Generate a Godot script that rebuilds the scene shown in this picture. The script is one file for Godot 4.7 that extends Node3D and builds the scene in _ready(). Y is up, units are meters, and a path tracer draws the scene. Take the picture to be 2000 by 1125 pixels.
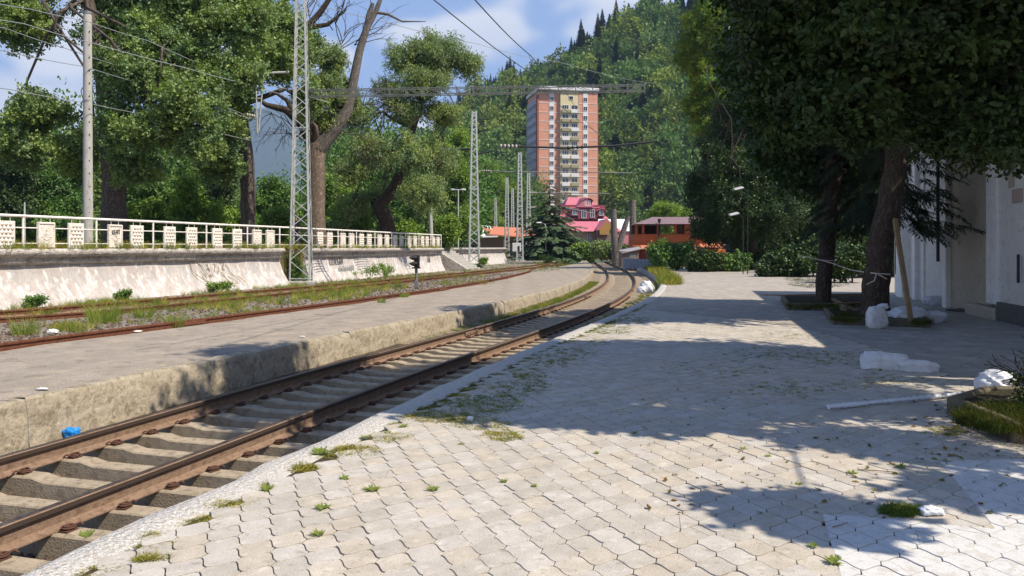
extends Node3D

# ---------------------------------------------------------------- camera constants
const F := 1600.0        # focal length in pixels of the 2000 px wide photograph
const HORIZON := 483.0   # pixel row of the horizon
const EYE := 1.65

var rng := RandomNumberGenerator.new()
var names := {}
var T := {}              # textures
var M := {}              # materials
var line: Array = []     # centre line of the main track: dense points
var line_s: PackedFloat32Array

func ray(px: float, py: float) -> Vector3:
	return Vector3((px - 1000.0) / F, -(py - HORIZON) / F, -1.0)

func G(px: float, py: float, y := 0.0) -> Vector3:          # a pixel on a level surface
	var d := ray(px, py)
	return Vector3(0, EYE, 0) + d * ((y - EYE) / d.y)

func D(px: float, py: float, z: float) -> Vector3:          # a pixel at a given distance ahead
	return Vector3(0, EYE, 0) + ray(px, py) * z

func pixel(p: Vector3) -> Vector2:
	return Vector2(1000.0 + p.x / -p.z * F, HORIZON - (p.y - EYE) / -p.z * F)

func R(a: float, b: float) -> float:
	return rng.randf_range(a, b)

func rdir() -> Vector3:
	var z := R(-1, 1)
	var a := R(0, TAU)
	var r := sqrt(1.0 - z * z)
	return Vector3(r * cos(a), z, r * sin(a))

func hash1(i: int) -> float:
	return fposmod(sin(float(i) * 127.1 + 311.7) * 43758.5453, 1.0)

# ---------------------------------------------------------------- nodes
func numbered(called: String) -> String:
	if not names.has(called):
		names[called] = 0
		return called
	names[called] += 1
	return "%s_%03d" % [called, names[called]]

func tag(o: Node, label: String, category := "", group := "") -> Node:
	o.set_meta("label", label)
	if category: o.set_meta("category", category)
	if group: o.set_meta("group", group)
	return o

func thing(called: String, label: String, category: String, at := Vector3.ZERO, turn := 0.0, group := "") -> Node3D:
	var o := Node3D.new()
	o.name = numbered(called)
	add_child(o)
	o.position = at
	o.rotation.y = turn
	tag(o, label, category, group)
	return o

func obj(called: String, mesh: Mesh, m: Material, parent: Node = null) -> MeshInstance3D:
	var o := MeshInstance3D.new()
	o.mesh = mesh
	o.material_override = m
	if parent == null:
		o.name = numbered(called)
		add_child(o)
	else:
		o.name = called
		parent.add_child(o, true)
	return o

func struct(called: String, mesh: Mesh, m: Material) -> MeshInstance3D:
	var o := obj(called, mesh, m)
	o.set_meta("kind", "structure")
	return o

func many(called: String, mesh: Mesh, m: Material, xf: Array, cols: Array, parent: Node = null, stuff := false) -> MultiMeshInstance3D:
	var mm := MultiMesh.new()
	mm.transform_format = MultiMesh.TRANSFORM_3D
	mm.use_colors = cols.size() > 0
	mm.mesh = mesh
	mm.instance_count = xf.size()
	for i in xf.size():
		mm.set_instance_transform(i, xf[i])
		if cols.size() > 0:
			mm.set_instance_color(i, cols[i])
	var o := MultiMeshInstance3D.new()
	o.multimesh = mm
	o.material_override = m
	if parent == null:
		o.name = numbered(called)
		add_child(o)
	else:
		o.name = called
		parent.add_child(o, true)
	if stuff: o.set_meta("kind", "stuff")
	return o

func copy(o: Node3D, at: Vector3, turn: float, label: String, group := "") -> Node3D:
	var c: Node3D = o.duplicate()
	var base := String(o.name).split("_0")[0]
	c.name = numbered(base)
	add_child(c)
	c.position = at
	c.rotation.y = turn
	c.set_meta("label", label)
	if group: c.set_meta("group", group)
	return c

# ---------------------------------------------------------------- mesh building
class MB:
	var v := PackedVector3Array()
	var n := PackedVector3Array()
	var c := PackedColorArray()
	var uses_color := false
	var col := Color.WHITE

	func vert(p: Vector3, nn: Vector3) -> void:
		v.push_back(p)
		n.push_back(nn)
		c.push_back(col)

	func tri(a: Vector3, b: Vector3, d: Vector3, out := Vector3.ZERO) -> void:
		var nn := (d - a).cross(b - a)
		if nn.length_squared() < 1e-16: return
		nn = nn.normalized()
		if out != Vector3.ZERO and nn.dot(out) < 0.0:
			nn = -nn
			vert(a, nn); vert(d, nn); vert(b, nn)
		else:
			vert(a, nn); vert(b, nn); vert(d, nn)

	func quad(a: Vector3, b: Vector3, d: Vector3, e: Vector3, out := Vector3.ZERO) -> void:
		tri(a, b, d, out)
		tri(a, d, e, out)

	func stri(a: Vector3, b: Vector3, d: Vector3, na: Vector3, nb: Vector3, nd: Vector3) -> void:
		var g := (d - a).cross(b - a)
		if g.dot(na + nb + nd) < 0.0:
			vert(a, na); vert(d, nd); vert(b, nb)
		else:
			vert(a, na); vert(b, nb); vert(d, nd)

	func squad(a: Vector3, b: Vector3, d: Vector3, e: Vector3, na: Vector3, nb: Vector3, nd: Vector3, ne: Vector3) -> void:
		stri(a, b, d, na, nb, nd)
		stri(a, d, e, na, nd, ne)

	func box(centre: Vector3, size: Vector3, basis := Basis.IDENTITY) -> void:
		var h := size * 0.5
		for ax in 3:
			for s in [-1.0, 1.0]:
				var o := Vector3.ZERO; o[ax] = s
				var u := Vector3.ZERO; u[(ax + 1) % 3] = 1.0
				var w := Vector3.ZERO; w[(ax + 2) % 3] = 1.0
				var q := [o * h - u * h - w * h, o * h + u * h - w * h, o * h + u * h + w * h, o * h - u * h + w * h]
				quad(centre + basis * q[0], centre + basis * q[1], centre + basis * q[2], centre + basis * q[3], basis * o)

	# box with chamfered vertical and horizontal edges
	func cbox(centre: Vector3, size: Vector3, b: float, basis := Basis.IDENTITY) -> void:
		var h := size * 0.5
		var k := h - Vector3(b, b, b)
		for ax in 3:
			var a1 := (ax + 1) % 3
			var a2 := (ax + 2) % 3
			for s in [-1.0, 1.0]:
				var pts := []
				for q in [[-1, -1], [1, -1], [1, 1], [-1, 1]]:
					var p := Vector3.ZERO
					p[ax] = s * h[ax]; p[a1] = q[0] * k[a1]; p[a2] = q[1] * k[a2]
					pts.append(centre + basis * p)
				var o := Vector3.ZERO; o[ax] = s
				quad(pts[0], pts[1], pts[2], pts[3], basis * o)
			for s1 in [-1.0, 1.0]:
				for s2 in [-1.0, 1.0]:
					var e := []
					for t in [-1.0, 1.0]:
						var p := Vector3.ZERO
						p[ax] = t * k[ax]; p[a1] = s1 * h[a1]; p[a2] = s2 * k[a2]
						var r := Vector3.ZERO
						r[ax] = t * k[ax]; r[a1] = s1 * k[a1]; r[a2] = s2 * h[a2]
						e.append(centre + basis * p); e.append(centre + basis * r)
					var o2 := Vector3.ZERO; o2[a1] = s1; o2[a2] = s2
					quad(e[0], e[2], e[3], e[1], basis * o2)
		for sx in [-1.0, 1.0]:
			for sy in [-1.0, 1.0]:
				for sz in [-1.0, 1.0]:
					tri(centre + basis * Vector3(sx * h.x, sy * k.y, sz * k.z), centre + basis * Vector3(sx * k.x, sy * h.y, sz * k.z), centre + basis * Vector3(sx * k.x, sy * k.y, sz * h.z), basis * Vector3(sx, sy, sz))

	func bar(a: Vector3, b: Vector3, w: float, h: float, up := Vector3.UP) -> void:
		var z := (b - a)
		var l := z.length()
		if l < 1e-6: return
		z /= l
		var u := up
		if absf(z.dot(u)) > 0.98: u = Vector3(1, 0, 0.13)
		var x := u.cross(z).normalized()
		box((a + b) * 0.5, Vector3(w, h, l), Basis(x, z.cross(x), z))

	func tube(pts: Array, radii: Array, sides: int, caps := true, lump := 0.0, sd := 0) -> void:
		var rings := []
		var norms := []
		var x := Vector3.RIGHT
		for i in pts.size():
			var t: Vector3 = (pts[mini(i + 1, pts.size() - 1)] - pts[maxi(i - 1, 0)]).normalized()
			if i == 0:
				x = t.cross(Vector3(0.31, 0.17, 0.93)).normalized()
			else:
				x = (x - t * x.dot(t)).normalized()
			var y := t.cross(x)
			var ring := []
			var nr := []
			for k in sides:
				var a := TAU * k / sides
				var d := x * cos(a) + y * sin(a)
				var r: float = radii[mini(i, radii.size() - 1)]
				if lump > 0.0:
					r *= 1.0 + lump * (sin(a * 5.0 + sd + i * 0.25) * 0.5 + sin(a * 9.0 + sd * 2.0 - i * 0.4) * 0.35 + sin(i * 1.7 + a * 2.0 + sd) * 0.5)
				ring.append(pts[i] + d * r)
				nr.append(d)
			rings.append(ring); norms.append(nr)
		for i in pts.size() - 1:
			for k in sides:
				var k2 := (k + 1) % sides
				squad(rings[i][k], rings[i][k2], rings[i + 1][k2], rings[i + 1][k], norms[i][k], norms[i][k2], norms[i + 1][k2], norms[i + 1][k])
		if caps:
			for e in [0, pts.size() - 1]:
				var o: Vector3 = (pts[0] - pts[1]) if e == 0 else (pts[e] - pts[e - 1])
				for k in range(1, sides - 1):
					tri(rings[e][0], rings[e][k], rings[e][k + 1], o)

	# profile (x to the right, y up) swept along points that carry a right vector
	func sweep(profile: Array, pts: Array, rights: Array, closed := true, caps := true) -> void:
		var m := profile.size()
		var area := 0.0
		for i in m:
			var p: Vector2 = profile[i]
			var q: Vector2 = profile[(i + 1) % m]
			area += p.x * q.y - q.x * p.y
		var sg := 1.0 if area > 0.0 else -1.0
		for i in pts.size() - 1:
			for k in (m if closed else m - 1):
				var p: Vector2 = profile[k]
				var q: Vector2 = profile[(k + 1) % m]
				var a: Vector3 = pts[i] + rights[i] * p.x + Vector3.UP * p.y
				var b: Vector3 = pts[i] + rights[i] * q.x + Vector3.UP * q.y
				var d: Vector3 = pts[i + 1] + rights[i + 1] * q.x + Vector3.UP * q.y
				var e: Vector3 = pts[i + 1] + rights[i + 1] * p.x + Vector3.UP * p.y
				var o2 := Vector2(q.y - p.y, p.x - q.x) * sg
				quad(a, b, d, e, rights[i] * o2.x + Vector3.UP * o2.y)
		if caps and closed:
			for e in [0, pts.size() - 1]:
				var o: Vector3 = (pts[0] - pts[1]) if e == 0 else (pts[e] - pts[e - 1])
				var poly := PackedVector2Array(profile)
				var ix := Geometry2D.triangulate_polygon(poly)
				for k in range(0, ix.size(), 3):
					var w := []
					for j in 3:
						var p: Vector2 = profile[ix[k + j]]
						w.append(pts[e] + rights[e] * p.x + Vector3.UP * p.y)
					tri(w[0], w[1], w[2], o)

	# flat polygon (x, z) between two heights
	func slab(poly: Array, y0: float, y1: float, bottom := false) -> void:
		var pv := PackedVector2Array()
		for p in poly: pv.push_back(Vector2(p.x, p.y))
		var ix := Geometry2D.triangulate_polygon(pv)
		for k in range(0, ix.size(), 3):
			var a := pv[ix[k]]; var b := pv[ix[k + 1]]; var d := pv[ix[k + 2]]
			tri(Vector3(a.x, y1, a.y), Vector3(b.x, y1, b.y), Vector3(d.x, y1, d.y), Vector3.UP)
			if bottom: tri(Vector3(a.x, y0, a.y), Vector3(b.x, y0, b.y), Vector3(d.x, y0, d.y), Vector3.DOWN)
		if y1 - y0 < 1e-5: return
		var area := 0.0
		for i in pv.size():
			area += pv[i].x * pv[(i + 1) % pv.size()].y - pv[(i + 1) % pv.size()].x * pv[i].y
		for i in pv.size():
			var a := pv[i]; var b := pv[(i + 1) % pv.size()]
			var o := Vector2(b.y - a.y, a.x - b.x) * (1.0 if area > 0 else -1.0)
			quad(Vector3(a.x, y0, a.y), Vector3(b.x, y0, b.y), Vector3(b.x, y1, b.y), Vector3(a.x, y1, a.y), Vector3(o.x, 0, o.y))

	func ball(centre: Vector3, r: Vector3, nu := 10, nv := 6, lump := 0.0, sd := 0) -> void:
		var g := []
		for j in nv + 1:
			var row := []
			var b := PI * j / nv - PI / 2
			for i in nu:
				var a := TAU * i / nu
				var d := Vector3(cos(a) * cos(b), sin(b), sin(a) * cos(b))
				var k := 1.0
				if lump > 0.0:
					k += lump * (sin(d.x * 4.1 + sd) + sin(d.y * 5.3 + sd * 1.7) + sin(d.z * 4.7 + sd * 2.3) + 0.6 * sin(d.x * 9.0 + d.z * 8.0 + sd)) * 0.4
				row.append([centre + d * r * k, (d / r).normalized()])
			g.append(row)
		for j in nv:
			for i in nu:
				var a = g[j][i]; var b = g[j][(i + 1) % nu]; var d = g[j + 1][(i + 1) % nu]; var e = g[j + 1][i]
				squad(a[0], b[0], d[0], e[0], a[1], b[1], d[1], e[1])

	func grid(rows: Array, out := Vector3.ZERO) -> void:      # rows of points, smooth normals
		var h := rows.size(); var w: int = rows[0].size()
		var ns := []
		for j in h:
			var nr := []
			for i in w:
				var du: Vector3 = rows[j][mini(i + 1, w - 1)] - rows[j][maxi(i - 1, 0)]
				var dv: Vector3 = rows[mini(j + 1, h - 1)][i] - rows[maxi(j - 1, 0)][i]
				var nn := du.cross(dv).normalized()
				if nn.dot(out) < 0: nn = -nn
				nr.append(nn)
			ns.append(nr)
		for j in h - 1:
			for i in w - 1:
				squad(rows[j][i], rows[j][i + 1], rows[j + 1][i + 1], rows[j + 1][i], ns[j][i], ns[j][i + 1], ns[j + 1][i + 1], ns[j + 1][i])

	func mesh() -> ArrayMesh:
		var a := []
		a.resize(Mesh.ARRAY_MAX)
		a[Mesh.ARRAY_VERTEX] = v
		a[Mesh.ARRAY_NORMAL] = n
		if uses_color: a[Mesh.ARRAY_COLOR] = c
		var m := ArrayMesh.new()
		if v.size() > 0: m.add_surface_from_arrays(Mesh.PRIMITIVE_TRIANGLES, a)
		return m

# ---------------------------------------------------------------- textures and materials
func noise_bytes(size: int, freq: float, oct: int, sd: int, kind := 1) -> PackedByteArray:
	var f := FastNoiseLite.new()
	f.noise_type = [FastNoiseLite.TYPE_VALUE, FastNoiseLite.TYPE_SIMPLEX_SMOOTH, FastNoiseLite.TYPE_CELLULAR, FastNoiseLite.TYPE_PERLIN][kind]
	f.seed = sd
	f.frequency = freq / float(size)
	f.fractal_type = FastNoiseLite.FRACTAL_FBM
	f.fractal_octaves = oct
	var im := f.get_seamless_image(size, size)
	im.convert(Image.FORMAT_L8)
	return im.get_data()

# c0 to c1 by a first noise, then layers [frequency, octaves, seed, threshold, softness, colour, strength], then grain
func tex(size: int, c0: Color, c1: Color, freq: float, sd: int, layers: Array, grain := 0.12) -> ImageTexture:
	var base := noise_bytes(size, freq, 5, sd)
	var fine := noise_bytes(size, size * 0.35, 2, sd + 77)
	var ls := []
	for l in layers: ls.append(noise_bytes(size, l[0], l[1], l[2]))
	var out := PackedByteArray()
	out.resize(size * size * 3)
	for i in size * size:
		var col := c0.lerp(c1, base[i] / 255.0)
		for k in ls.size():
			var l: Array = layers[k]
			var m := clampf((ls[k][i] / 255.0 - l[3]) / l[4], 0.0, 1.0)
			if m > 0.0: col = col.lerp(l[5], m * l[6])
		var g := 1.0 + (fine[i] / 255.0 - 0.5) * 2.0 * grain
		out[i * 3] = int(clampf(col.r * g, 0, 1) * 255.0)
		out[i * 3 + 1] = int(clampf(col.g * g, 0, 1) * 255.0)
		out[i * 3 + 2] = int(clampf(col.b * g, 0, 1) * 255.0)
	return ImageTexture.create_from_image(Image.create_from_data(size, size, false, Image.FORMAT_RGB8, out))

func bump(size: int, freq: float, oct: int, sd: int, kind := 1) -> ImageTexture:
	return ImageTexture.create_from_image(Image.create_from_data(size, size, false, Image.FORMAT_L8, noise_bytes(size, freq, oct, sd, kind)))

func mat(key: String, col: Color, rough: float, texture: Texture2D = null, scale := Vector3.ONE, opts := {}) -> StandardMaterial3D:
	var m := StandardMaterial3D.new()
	m.resource_name = key
	m.albedo_color = col
	m.roughness = rough
	m.metallic = opts.get("metal", 0.0)
	m.metallic_specular = opts.get("spec", 0.4)
	if texture or opts.has("bump"):
		m.albedo_texture = texture
		m.uv1_triplanar = true
		m.uv1_world_triplanar = opts.get("world", true)
		m.uv1_scale = scale
	if opts.has("bump"):
		m.heightmap_enabled = true
		m.heightmap_texture = opts.bump
		m.heightmap_scale = opts.get("depth", 1.0)
	if opts.get("vc", false): m.vertex_color_use_as_albedo = true
	if opts.has("back"):
		m.backlight_enabled = true
		m.backlight = opts.back
	m.cull_mode = BaseMaterial3D.CULL_DISABLED if opts.get("both", false) else BaseMaterial3D.CULL_BACK
	M[key] = m
	return m

func tinted(key: String, of: String, col: Color) -> StandardMaterial3D:
	var m: StandardMaterial3D = M[of].duplicate()
	m.resource_name = key
	m.albedo_color = col
	M[key] = m
	return m

# ---------------------------------------------------------------- the main track's centre line
func build_line() -> void:
	var c := Curve3D.new()
	var p := [[-8.0, -7.0], [-5.91, 0.0], [-4.43, 5.0], [-3.54, 8.0], [-2.97, 10.0], [-2.37, 12.0], [-1.73, 14.0], [-0.74, 17.0], [0.24, 20.0], [1.46, 24.0], [2.57, 28.0], [3.54, 32.0], [4.59, 37.0], [5.49, 42.0], [6.4, 48.0], [7.28, 55.0], [8.03, 62.0], [8.76, 70.0], [9.57, 80.0], [10.46, 92.0], [11.41, 105.0], [12.4, 120.0]]
	for i in p.size():
		var a: Array = p[maxi(i - 1, 0)]
		var b: Array = p[mini(i + 1, p.size() - 1)]
		var t := Vector3(b[0] - a[0], 0, -(b[1] - a[1])).normalized()
		var l0 := Vector2(p[i][0] - a[0], p[i][1] - a[1]).length()
		var l1 := Vector2(b[0] - p[i][0], b[1] - p[i][1]).length()
		c.add_point(Vector3(p[i][0], 0, -p[i][1]), -t * l0 / 3.0, t * l1 / 3.0)
	var n := int(c.get_baked_length() / 0.4)
	for i in n + 1:
		line.append(c.sample_baked(c.get_baked_length() * i / n, true))
	# smooth once more
	for k in 6:
		var q := line.duplicate()
		for i in range(1, line.size() - 1): q[i] = (line[i - 1] + line[i] * 2.0 + line[i + 1]) / 4.0
		line = q

func right_at(i: int) -> Vector3:
	var t: Vector3 = (line[mini(i + 1, line.size() - 1)] - line[maxi(i - 1, 0)]).normalized()
	return t.cross(Vector3.UP).normalized()

func along(i0: int, i1: int, off: float, y: float, step := 1) -> Array:      # [points, rights]
	var pts := []
	var rs := []
	var i := i0
	while i <= i1:
		var r := right_at(i)
		pts.append(line[i] + r * off + Vector3.UP * y)
		rs.append(r)
		i += step
	return [pts, rs]

func at_z(z: float) -> int:                # index on the line at a distance ahead
	var best := 0
	for i in line.size():
		if absf(-line[i].z - z) < absf(-line[best].z - z): best = i
	return best

func offset_of(p: Vector3) -> float:       # signed distance right of the centre line
	var bi := 0
	var bd := 1e9
	var i := 0
	while i < line.size():
		var d := Vector2(line[i].x - p.x, line[i].z - p.z).length_squared()
		if d < bd: bd = d; bi = i
		i += 3
	return (p - line[bi]).dot(right_at(bi))

func _ready() -> void:
	rng.seed = 20240817
	# camera: level, with the lens shifted so that the horizon lies above the middle
	var cam := Camera3D.new()
	cam.name = "camera"
	cam.projection = Camera3D.PROJECTION_FRUSTUM
	cam.near = .1
	cam.far = 9000.0
	cam.size = 2.0 * .1 * 562.5 / F
	cam.frustum_offset = Vector2(0, -.1 * (562.5 - HORIZON) / F)
	cam.position = Vector3(0, EYE, 0)
	add_child(cam)
	cam.current = true
	# air and sky
	var env := Environment.new()
	env.background_mode = Environment.BG_SKY
	env.sky = make_sky()
	env.background_energy_multiplier = .74
	env.tonemap_mode = Environment.TONE_MAPPER_LINEAR
	env.tonemap_exposure = 1.38
	env.fog_enabled = true
	env.fog_density = .00016
	env.fog_light_color = Color(.72, .83, 1.0)
	env.sdfgi_enabled = true
	env.ssao_enabled = true
	env.ssil_enabled = true
	var we := WorldEnvironment.new()
	we.name = "world"
	we.environment = env
	add_child(we)
	# sun: high, from the right and a little behind
	var sun := DirectionalLight3D.new()
	sun.name = "sun"
	sun.light_energy = 1.6
	sun.light_color = Color(1.0, .95, .87)
	sun.light_angular_distance = .5
	sun.shadow_enabled = true
	add_child(sun)
	var el := deg_to_rad(52.0)
	var to := Vector3(.883 * cos(el), sin(el), .469 * cos(el))
	sun.look_at_from_position(Vector3.ZERO, -to)
	materials()
	build_line()
	print("materials ", Time.get_ticks_msec())
	ground()
	track()
	paving()
	left_platform()
	sidings()
	left_side()
	print("left ", Time.get_ticks_msec())
	station()
	apartment()
	red_house()
	orange_house()
	print("buildings ", Time.get_ticks_msec())
	sprays()
	hills()
	left_trees()
	right_trees()
	print("trees ", Time.get_ticks_msec())
	platform_things()
	grass()
	print("done ", Time.get_ticks_msec())

func C(r: float, g: float, b: float) -> Color:
	return Color(r, g, b)

func L(r: float, g: float, b: float) -> Color:     # linear base colour
	return Color(r, g, b).linear_to_srgb()

func materials() -> void:
	var b_fine := bump(512, 60, 4, 11)
	var b_rough := bump(512, 26, 5, 12)
	var b_stone := bump(512, 40, 3, 13, 2)
	var b_bark := bump(512, 22, 4, 14)
	T.fine = b_fine; T.rough = b_rough; T.stone = b_stone
	# paving
	var t := tex(384, C(.675, .655, .625), C(.76, .74, .71), 5, 1, [[18, 4, 21, .64, .25, C(.68, .625, .545), .45], [9, 5, 22, .68, .2, C(.53, .50, .46), .5], [60, 2, 23, .78, .08, C(.42, .39, .36), .5], [7, 4, 24, .7, .2, C(.84, .82, .79), .5]], .10)
	mat("paver", Color.WHITE, .93, t, Vector3.ONE * .9, {"bump": b_fine, "depth": .22, "vc": true})
	for i in 6:
		tinted("paver%d" % i, "paver", [C(.98, .975, .97), C(1, 1, 1), C(.96, .955, .94), C(1, .985, .955), C(.97, .95, .915), C(.94, .935, .92)][i])
	t = tex(256, C(.755, .755, .75), C(.80, .798, .79), 5, 2, [[20, 4, 25, .62, .2, C(.68, .665, .64), .5], [7, 5, 125, .66, .1, C(.70, .68, .645), .6]], .05)
	mat("white_paver", Color.WHITE, .9, t, Vector3.ONE * .9, {"bump": b_fine, "depth": .15, "vc": true})
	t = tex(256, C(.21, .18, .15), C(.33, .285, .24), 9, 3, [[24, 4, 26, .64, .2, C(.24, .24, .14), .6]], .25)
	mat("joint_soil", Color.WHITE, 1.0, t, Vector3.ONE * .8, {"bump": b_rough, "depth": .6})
	# asphalts and concretes
	t = tex(384, C(.535, .50, .455), C(.62, .58, .53), 4, 4, [[14, 5, 27, .62, .2, C(.52, .49, .46), .6], [6, 5, 28, .66, .14, C(.66, .60, .52), .6], [5, 6, 29, .72, .04, C(.42, .39, .36), .4], [120, 2, 30, .80, .06, C(.80, .78, .74), .55]], .2)
	mat("asphalt", Color.WHITE, .95, t, Vector3.ONE * .28, {"bump": b_rough, "depth": .5})
	t = tex(384, C(.57, .545, .51), C(.66, .63, .59), 4, 5, [[12, 5, 31, .6, .2, C(.50, .49, .48), .6], [5, 5, 32, .66, .1, C(.72, .70, .66), .5]], .14)
	mat("apron", Color.WHITE, .95, t, Vector3.ONE * .25, {"bump": b_rough, "depth": .35})
	t = tex(384, C(.62, .605, .58), C(.82, .81, .785), 30, 6, [[110, 2, 33, .66, .1, C(.42, .40, .38), .7], [60, 2, 133, .70, .06, C(.90, .89, .87), .8], [8, 5, 34, .66, .2, C(.68, .62, .53), .5]], .25)
	mat("kerb", Color.WHITE, .97, t, Vector3.ONE * .8, {"bump": b_rough, "depth": 1.8})
	t = tex(384, C(.60, .56, .49), C(.68, .64, .57), 5, 7, [[5, 6, 135, .60, .1, C(.48, .44, .37), .55], [9, 5, 35, .68, .08, C(.38, .35, .29), .55], [24, 4, 36, .70, .1, C(.74, .70, .63), .6], [8, 5, 37, .76, .05, C(.36, .36, .22), .6], [60, 3, 38, .74, .08, C(.44, .40, .35), .5]], .14)
	mat("edge_concrete", Color.WHITE, .96, t, Vector3(.55, .38, .55), {"bump": b_rough, "depth": 1.8})
	t = tex(384, C(.57, .52, .44), C(.68, .625, .54), 6, 8, [[12, 5, 39, .6, .15, C(.46, .41, .35), .6], [40, 3, 40, .72, .1, C(.40, .36, .31), .5]], .1)
	mat("sleeper", Color.WHITE, .95, t, Vector3.ONE * .7, {"bump": b_fine, "depth": .3})
	# whitewashed retaining wall: peeled paint in patches and runs
	t = tex(384, C(.68, .66, .65), C(.79, .775, .765), 4, 9, [[6, 6, 41, .54, .05, C(.70, .64, .615), .55], [10, 6, 42, .62, .04, C(.88, .87, .86), .9], [5, 5, 43, .66, .06, C(.62, .61, .62), .6], [30, 3, 44, .74, .08, C(.48, .43, .40), .5]], .07)
	mat("whitewash", Color.WHITE, .95, t, Vector3(.33, .16, .33), {"bump": b_rough, "depth": .7})
	t = tex(384, C(.62, .59, .56), C(.82, .80, .775), 9, 10, [[8, 6, 45, .58, .05, C(.47, .45, .43), .6], [26, 4, 46, .68, .08, C(.34, .33, .31), .5], [12, 4, 47, .7, .08, C(.90, .88, .86), .7]], .2)
	mat("coping", Color.WHITE, .97, t, Vector3(.4, .7, .4), {"bump": b_stone, "depth": 4.0})
	t = tex(256, C(.87, .855, .835), C(.93, .92, .905), 6, 11, [[10, 5, 48, .64, .08, C(.72, .56, .48), .5], [18, 4, 49, .7, .08, C(.60, .56, .52), .5]], .06)
	mat("fence_paint", Color.WHITE, .7, t, Vector3.ONE * .6)
	mat("panel_concrete", C(.97, .96, .94), .85, t, Vector3.ONE * .8, {"bump": b_fine, "depth": .3})
	t = tex(256, C(.62, .62, .60), C(.72, .71, .69), 5, 12, [[9, 5, 50, .66, .1, C(.50, .49, .47), .6]], .07)
	mat("pole_concrete", Color.WHITE, .9, t, Vector3(.8, .2, .8))
	tinted("old_kerb", "pole_concrete", C(.62, .58, .50))
	# gravel and soils
	t = tex(384, C(.46, .44, .405), C(.65, .62, .58), 40, 13, [[90, 2, 51, .6, .2, C(.30, .28, .26), .6], [6, 5, 52, .56, .2, C(.50, .42, .32), .5]], .25)
	mat("gravel", Color.WHITE, 1.0, t, Vector3.ONE * .6, {"bump": b_stone, "depth": 3.5})
	t = tex(256, C(.32, .27, .23), C(.46, .40, .35), 8, 14, [[20, 4, 53, .6, .2, C(.55, .50, .46), .5]], .3)
	mat("stone", Color.WHITE, .97, t, Vector3.ONE * 2.0, {"vc": true})
	t = tex(384, C(.34, .29, .17), C(.47, .43, .26), 8, 15, [[6, 5, 54, .5, .2, C(.25, .32, .11), .8], [30, 4, 55, .6, .2, C(.52, .45, .33), .6]], .3)
	mat("weedy_ground", Color.WHITE, 1.0, t, Vector3.ONE * .2, {"bump": b_rough, "depth": 3.0})
	t = tex(256, C(.17, .15, .10), C(.27, .23, .16), 8, 16, [[12, 4, 56, .5, .2, C(.16, .19, .08), .7]], .3)
	mat("planter_soil", Color.WHITE, 1.0, t, Vector3.ONE * .7, {"bump": b_rough, "depth": 4.0})
	t = tex(384, C(.47, .42, .36), C(.64, .585, .51), 40, 113, [[90, 2, 151, .6, .2, C(.30, .26, .22), .6]], .25)
	mat("trench_gravel", Color.WHITE, 1.0, t, Vector3.ONE * .6, {"bump": b_stone, "depth": 3.0})
	t = tex(384, C(.25, .21, .18), C(.44, .38, .33), 40, 213, [[90, 2, 251, .6, .2, C(.55, .50, .45), .5], [7, 4, 252, .6, .2, C(.20, .17, .15), .6]], .3)
	mat("dark_gravel", Color.WHITE, 1.0, t, Vector3.ONE * .8, {"bump": b_stone, "depth": 4.0})
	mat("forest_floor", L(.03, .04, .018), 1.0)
	# metals
	t = tex(256, C(.46, .38, .32), C(.575, .485, .415), 7, 17, [[12, 5, 57, .60, .15, C(.38, .295, .24), .7], [40, 3, 58, .7, .1, C(.66, .58, .50), .5]], .14)
	mat("rail_rust", Color.WHITE, .8, t, Vector3(.8, 2.0, .8), {"bump": b_fine, "depth": .15, "spec": .3})
	mat("rail_head", L(.055, .04, .032), .6, null, Vector3.ONE, {"spec": .4})
	t = tex(256, C(.32, .27, .23), C(.46, .40, .355), 6, 18, [[10, 5, 59, .6, .1, C(.27, .2, .15), .6]], .1)
	mat("rail_top", Color.WHITE, .42, t, Vector3.ONE * .9, {"metal": .55})
	t = tex(256, C(.35, .22, .165), C(.47, .315, .245), 8, 19, [[14, 4, 60, .6, .15, C(.29, .15, .10), .7]], .14)
	mat("siding_rust", Color.WHITE, .88, t, Vector3.ONE * .8, {"spec": .3})
	mat("clip_rust", L(.10, .05, .036), .85, null, Vector3.ONE, {"spec": .3})
	t = tex(256, C(.68, .70, .69), C(.80, .815, .81), 7, 20, [[14, 4, 61, .68, .1, C(.52, .47, .42), .6]], .06)
	mat("galvanised", Color.WHITE, .5, t, Vector3(.7, .3, .7), {"metal": .25, "spec": .5})
	tinted("beam_grey", "galvanised", C(.62, .62, .61))
	mat("dark_metal", L(.03, .03, .032), .5)
	mat("grey_metal", L(.22, .22, .215), .55, null, Vector3.ONE, {"metal": .3})
	mat("wire", L(.10, .105, .11), .5, null, Vector3.ONE, {"metal": .3})
	mat("pale_wire", L(.36, .38, .40), .5, null, Vector3.ONE, {"metal": .3})
	mat("porcelain", L(.45, .40, .36), .35)
	mat("signal_black", L(.012, .012, .013), .45)
	mat("signal_grey", L(.16, .17, .17), .6)
	mat("glass_dark", L(.02, .03, .045), .08, null, Vector3.ONE, {"spec": .7})
	mat("window_frame", L(.72, .73, .75), .5)
	mat("lamp_white", L(.42, .43, .44), .5)
	# wood and bark
	t = tex(384, C(.25, .21, .18), C(.43, .38, .33), 14, 30, [[36, 4, 62, .52, .16, C(.13, .11, .10), .8], [6, 5, 63, .64, .2, C(.52, .48, .43), .5]], .2)
	mat("bark", Color.WHITE, .98, t, Vector3(1.5, .42, 1.5), {"bump": b_bark, "depth": 5.0, "world": false})
	tinted("bark_pale", "bark", C(1.5, 1.5, 1.5)) 
	tinted("deadwood", "bark", C(1.45, 1.55, 1.65))
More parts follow.
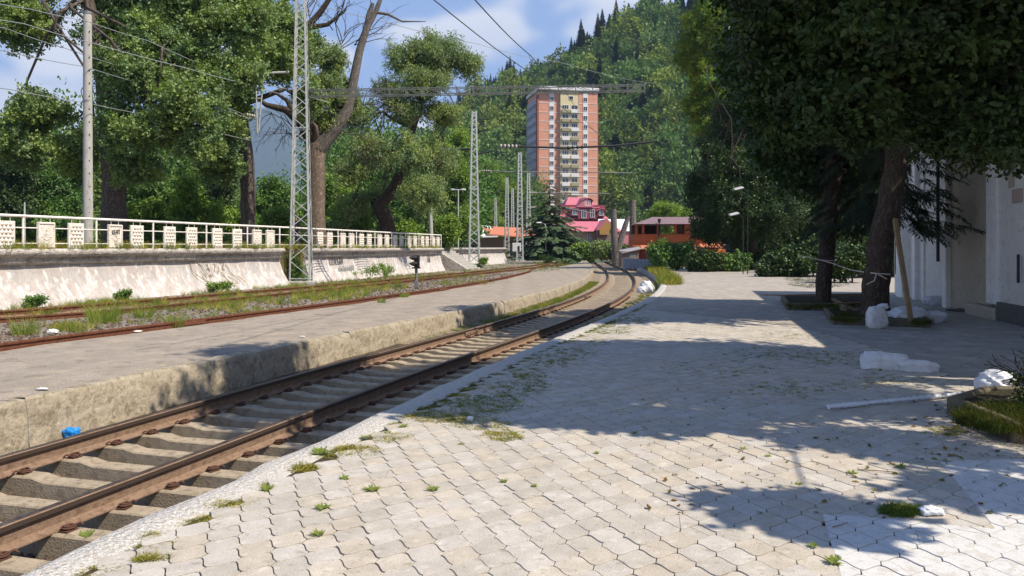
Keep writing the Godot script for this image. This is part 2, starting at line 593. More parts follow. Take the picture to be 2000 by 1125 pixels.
	tinted("bark_grey", "bark", C(1.2, 1.24, 1.3))
	t = tex(256, C(.50, .42, .30), C(.64, .54, .40), 9, 31, [[30, 3, 64, .6, .2, C(.42, .34, .25), .6]], .12)
	mat("timber", Color.WHITE, .85, t, Vector3(2.0, .4, .4), {"world": false})
	# leaves
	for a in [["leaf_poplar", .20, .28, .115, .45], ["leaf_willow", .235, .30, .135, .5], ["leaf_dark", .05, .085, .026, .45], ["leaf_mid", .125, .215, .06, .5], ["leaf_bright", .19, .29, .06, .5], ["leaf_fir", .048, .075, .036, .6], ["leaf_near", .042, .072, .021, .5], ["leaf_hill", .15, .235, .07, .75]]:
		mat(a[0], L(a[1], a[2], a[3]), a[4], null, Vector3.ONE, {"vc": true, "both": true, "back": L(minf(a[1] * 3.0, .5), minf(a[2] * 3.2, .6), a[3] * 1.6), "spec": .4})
	mat("grass", L(.15, .185, .045), .8, null, Vector3.ONE, {"vc": true, "both": true, "back": L(.35, .43, .1), "spec": .2})
	# buildings
	t = tex(256, C(.83, .82, .80), C(.885, .875, .855), 4, 33, [[8, 5, 65, .6, .2, C(.78, .77, .75), .6], [20, 4, 165, .72, .06, C(.70, .68, .65), .5]], .04)
	mat("station_plaster", Color.WHITE, .9, t, Vector3.ONE * .3, {"bump": b_fine, "depth": .15})
	tinted("station_beige", "station_plaster", C(.82, .79, .74))
	tinted("station_white", "station_plaster", C(1.08, 1.09, 1.1))
	t = tex(256, C(.33, .325, .32), C(.42, .41, .40), 8, 34, [], .1)
	mat("plinth", Color.WHITE, .8, t, Vector3.ONE * .6)
	t = tex(256, C(.77, .555, .475), C(.83, .62, .53), 5, 35, [[7, 5, 66, .62, .15, C(.76, .53, .44), .6]], .05)
	mat("red_panel", Color.WHITE, .9, t, Vector3.ONE * .12)
	tinted("dark_red_panel", "red_panel", C(.72, .60, .62))
	mat("cream_wall", L(.62, .54, .34), .9)
	mat("cream_dull", L(.33, .30, .20), .9)
	mat("white_wall", L(.66, .66, .68), .9)
	t = tex(256, C(.50, .50, .52), C(.60, .60, .61), 8, 36, [[12, 4, 67, .6, .1, C(.40, .41, .44), .6]], .08)
	mat("grey_panel", Color.WHITE, .9, t, Vector3.ONE * .12)
	t = tex(256, C(.70, .40, .46), C(.78, .47, .52), 6, 37, [[12, 4, 68, .64, .1, C(.80, .45, .48), .6]], .06)
	mat("red_roof", Color.WHITE, .55, t, Vector3.ONE * .15)
	mat("maroon", L(.24, .055, .085), .7)
	mat("pink_wall", L(.52, .22, .25), .8)
	t = tex(256, C(.66, .36, .22), C(.73, .42, .265), 5, 38, [[9, 4, 69, .64, .1, C(.66, .28, .15), .6]], .05)
	mat("orange_wall", Color.WHITE, .85, t, Vector3.ONE * .3)
	mat("orange_tile", L(.52, .19, .11), .7)
	mat("orange_door", L(.60, .25, .04), .7)
	t = tex(256, C(.46, .38, .40), C(.54, .46, .48), 6, 39, [], .12)
	mat("mauve_roof", Color.WHITE, .75, t, Vector3.ONE * .4)
	mat("white_roof", L(.70, .72, .74), .5)
	mat("beige_wall", L(.42, .33, .29), .9)
	mat("brown_wall", L(.20, .155, .135), .9)
	mat("ochre_wood", L(.36, .21, .07), .8)
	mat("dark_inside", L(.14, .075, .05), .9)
	mat("blue_fence", L(.28, .31, .38), .7)
	mat("old_sheet", L(.34, .33, .33), .7)
	mat("blue_sign", L(.03, .16, .55), .5)
	# loose things
	t = tex(256, C(.80, .80, .81), C(.88, .88, .885), 8, 40, [[5, 5, 170, .62, .2, C(.72, .70, .67), .45]], .04)
	mat("sack", Color.WHITE, .75, t, Vector3.ONE * 1.2, {"bump": b_fine, "depth": .6})
	mat("film", L(.62, .64, .68), .28, null, Vector3.ONE, {"spec": .6})
	mat("tape", L(.62, .50, .46), .5)
	mat("blue_wrapper", L(.02, .25, .70), .35)
	mat("paper", L(.75, .74, .72), .7)
	mat("spray_paint", L(.13, .13, .13), .8)
	mat("ochre_paint", L(.36, .29, .17), .8)
	mat("grey_paint", L(.34, .34, .35), .8)
	mat("skin", L(.42, .25, .18), .6)
	mat("dark_cloth", L(.02, .024, .035), .9)
	mat("jeans", L(.05, .07, .11), .9)
	mat("hair", L(.02, .014, .01), .7)

# ---------------------------------------------------------------- ground, track, platforms
func rail_profile(k := 1.0) -> Array:
	var h := [[.066, -.18], [.066, -.169], [.022, -.152], [.009, -.138], [.009, -.055], [.036, -.042], [.037, -.01], [.029, -.001]]
	var out := []
	for p in h: out.append(Vector2(p[0] * k, p[1] * k))
	h.reverse()
	for p in h: out.append(Vector2(-p[0] * k, p[1] * k))
	return out

func wobble(x: float, y: float, f := 1.0) -> float:
	return sin(x * 3.1 * f + y * 1.7) * .5 + sin(x * 7.3 * f - y * 4.1 + 1.3) * .3 + sin(x * 15.7 * f + y * 9.2 + 4.0) * .2

func ground() -> void:
	var n := line.size() - 1
	# far ground beyond the line's end, and both sides of the trench
	var m := MB.new()
	m.quad(Vector3(-900, -.12, -112), Vector3(900, -.12, -112), Vector3(900, -.12, -1500), Vector3(-900, -.12, -1500), Vector3.UP)
	struct("ground", m.mesh(), M.weedy_ground)
	m = MB.new()
	var i := 0
	while i < n:
		var j := mini(i + 4, n)
		var a: Vector3 = line[i] - right_at(i) * 5.6
		var b: Vector3 = line[j] - right_at(j) * 5.6
		if -b.z > 118.0: break
		var za := minf(a.z, 8.0)
		m.quad(Vector3(-70, -.03, a.z), Vector3(a.x, -.03, a.z), Vector3(b.x, -.03, b.z), Vector3(-70, -.03, b.z), Vector3.UP)
		i = j
	struct("siding_gravel", m.mesh(), M.gravel)
	# right of the track: soil bed under the paving
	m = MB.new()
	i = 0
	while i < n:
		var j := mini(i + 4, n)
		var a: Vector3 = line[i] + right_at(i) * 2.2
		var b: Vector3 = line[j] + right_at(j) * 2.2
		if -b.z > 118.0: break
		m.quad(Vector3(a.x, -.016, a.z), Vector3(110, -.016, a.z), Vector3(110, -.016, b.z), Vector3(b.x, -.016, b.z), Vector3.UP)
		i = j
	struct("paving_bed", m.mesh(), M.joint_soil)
	# asphalt platform beyond the paving and towards the station building
	m = MB.new()
	var edge := []
	for p in [[1252, 603], [1330, 612], [1480, 628], [1600, 648], [1750, 690], [1880, 742], [2000, 800], [2250, 900], [2700, 1050]]:
		var g := G(p[0], p[1])
		edge.append(Vector2(g.x, g.z))
	var poly := edge.duplicate()
	poly.append_array([Vector2(30, -4.0), Vector2(100, -4), Vector2(100, -111)])
	var k := at_z(111)
	while k > at_z(29.3):
		var q: Vector3 = line[k] + right_at(k) * 2.42
		poly.append(Vector2(q.x, q.z))
		k -= 6
	m.slab(poly, -.03, .004)
	struct("platform_asphalt", m.mesh(), M.apron)
	# the trench bed of the main track: dark loose stone near by, dusty and full further on
	var cut := at_z(17.0)
	for part in [[0, cut, M.dark_gravel], [cut, n, M.trench_gravel]]:
		m = MB.new()
		i = part[0]
		while i < part[1]:
			var rows := []
			for e in [i, mini(i + 2, part[1])]:
				var z: float = -line[e].z
				var y := lerpf(-.585, -.432, smoothstep(10.0, 26.0, z))
				var r := right_at(e)
				var row := []
				for o in [-2.0, -1.5, -1.1, -.4, .4, 1.1, 1.5, 2.2]:
					var yy: float = y + lerpf(.022, .008, smoothstep(10.0, 24.0, z)) * wobble(line[e].z, o * 3.0) + (.06 if absf(o) > 1.9 else 0.0) + (.05 if o < -1.4 and z > 9 else 0.0)
					row.append(line[e] + r * o + Vector3.UP * yy)
				rows.append(row)
			m.grid(rows, Vector3.UP)
			i += 2
		struct("track_ballast", m.mesh(), part[2])
	# loose stones between the sleepers
	var st := MB.new()
	st.ball(Vector3.ZERO, Vector3(.035, .024, .03), 6, 4, .5, 3)
	var xf := []
	var cols := []
	for q in 8000:
		var e := int(R(0, at_z(15)))
		var o := R(-1.75, 1.95)
		var z: float = -line[e].z
		var y := lerpf(-.575, -.412, smoothstep(11.0, 27.0, z))
		var p: Vector3 = line[e] + right_at(e) * o + Vector3(R(-.2, .2), y + R(-.005, .02), R(-.2, .2))
		var s := R(.5, 1.5) * (1.5 if R(0, 1) < .06 else 1.0)
		xf.append(Transform3D(Basis.from_euler(Vector3(R(0, 6), R(0, 6), R(0, 6))).scaled(Vector3(s, s, s)), p))
		var g := R(.55, 1.3)
		cols.append(Color(g, g * R(.93, 1.0), g * R(.85, .97)))
	var o := many("ballast_stones", st.mesh(), M.stone, xf, cols, null, true)
	tag(o, "loose brown ballast stones lying between the concrete sleepers", "ballast")
	xf = []; cols = []
	for q in 5200:
		var z := 12.0 + pow(R(0, 1), 1.6) * 40.0
		var e := at_z_fast(z)
		var off := R(-13.5, -6.1)
		var p: Vector3 = line[e] + right_at(e) * off + Vector3(R(-.2, .2), -.025, R(-.2, .2))
		var s := R(.5, 1.6)
		xf.append(Transform3D(Basis.from_euler(Vector3(R(0, 6), R(0, 6), R(0, 6))).scaled(Vector3(s, s, s)), p))
		var g := R(.6, 1.35)
		cols.append(Color(g, g * .96, g * .93))
	o = many("siding_stones", st.mesh(), M.stone, xf, cols, null, true)
	tag(o, "grey gravel stones scattered between the weedy siding rails", "gravel")
	# rough concrete kerb of the paved platform
	m = MB.new()
	var pa := along(0, at_z(112), 0.0, 0.0)
	var rows := []
	for e in pa[0].size():
		var p: Vector3 = pa[0][e]
		var r: Vector3 = pa[1][e]
		var s: float = e * .4
		var z := -p.z
		var drop := .03 * wobble(s * .4, 2.0) * smoothstep(25, 40, z)
		var row := []
		row.append(p + r * (1.98 + .03 * wobble(s, 1)) + Vector3.UP * -.75)
		row.append(p + r * (2.02 + .035 * wobble(s, 2)) + Vector3.UP * (-.3))
		row.append(p + r * (2.07 + .045 * wobble(s, 3, 1.3)) + Vector3.UP * (-.045 + .02 * wobble(s, 4)))
		row.append(p + r * (2.12 + .035 * wobble(s, 5, 1.3)) + Vector3.UP * (.004 + .012 * wobble(s, 6, 1.2) + drop))
		row.append(p + r * (2.24 + .03 * wobble(s, 7)) + Vector3.UP * (.012 + .010 * wobble(s, 8, 1.4) + drop))
		row.append(p + r * (2.38 + .04 * wobble(s, 9)) + Vector3.UP * (-.004 + .006 * wobble(s, 10)))
		row.append(p + r * (2.46 + .04 * wobble(s, 9)) + Vector3.UP * (-.04))
		rows.append(row)
	m.grid(rows, Vector3.UP)
	struct("platform_kerb", m.mesh(), M.kerb)

var z_index := PackedInt32Array()
func at_z_fast(z: float) -> int:
	if z_index.is_empty():
		for q in 1250: z_index.push_back(at_z(q * .1))
	return z_index[clampi(int(z * 10.0), 0, 1249)]

func track() -> void:
	var t := thing("railway_track", "main railway track with rusty rails on pale concrete sleepers", "railway track", line[0])
	var o0: Vector3 = line[0]
	var i1 := at_z(112)
	for s in [-1.0, 1.0]:
		var m := MB.new()
		var a := along(0, i1, s * .795, -.22)
		for k in a[0].size(): a[0][k] -= o0
		m.sweep(rail_profile(), a[0], a[1])
		var rail := obj("rail", m.mesh(), M.rail_rust, t)
		m = MB.new()
		var top := []
		for k in a[0].size(): top.append(a[0][k] + Vector3.UP * .0015)
		m.sweep([Vector2(-.029, 0), Vector2(.029, 0), Vector2(.029, -.002), Vector2(-.029, -.002)], top, a[1])
		obj("running_surface", m.mesh(), M.rail_top, rail)
		m = MB.new()
		for q in [-1.0, 1.0]:
			m.sweep([Vector2(q * .0375, -.043), Vector2(q * .0392, -.043), Vector2(q * .0392, -.009), Vector2(q * .0375, -.009)], a[0], a[1])
		obj("head_side", m.mesh(), M.rail_head, rail)
		# fishplates at the rail joints
		for z in ([18.6, 33.0, 48.0] if s < 0 else [24.5, 37.5, 52.0]):
			var e := at_z(z)
			var r := right_at(e)
			var b := Basis(r, Vector3.UP, r.cross(Vector3.UP))
			var fm := MB.new()
			var c: Vector3 = line[e] + r * s * .795 + Vector3.UP * (-.22 - .097) - o0
			for side in [-1.0, 1.0]:
				fm.cbox(c + r * side * .028, Vector3(.03, .085, .8), .006, b)
				for q in 4:
					fm.cbox(c + r * side * .05 + b.z * (q - 1.5) * .2, Vector3(.03, .035, .035), .006, b)
			obj("fishplate", fm.mesh(), M.rail_rust, t)
	# sleeper: higher under the rails, lower in the middle
	var st := [[-1.35, 0.0], [-1.12, .0], [-.5, .0], [-.36, -.03], [.36, -.03], [.5, .0], [1.12, .0], [1.35, 0.0]]
	var m := MB.new()
	var rows := []
	for q in st:
		var w := .1
		rows.append([Vector3(q[0], -.24, .112), Vector3(q[0], q[1] - .012, w), Vector3(q[0], q[1], w - .012), Vector3(q[0], q[1], -w + .012), Vector3(q[0], q[1] - .012, -w), Vector3(q[0], -.24, -.112)])
	for i in rows.size() - 1:
		for k in 5:
			var out: Vector3 = [Vector3(0, .1, 1), Vector3(0, 1, .7), Vector3.UP, Vector3(0, 1, -.7), Vector3(0, .1, -1)][k]
			m.quad(rows[i][k], rows[i][k + 1], rows[i + 1][k + 1], rows[i + 1][k], out)
	for e in [0, rows.size() - 1]:
		var out := Vector3(-1, 0, 0) if e == 0 else Vector3(1, 0, 0)
		for k in range(1, 5): m.tri(rows[e][0], rows[e][k], rows[e][k + 1], out)
	var sleeper := m.mesh()
	# clip: a coiled spring with a bolt and a base plate horn
	m = MB.new()
	var pts := []
	for q in 30:
		var a := q / 29.0 * TAU * 1.85
		var r := lerpf(.056, .034, q / 29.0)
		pts.append(Vector3(cos(a) * r, .022 + q * .0009, sin(a) * r * 1.25))
	m.tube(pts, [.0095], 5)
	m.tube([Vector3(0, -.01, 0), Vector3(0, .045, 0)], [.014], 6)
	m.tube([Vector3(-.01, .03, .06), Vector3(-.035, .045, .095), Vector3(-.05, .02, .12)], [.011], 5)
	m.cbox(Vector3(0, .006, 0), Vector3(.1, .014, .13), .003)
	var clip := m.mesh()
	# sleepers every 0.64 m
	var step := .55
	var s := 0.0
	var idx := 0
	while true:
		var i := int(s / .4 * 1.0)
		if i >= i1: break
		var fr := s / .4 - i
		var p: Vector3 = (line[i] as Vector3).lerp(line[i + 1], fr)
		if -p.z > 80.0: break
		if -p.z > -3.0:
			var r := right_at(i)
			var sl := obj("sleeper", sleeper, M.sleeper, t)
			sl.transform = Transform3D(Basis(r, Vector3.UP, r.cross(Vector3.UP)) * Basis.from_euler(Vector3(0, (hash1(idx) - .5) * .05, 0)), p + Vector3.UP * (-.402 + (hash1(idx + 50) - .5) * .008) - o0)
			if -p.z > 2.0 and -p.z < 34.0:
				for sx in [-.795 - .115, -.795 + .115, .795 - .115, .795 + .115]:
					if -p.z > 20.0 and (sx < -.8 or (sx > 0 and sx < .8)): continue
					var cl := obj("rail_clip", clip, M.clip_rust, sl)
					cl.transform = Transform3D(Basis.from_scale(Vector3(.82, .82, .82)) * Basis.from_euler(Vector3(0, (PI if fmod(absf(sx), 2.0) > .795 else 0.0) + (hash1(idx * 4 + int(sx * 10)) - .5) * .5, 0)), Vector3(sx, .004, (hash1(idx) - .5) * .03))
		s += step
		idx += 1

func paver_ring(w: float, p: float) -> PackedVector2Array:
	# a wavy hexagon: cosine edges towards the next rows, short straight sides
	var g := .003
	var gz := .0056
	var am := p * .30
	var ring := PackedVector2Array()
	var n := 14
	for sg in [-1.0, 1.0]:
		for i in n + 1:
			var x: float = (float(i) / n - .5) * w * -sg
			ring.push_back(Vector2(clampf(x, -w / 2 + g, w / 2 - g), sg * (p / 2 - gz + am * cos(TAU * x / w))))
	return ring

func paver_mesh(ring: PackedVector2Array) -> ArrayMesh:
	var m := MB.new()
	var c2 := Vector2.ZERO
	for q in ring: c2 += q / ring.size()
	var c := Vector3(c2.x, 0, c2.y)
	for i in ring.size():
		var a: Vector2 = ring[i]
		var b: Vector2 = ring[(i + 1) % ring.size()]
		if a.distance_to(b) < .0005: continue
		var ia := c2 + (a - c2) * .984
		var ib := c2 + (b - c2) * .984
		var o := Vector3(a.x + b.x - 2.0 * c2.x, 0, a.y + b.y - 2.0 * c2.y)
		m.tri(c, Vector3(ia.x, 0, ia.y), Vector3(ib.x, 0, ib.y), Vector3.UP)
		m.quad(Vector3(ia.x, 0, ia.y), Vector3(ib.x, 0, ib.y), Vector3(b.x, -.0018, b.y), Vector3(a.x, -.0018, a.y), o + Vector3.UP * .08)
		m.quad(Vector3(b.x, -.0018, b.y), Vector3(a.x, -.0018, a.y), Vector3(a.x, -.03, a.y), Vector3(b.x, -.03, b.y), o)
	return m.mesh()

func paved_limit(px: float) -> float:
	var t := [[-3000, 597], [1252, 603], [1330, 612], [1480, 628], [1600, 648], [1750, 690], [1880, 742], [2000, 800], [2250, 900], [2700, 1050], [9000, 3000]]
	for i in t.size() - 1:
		if px <= t[i + 1][0]:
			return lerpf(t[i][1], t[i + 1][1], (px - t[i][0]) / float(t[i + 1][0] - t[i][0]))
	return 3000.0

func paving() -> void:
	var w := .205
	var p := .168
	var ring := paver_ring(w, p)
	var mesh := paver_mesh(ring)
	# outline of the relaid pale patch, laid out on the ground
	var patch := PackedVector2Array()
	for q in [[1606, 1002], [1944, 1030], [1836, 900], [1990, 895], [2300, 960], [2900, 1500], [1790, 1600]]:
		var g := G(q[0], q[1])
		patch.push_back(Vector2(g.x, g.z))
	var found := []
	for kind in 2:
		var ang := deg_to_rad(-14.0 if kind == 0 else -20.5)
		var ux := Vector3(cos(-ang), 0, sin(-ang))                 # along a row
		var uz := Vector3(sin(-ang), 0, -cos(-ang))                # away from the camera
		for j in range(-14, 190):
			for i in range(-70, 75):
				var c := ux * ((i + (.5 if posmod(j, 2) == 1 else 0.0)) * w) + uz * (j * p)
				if c.z > -1.4 or c.z < -29.0: continue
				var q := pixel(c)
				if q.x < -500 or q.x > 2700: continue
				if q.y < paved_limit(q.x): continue
				if offset_of(c) < 2.45 + .04 * wobble(c.z * .7, 1.0): continue
				var shape := PackedVector2Array()
				if q.x > 1400 and q.y > 850:
					for e in ring: shape.push_back(Vector2(c.x, c.z) + Vector2(ux.x, ux.z) * e.x - Vector2(uz.x, uz.z) * e.y)
					var all := true
					var none := true
					for e in shape:
						if Geometry2D.is_point_in_polygon(e, patch): none = false
						else: all = false
					if (none and kind == 1) or (all and kind == 0): continue
					if all or none: shape = PackedVector2Array()
				elif kind == 1: continue
				found.append([q.y, c, kind, ang, q, shape])
	found.sort_custom(func(a, b): return (a[0] > b[0] if absf(a[0] - b[0]) > .001 else a[4].x < b[4].x))
	var t := Node3D.new()
	t.name = "paved_platform"
	add_child(t)
	t.set_meta("kind", "structure")
	var n := 0
	var xf := []
	var cols := []
	var xw := []
	var cw := []
	var tints := [Color(.98, .975, .97), Color(1, 1, 1), Color(.96, .955, .94), Color(1, .985, .955), Color(.97, .95, .915), Color(.94, .935, .92)]
	for f in found:
		var c: Vector3 = f[1]
		var pit := .007 * wobble(c.x * .6, c.z * .8)
		var b := Basis(Vector3.UP, f[3] + R(-.01, .01)) * Basis.from_euler(Vector3(R(-.014, .014), 0, R(-.014, .014)))
		var tr := Transform3D(b, c + Vector3.UP * (pit - .002 + R(-.0018, .0018)))
		var in_view: bool = f[4].x > -40 and f[4].x < 2040 and f[4].y < 1150
		var pm: Material = M.white_paver if f[2] == 1 else M["paver%d" % int(R(0, 5.99))]
		if f[5].size() > 0:                     # cut along the edge of the patch
			var got := Geometry2D.intersect_polygons(f[5], patch) if f[2] == 1 else Geometry2D.clip_polygons(f[5], patch)
			for g in got:
				var area := 0.0
				for e in g.size(): area += (g[e] - g[0]).cross(g[(e + 1) % g.size()] - g[0]) * .5
				if absf(area) < .0012: continue
				var lo := PackedVector2Array()
				for e in g: lo.push_back((e - Vector2(c.x, c.z)) * .99)
				var o := obj("paver", paver_mesh(lo), pm, t)
				o.position = c + Vector3.UP * (pit - .002)
			continue
		if in_view and n < 300:
			n += 1
			if hash1(n * 13 + 5) < .07:           # cracked across
				var ca := R(0, PI)
				var dv := Vector2(cos(ca), sin(ca))
				var nv := Vector2(-dv.y, dv.x)
				var mid := Vector2(R(-.03, .03), R(-.03, .03))
				for sg in [-1.0, 1.0]:
					var half := PackedVector2Array([mid + dv * .4 + nv * sg * .0011, mid - dv * .4 + nv * sg * .0011, mid - dv * .4 + nv * sg * .5, mid + dv * .4 + nv * sg * .5])
					for piece in Geometry2D.intersect_polygons(ring, half):
						var oc := obj("paver", paver_mesh(piece), pm, t)
						oc.transform = tr.translated_local(Vector3.DOWN * R(0, .004))
				continue
			var o := obj("paver", mesh, pm, t)
			o.transform = tr
		elif f[2] == 1:
			xw.append(tr)
			var g := R(.93, 1.0)
			cw.append(Color(g, g, g))
		else:
			xf.append(tr)
			var c3: Color = tints[int(R(0, 5.99))]
			cols.append(c3.srgb_to_linear())
	many("far_paving", mesh, M.paver, xf, cols, t, true)
	many("pale_paving", mesh, M.white_paver, xw, cw, t, true)

func left_platform() -> void:
	# asphalt island platform between the main track and the sidings
	var m := MB.new()
	var i1 := at_z(108)
	var rows := []
	var i := 0
	while i <= i1:
		var z: float = -line[i].z
		var lo := lerpf(-5.93, -2.6, smoothstep(50.0, 100.0, z))
		var r := right_at(i)
		var row := []
		for k in 9:
			var f := k / 8.0
			var o := lerpf(-2.06, lo, f)
			row.append(line[i] + r * o + Vector3.UP * (.018 * wobble(i * .12, o * .5) - .02 * f * f - (.03 if k == 0 else 0.0)))
		rows.append(row)
		i += 2
	m.grid(rows, Vector3.UP)
	struct("island_platform", m.mesh(), M.asphalt)
	# its crumbling concrete edge, cast in lengths of about two and a half metres
	var t := thing("platform_edge", "crumbling stained concrete edge of the asphalt island platform", "platform edge", line[0])
	var o0: Vector3 = line[0]
	i = 4
	var bi := 0
	while i < at_z(102):
		var ln := 6 if -line[i].z < 40 else 14
		var mb := MB.new()
		var gr := []
		var chip := hash1(bi * 7 + 3)
		for e in range(i, i + ln + 1):
			var u := float(e - i) / ln
			var r := right_at(e)
			var c: Vector3 = line[e] - o0
			var endgap := .012 if (e == i or e == i + ln) else 0.0
			var s := e * .4
			var inn := .008 * wobble(s, 1.0, .3) + (hash1(bi) - .5) * .03 - endgap
			var chipped := -.05 * maxf(0, 1.0 - absf(u - chip) * 6.0)
			var row := []
			row.append(c + r * (-2.16) + Vector3.UP * -.02)
			row.append(c + r * (-2.08 + .03 * wobble(s, 8)) + Vector3.UP * (.012 + .006 * wobble(s, 9)))
			row.append(c + r * (-1.905 + inn + chipped) + Vector3.UP * (.014 + .012 * wobble(s, 2) + chipped * .3 + (hash1(bi + 9) - .5) * .03))
			row.append(c + r * (-1.885 + inn + chipped * 1.2) + Vector3.UP * (-.012 + chipped * .6))
			for h in [-.1, -.19, -.28, -.37, -.46]:
				row.append(c + r * (-1.87 + inn + .010 * wobble(s, h * 30.0, 1.1) + (-h - .1) * .08) + Vector3.UP * h)
			row.append(c + r * (-1.82 + inn) + Vector3.UP * -.62)
			gr.append(row)
		var mbx := MB.new()
		# finer rows along the length
		var fine := []
		for e in gr.size() - 1:
			for q in 3:
				var row := []
				for k in gr[e].size():
					var a: Vector3 = gr[e][k]
					var b: Vector3 = gr[e + 1][k]
					var pt := a.lerp(b, q / 3.0)
					if k > 1: pt += right_at(i) * .006 * wobble((e * 3 + q) * 1.9 + bi, k * 2.3)
					row.append(pt)
				fine.append(row)
		fine.append(gr[gr.size() - 1])
		mbx.grid(fine, right_at(i) + Vector3.UP)
		obj("edge_block", mbx.mesh(), M.edge_concrete, t)
		i += ln
		bi += 1

func sidings() -> void:
	# one rusty rail along the asphalt, and a pair beyond it
	var i1 := at_z(54)
	var t := thing("siding_rail", "single rusty red rail bordering the asphalt island platform", "rail", line[0])
	var m := MB.new()
	var a := along(0, i1, -5.98, .11)
	for k in a[0].size(): a[0][k] -= line[0]
	m.sweep(rail_profile(), a[0], a[1])
	obj("rail", m.mesh(), M.siding_rust, t)
	for z in [15.6, 30.0, 43.0]:
		var e := at_z(z)
		var r := right_at(e)
		m = MB.new()
		m.cbox(line[e] - line[0] + r * -5.945 + Vector3.UP * .03, Vector3(.035, .08, .9), .006, Basis(r, Vector3.UP, r.cross(Vector3.UP)))
		obj("fishplate", m.mesh(), M.siding_rust, t)
	var pts := []
	var far := []
	for p in [[-300, 636], [0, 620], [225, 604], [500, 577], [780, 549], [1000, 526], [1060, 519.5], [1100, 514]]: pts.append(G(p[0], p[1], .1))
	for p in [[-300, 619], [0, 607], [250, 588], [500, 567], [780, 543.5], [1000, 522], [1040, 517.5], [1085, 512]]: far.append(G(p[0], p[1], .1))
	t = thing("siding_track", "weed-grown siding of two thin rusty rails below the whitewashed wall", "railway track", pts[1])
	for q in [pts, far]:
		var c := Curve3D.new()
		for i in q.size():
			var d: Vector3 = q[mini(i + 1, q.size() - 1)] - q[maxi(i - 1, 0)]
			var l := (q[mini(i + 1, q.size() - 1)] as Vector3).distance_to(q[i]) / 3.0
			var l0 := (q[maxi(i - 1, 0)] as Vector3).distance_to(q[i]) / 3.0
			c.add_point(q[i] - pts[1], -d.normalized() * l0, d.normalized() * l)
		var n := int(c.get_baked_length() / .8)
		var pp := []
		var rr := []
		for i in n + 1: pp.append(c.sample_baked(c.get_baked_length() * i / n, true))
		for i in n + 1:
			rr.append((pp[mini(i + 1, n)] - pp[maxi(i - 1, 0)]).normalized().cross(Vector3.UP).normalized())
		m = MB.new()
		m.sweep(rail_profile(.9), pp, rr)
		obj("rail", m.mesh(), M.siding_rust, t)
	# worn timber sleepers showing through
	for i in 42:
		var f := i / 41.0
		var x := lerpf(-100, 760, f)
		var p0 := G(x, lerpf(627, 551, f), 0.0)
		var d := (pts[4] - pts[1]).normalized() as Vector3
		m = MB.new()
		m.cbox(Vector3.ZERO, Vector3(2.5, .1, .22), .02)
		var s := obj("sleeper", m.mesh(), M.timber, t)
		var r := d.cross(Vector3.UP).normalized()
		s.transform = Transform3D(Basis(r, Vector3.UP, r.cross(Vector3.UP)), p0 - r * .78 - pts[1] + Vector3.UP * -.068)
	# the rail end that swings in towards the pair
	m = MB.new()
	var e := at_z(54)
	var p0: Vector3 = line[e] - right_at(e) * 5.98 + Vector3.UP * .11
	var q := [p0, G(1040, 524, .1), G(1062, 517, .1), G(1090, 510.5, .1)]
	var rr := []
	for i in q.size(): rr.append(((q[mini(i + 1, 3)] - q[maxi(i - 1, 0)]) as Vector3).normalized().cross(Vector3.UP).normalized())
	m.sweep(rail_profile(.95), q, rr)
	tag(obj("switch_rail", m.mesh(), M.siding_rust), "short bent rusty rail joining the island rail to the sidings", "rail")

# ---------------------------------------------------------------- retaining wall, railing, masts, wires
const TERRACE := 1.6

func plan(px: float, a: Vector3, b: Vector3) -> float:      # where a pixel column meets a plan line, 0 at a, 1 at b
	var d := ray(px, HORIZON)
	var e := b - a
	var den := e.x * d.z - e.z * d.x
	return (a.z * d.x - a.x * d.z) / den

func wall_piece(called: String, label: String, a: Vector3, b: Vector3, end_slope := 0.0, h := TERRACE) -> Node3D:
	var t := thing(called, label, "retaining wall", a)
	var d := (b - a).normalized()
	var r := d.cross(Vector3.UP).normalized()
	var l := (b - a).length()
	var prof := [[0.0, -.05], [-.06, .12], [-.17, .32], [-.27, .52], [-.34, .74], [-.385, .95], [-.40, 1.17]]
	var m := MB.new()
	var rows := []
	var n := int(l / .5)
	for i in n + 1:
		var s := l * i / n
		var row := []
		for q in prof:
			var back: float = clampf((l - s) / .4, 0, 1)
			row.append(d * (s - end_slope * q[1] * (s / l)) + r * (q[0] + .012 * wobble(s, q[1] * 4.0, .6)) + Vector3.UP * q[1] * h / TERRACE)
		rows.append(row)
	m.grid(rows, r)
	for e in [0, n]:                                       # end faces
		for k in prof.size() - 1:
			var a0: Vector3 = rows[e][k]
			var a1: Vector3 = rows[e][k + 1]
			m.quad(a0, a1, a1 - r * 1.2, a0 - r * 1.2, -d if e == 0 else d)
	obj("wall_face", m.mesh(), M.whitewash, t)
	# broken, overhanging coping
	m = MB.new()
	rows = []
	n = int(l / .28)
	for i in n + 1:
		var s := l * i / n
		var w1 := wobble(s, 3.0, .27)
		var w2 := wobble(s, 5.0, .36)
		var row := []
		for q in [[-.44, 1.15], [-.30 + .02 * w1, 1.16 + .008 * w2], [-.26 + .03 * w2, 1.27], [-.27 + .05 * w1, 1.37 + .02 * w2], [-.12 + .04 * w2, 1.42 + .02 * w1], [-.10 + .03 * w1, 1.54 + .012 * w2], [-.16 + .03 * w2, 1.60 + .012 * w1], [-.35, 1.615], [-.75, 1.605]]:
			row.append(d * minf(s, l - .02 - end_slope * 1.2) + r * q[0] + Vector3.UP * q[1] * h / TERRACE)
		rows.append(row)
	m.grid(rows, r + Vector3.UP * .5)
	for e in [0, n]:
		for k in rows[0].size() - 2:
			m.tri(rows[e][rows[0].size() - 1], rows[e][k], rows[e][k + 1], -d if e == 0 else d)
	obj("coping", m.mesh(), M.coping, t)
	return t

var fence_a: Vector3
var fence_b: Vector3
var fence_c: Vector3

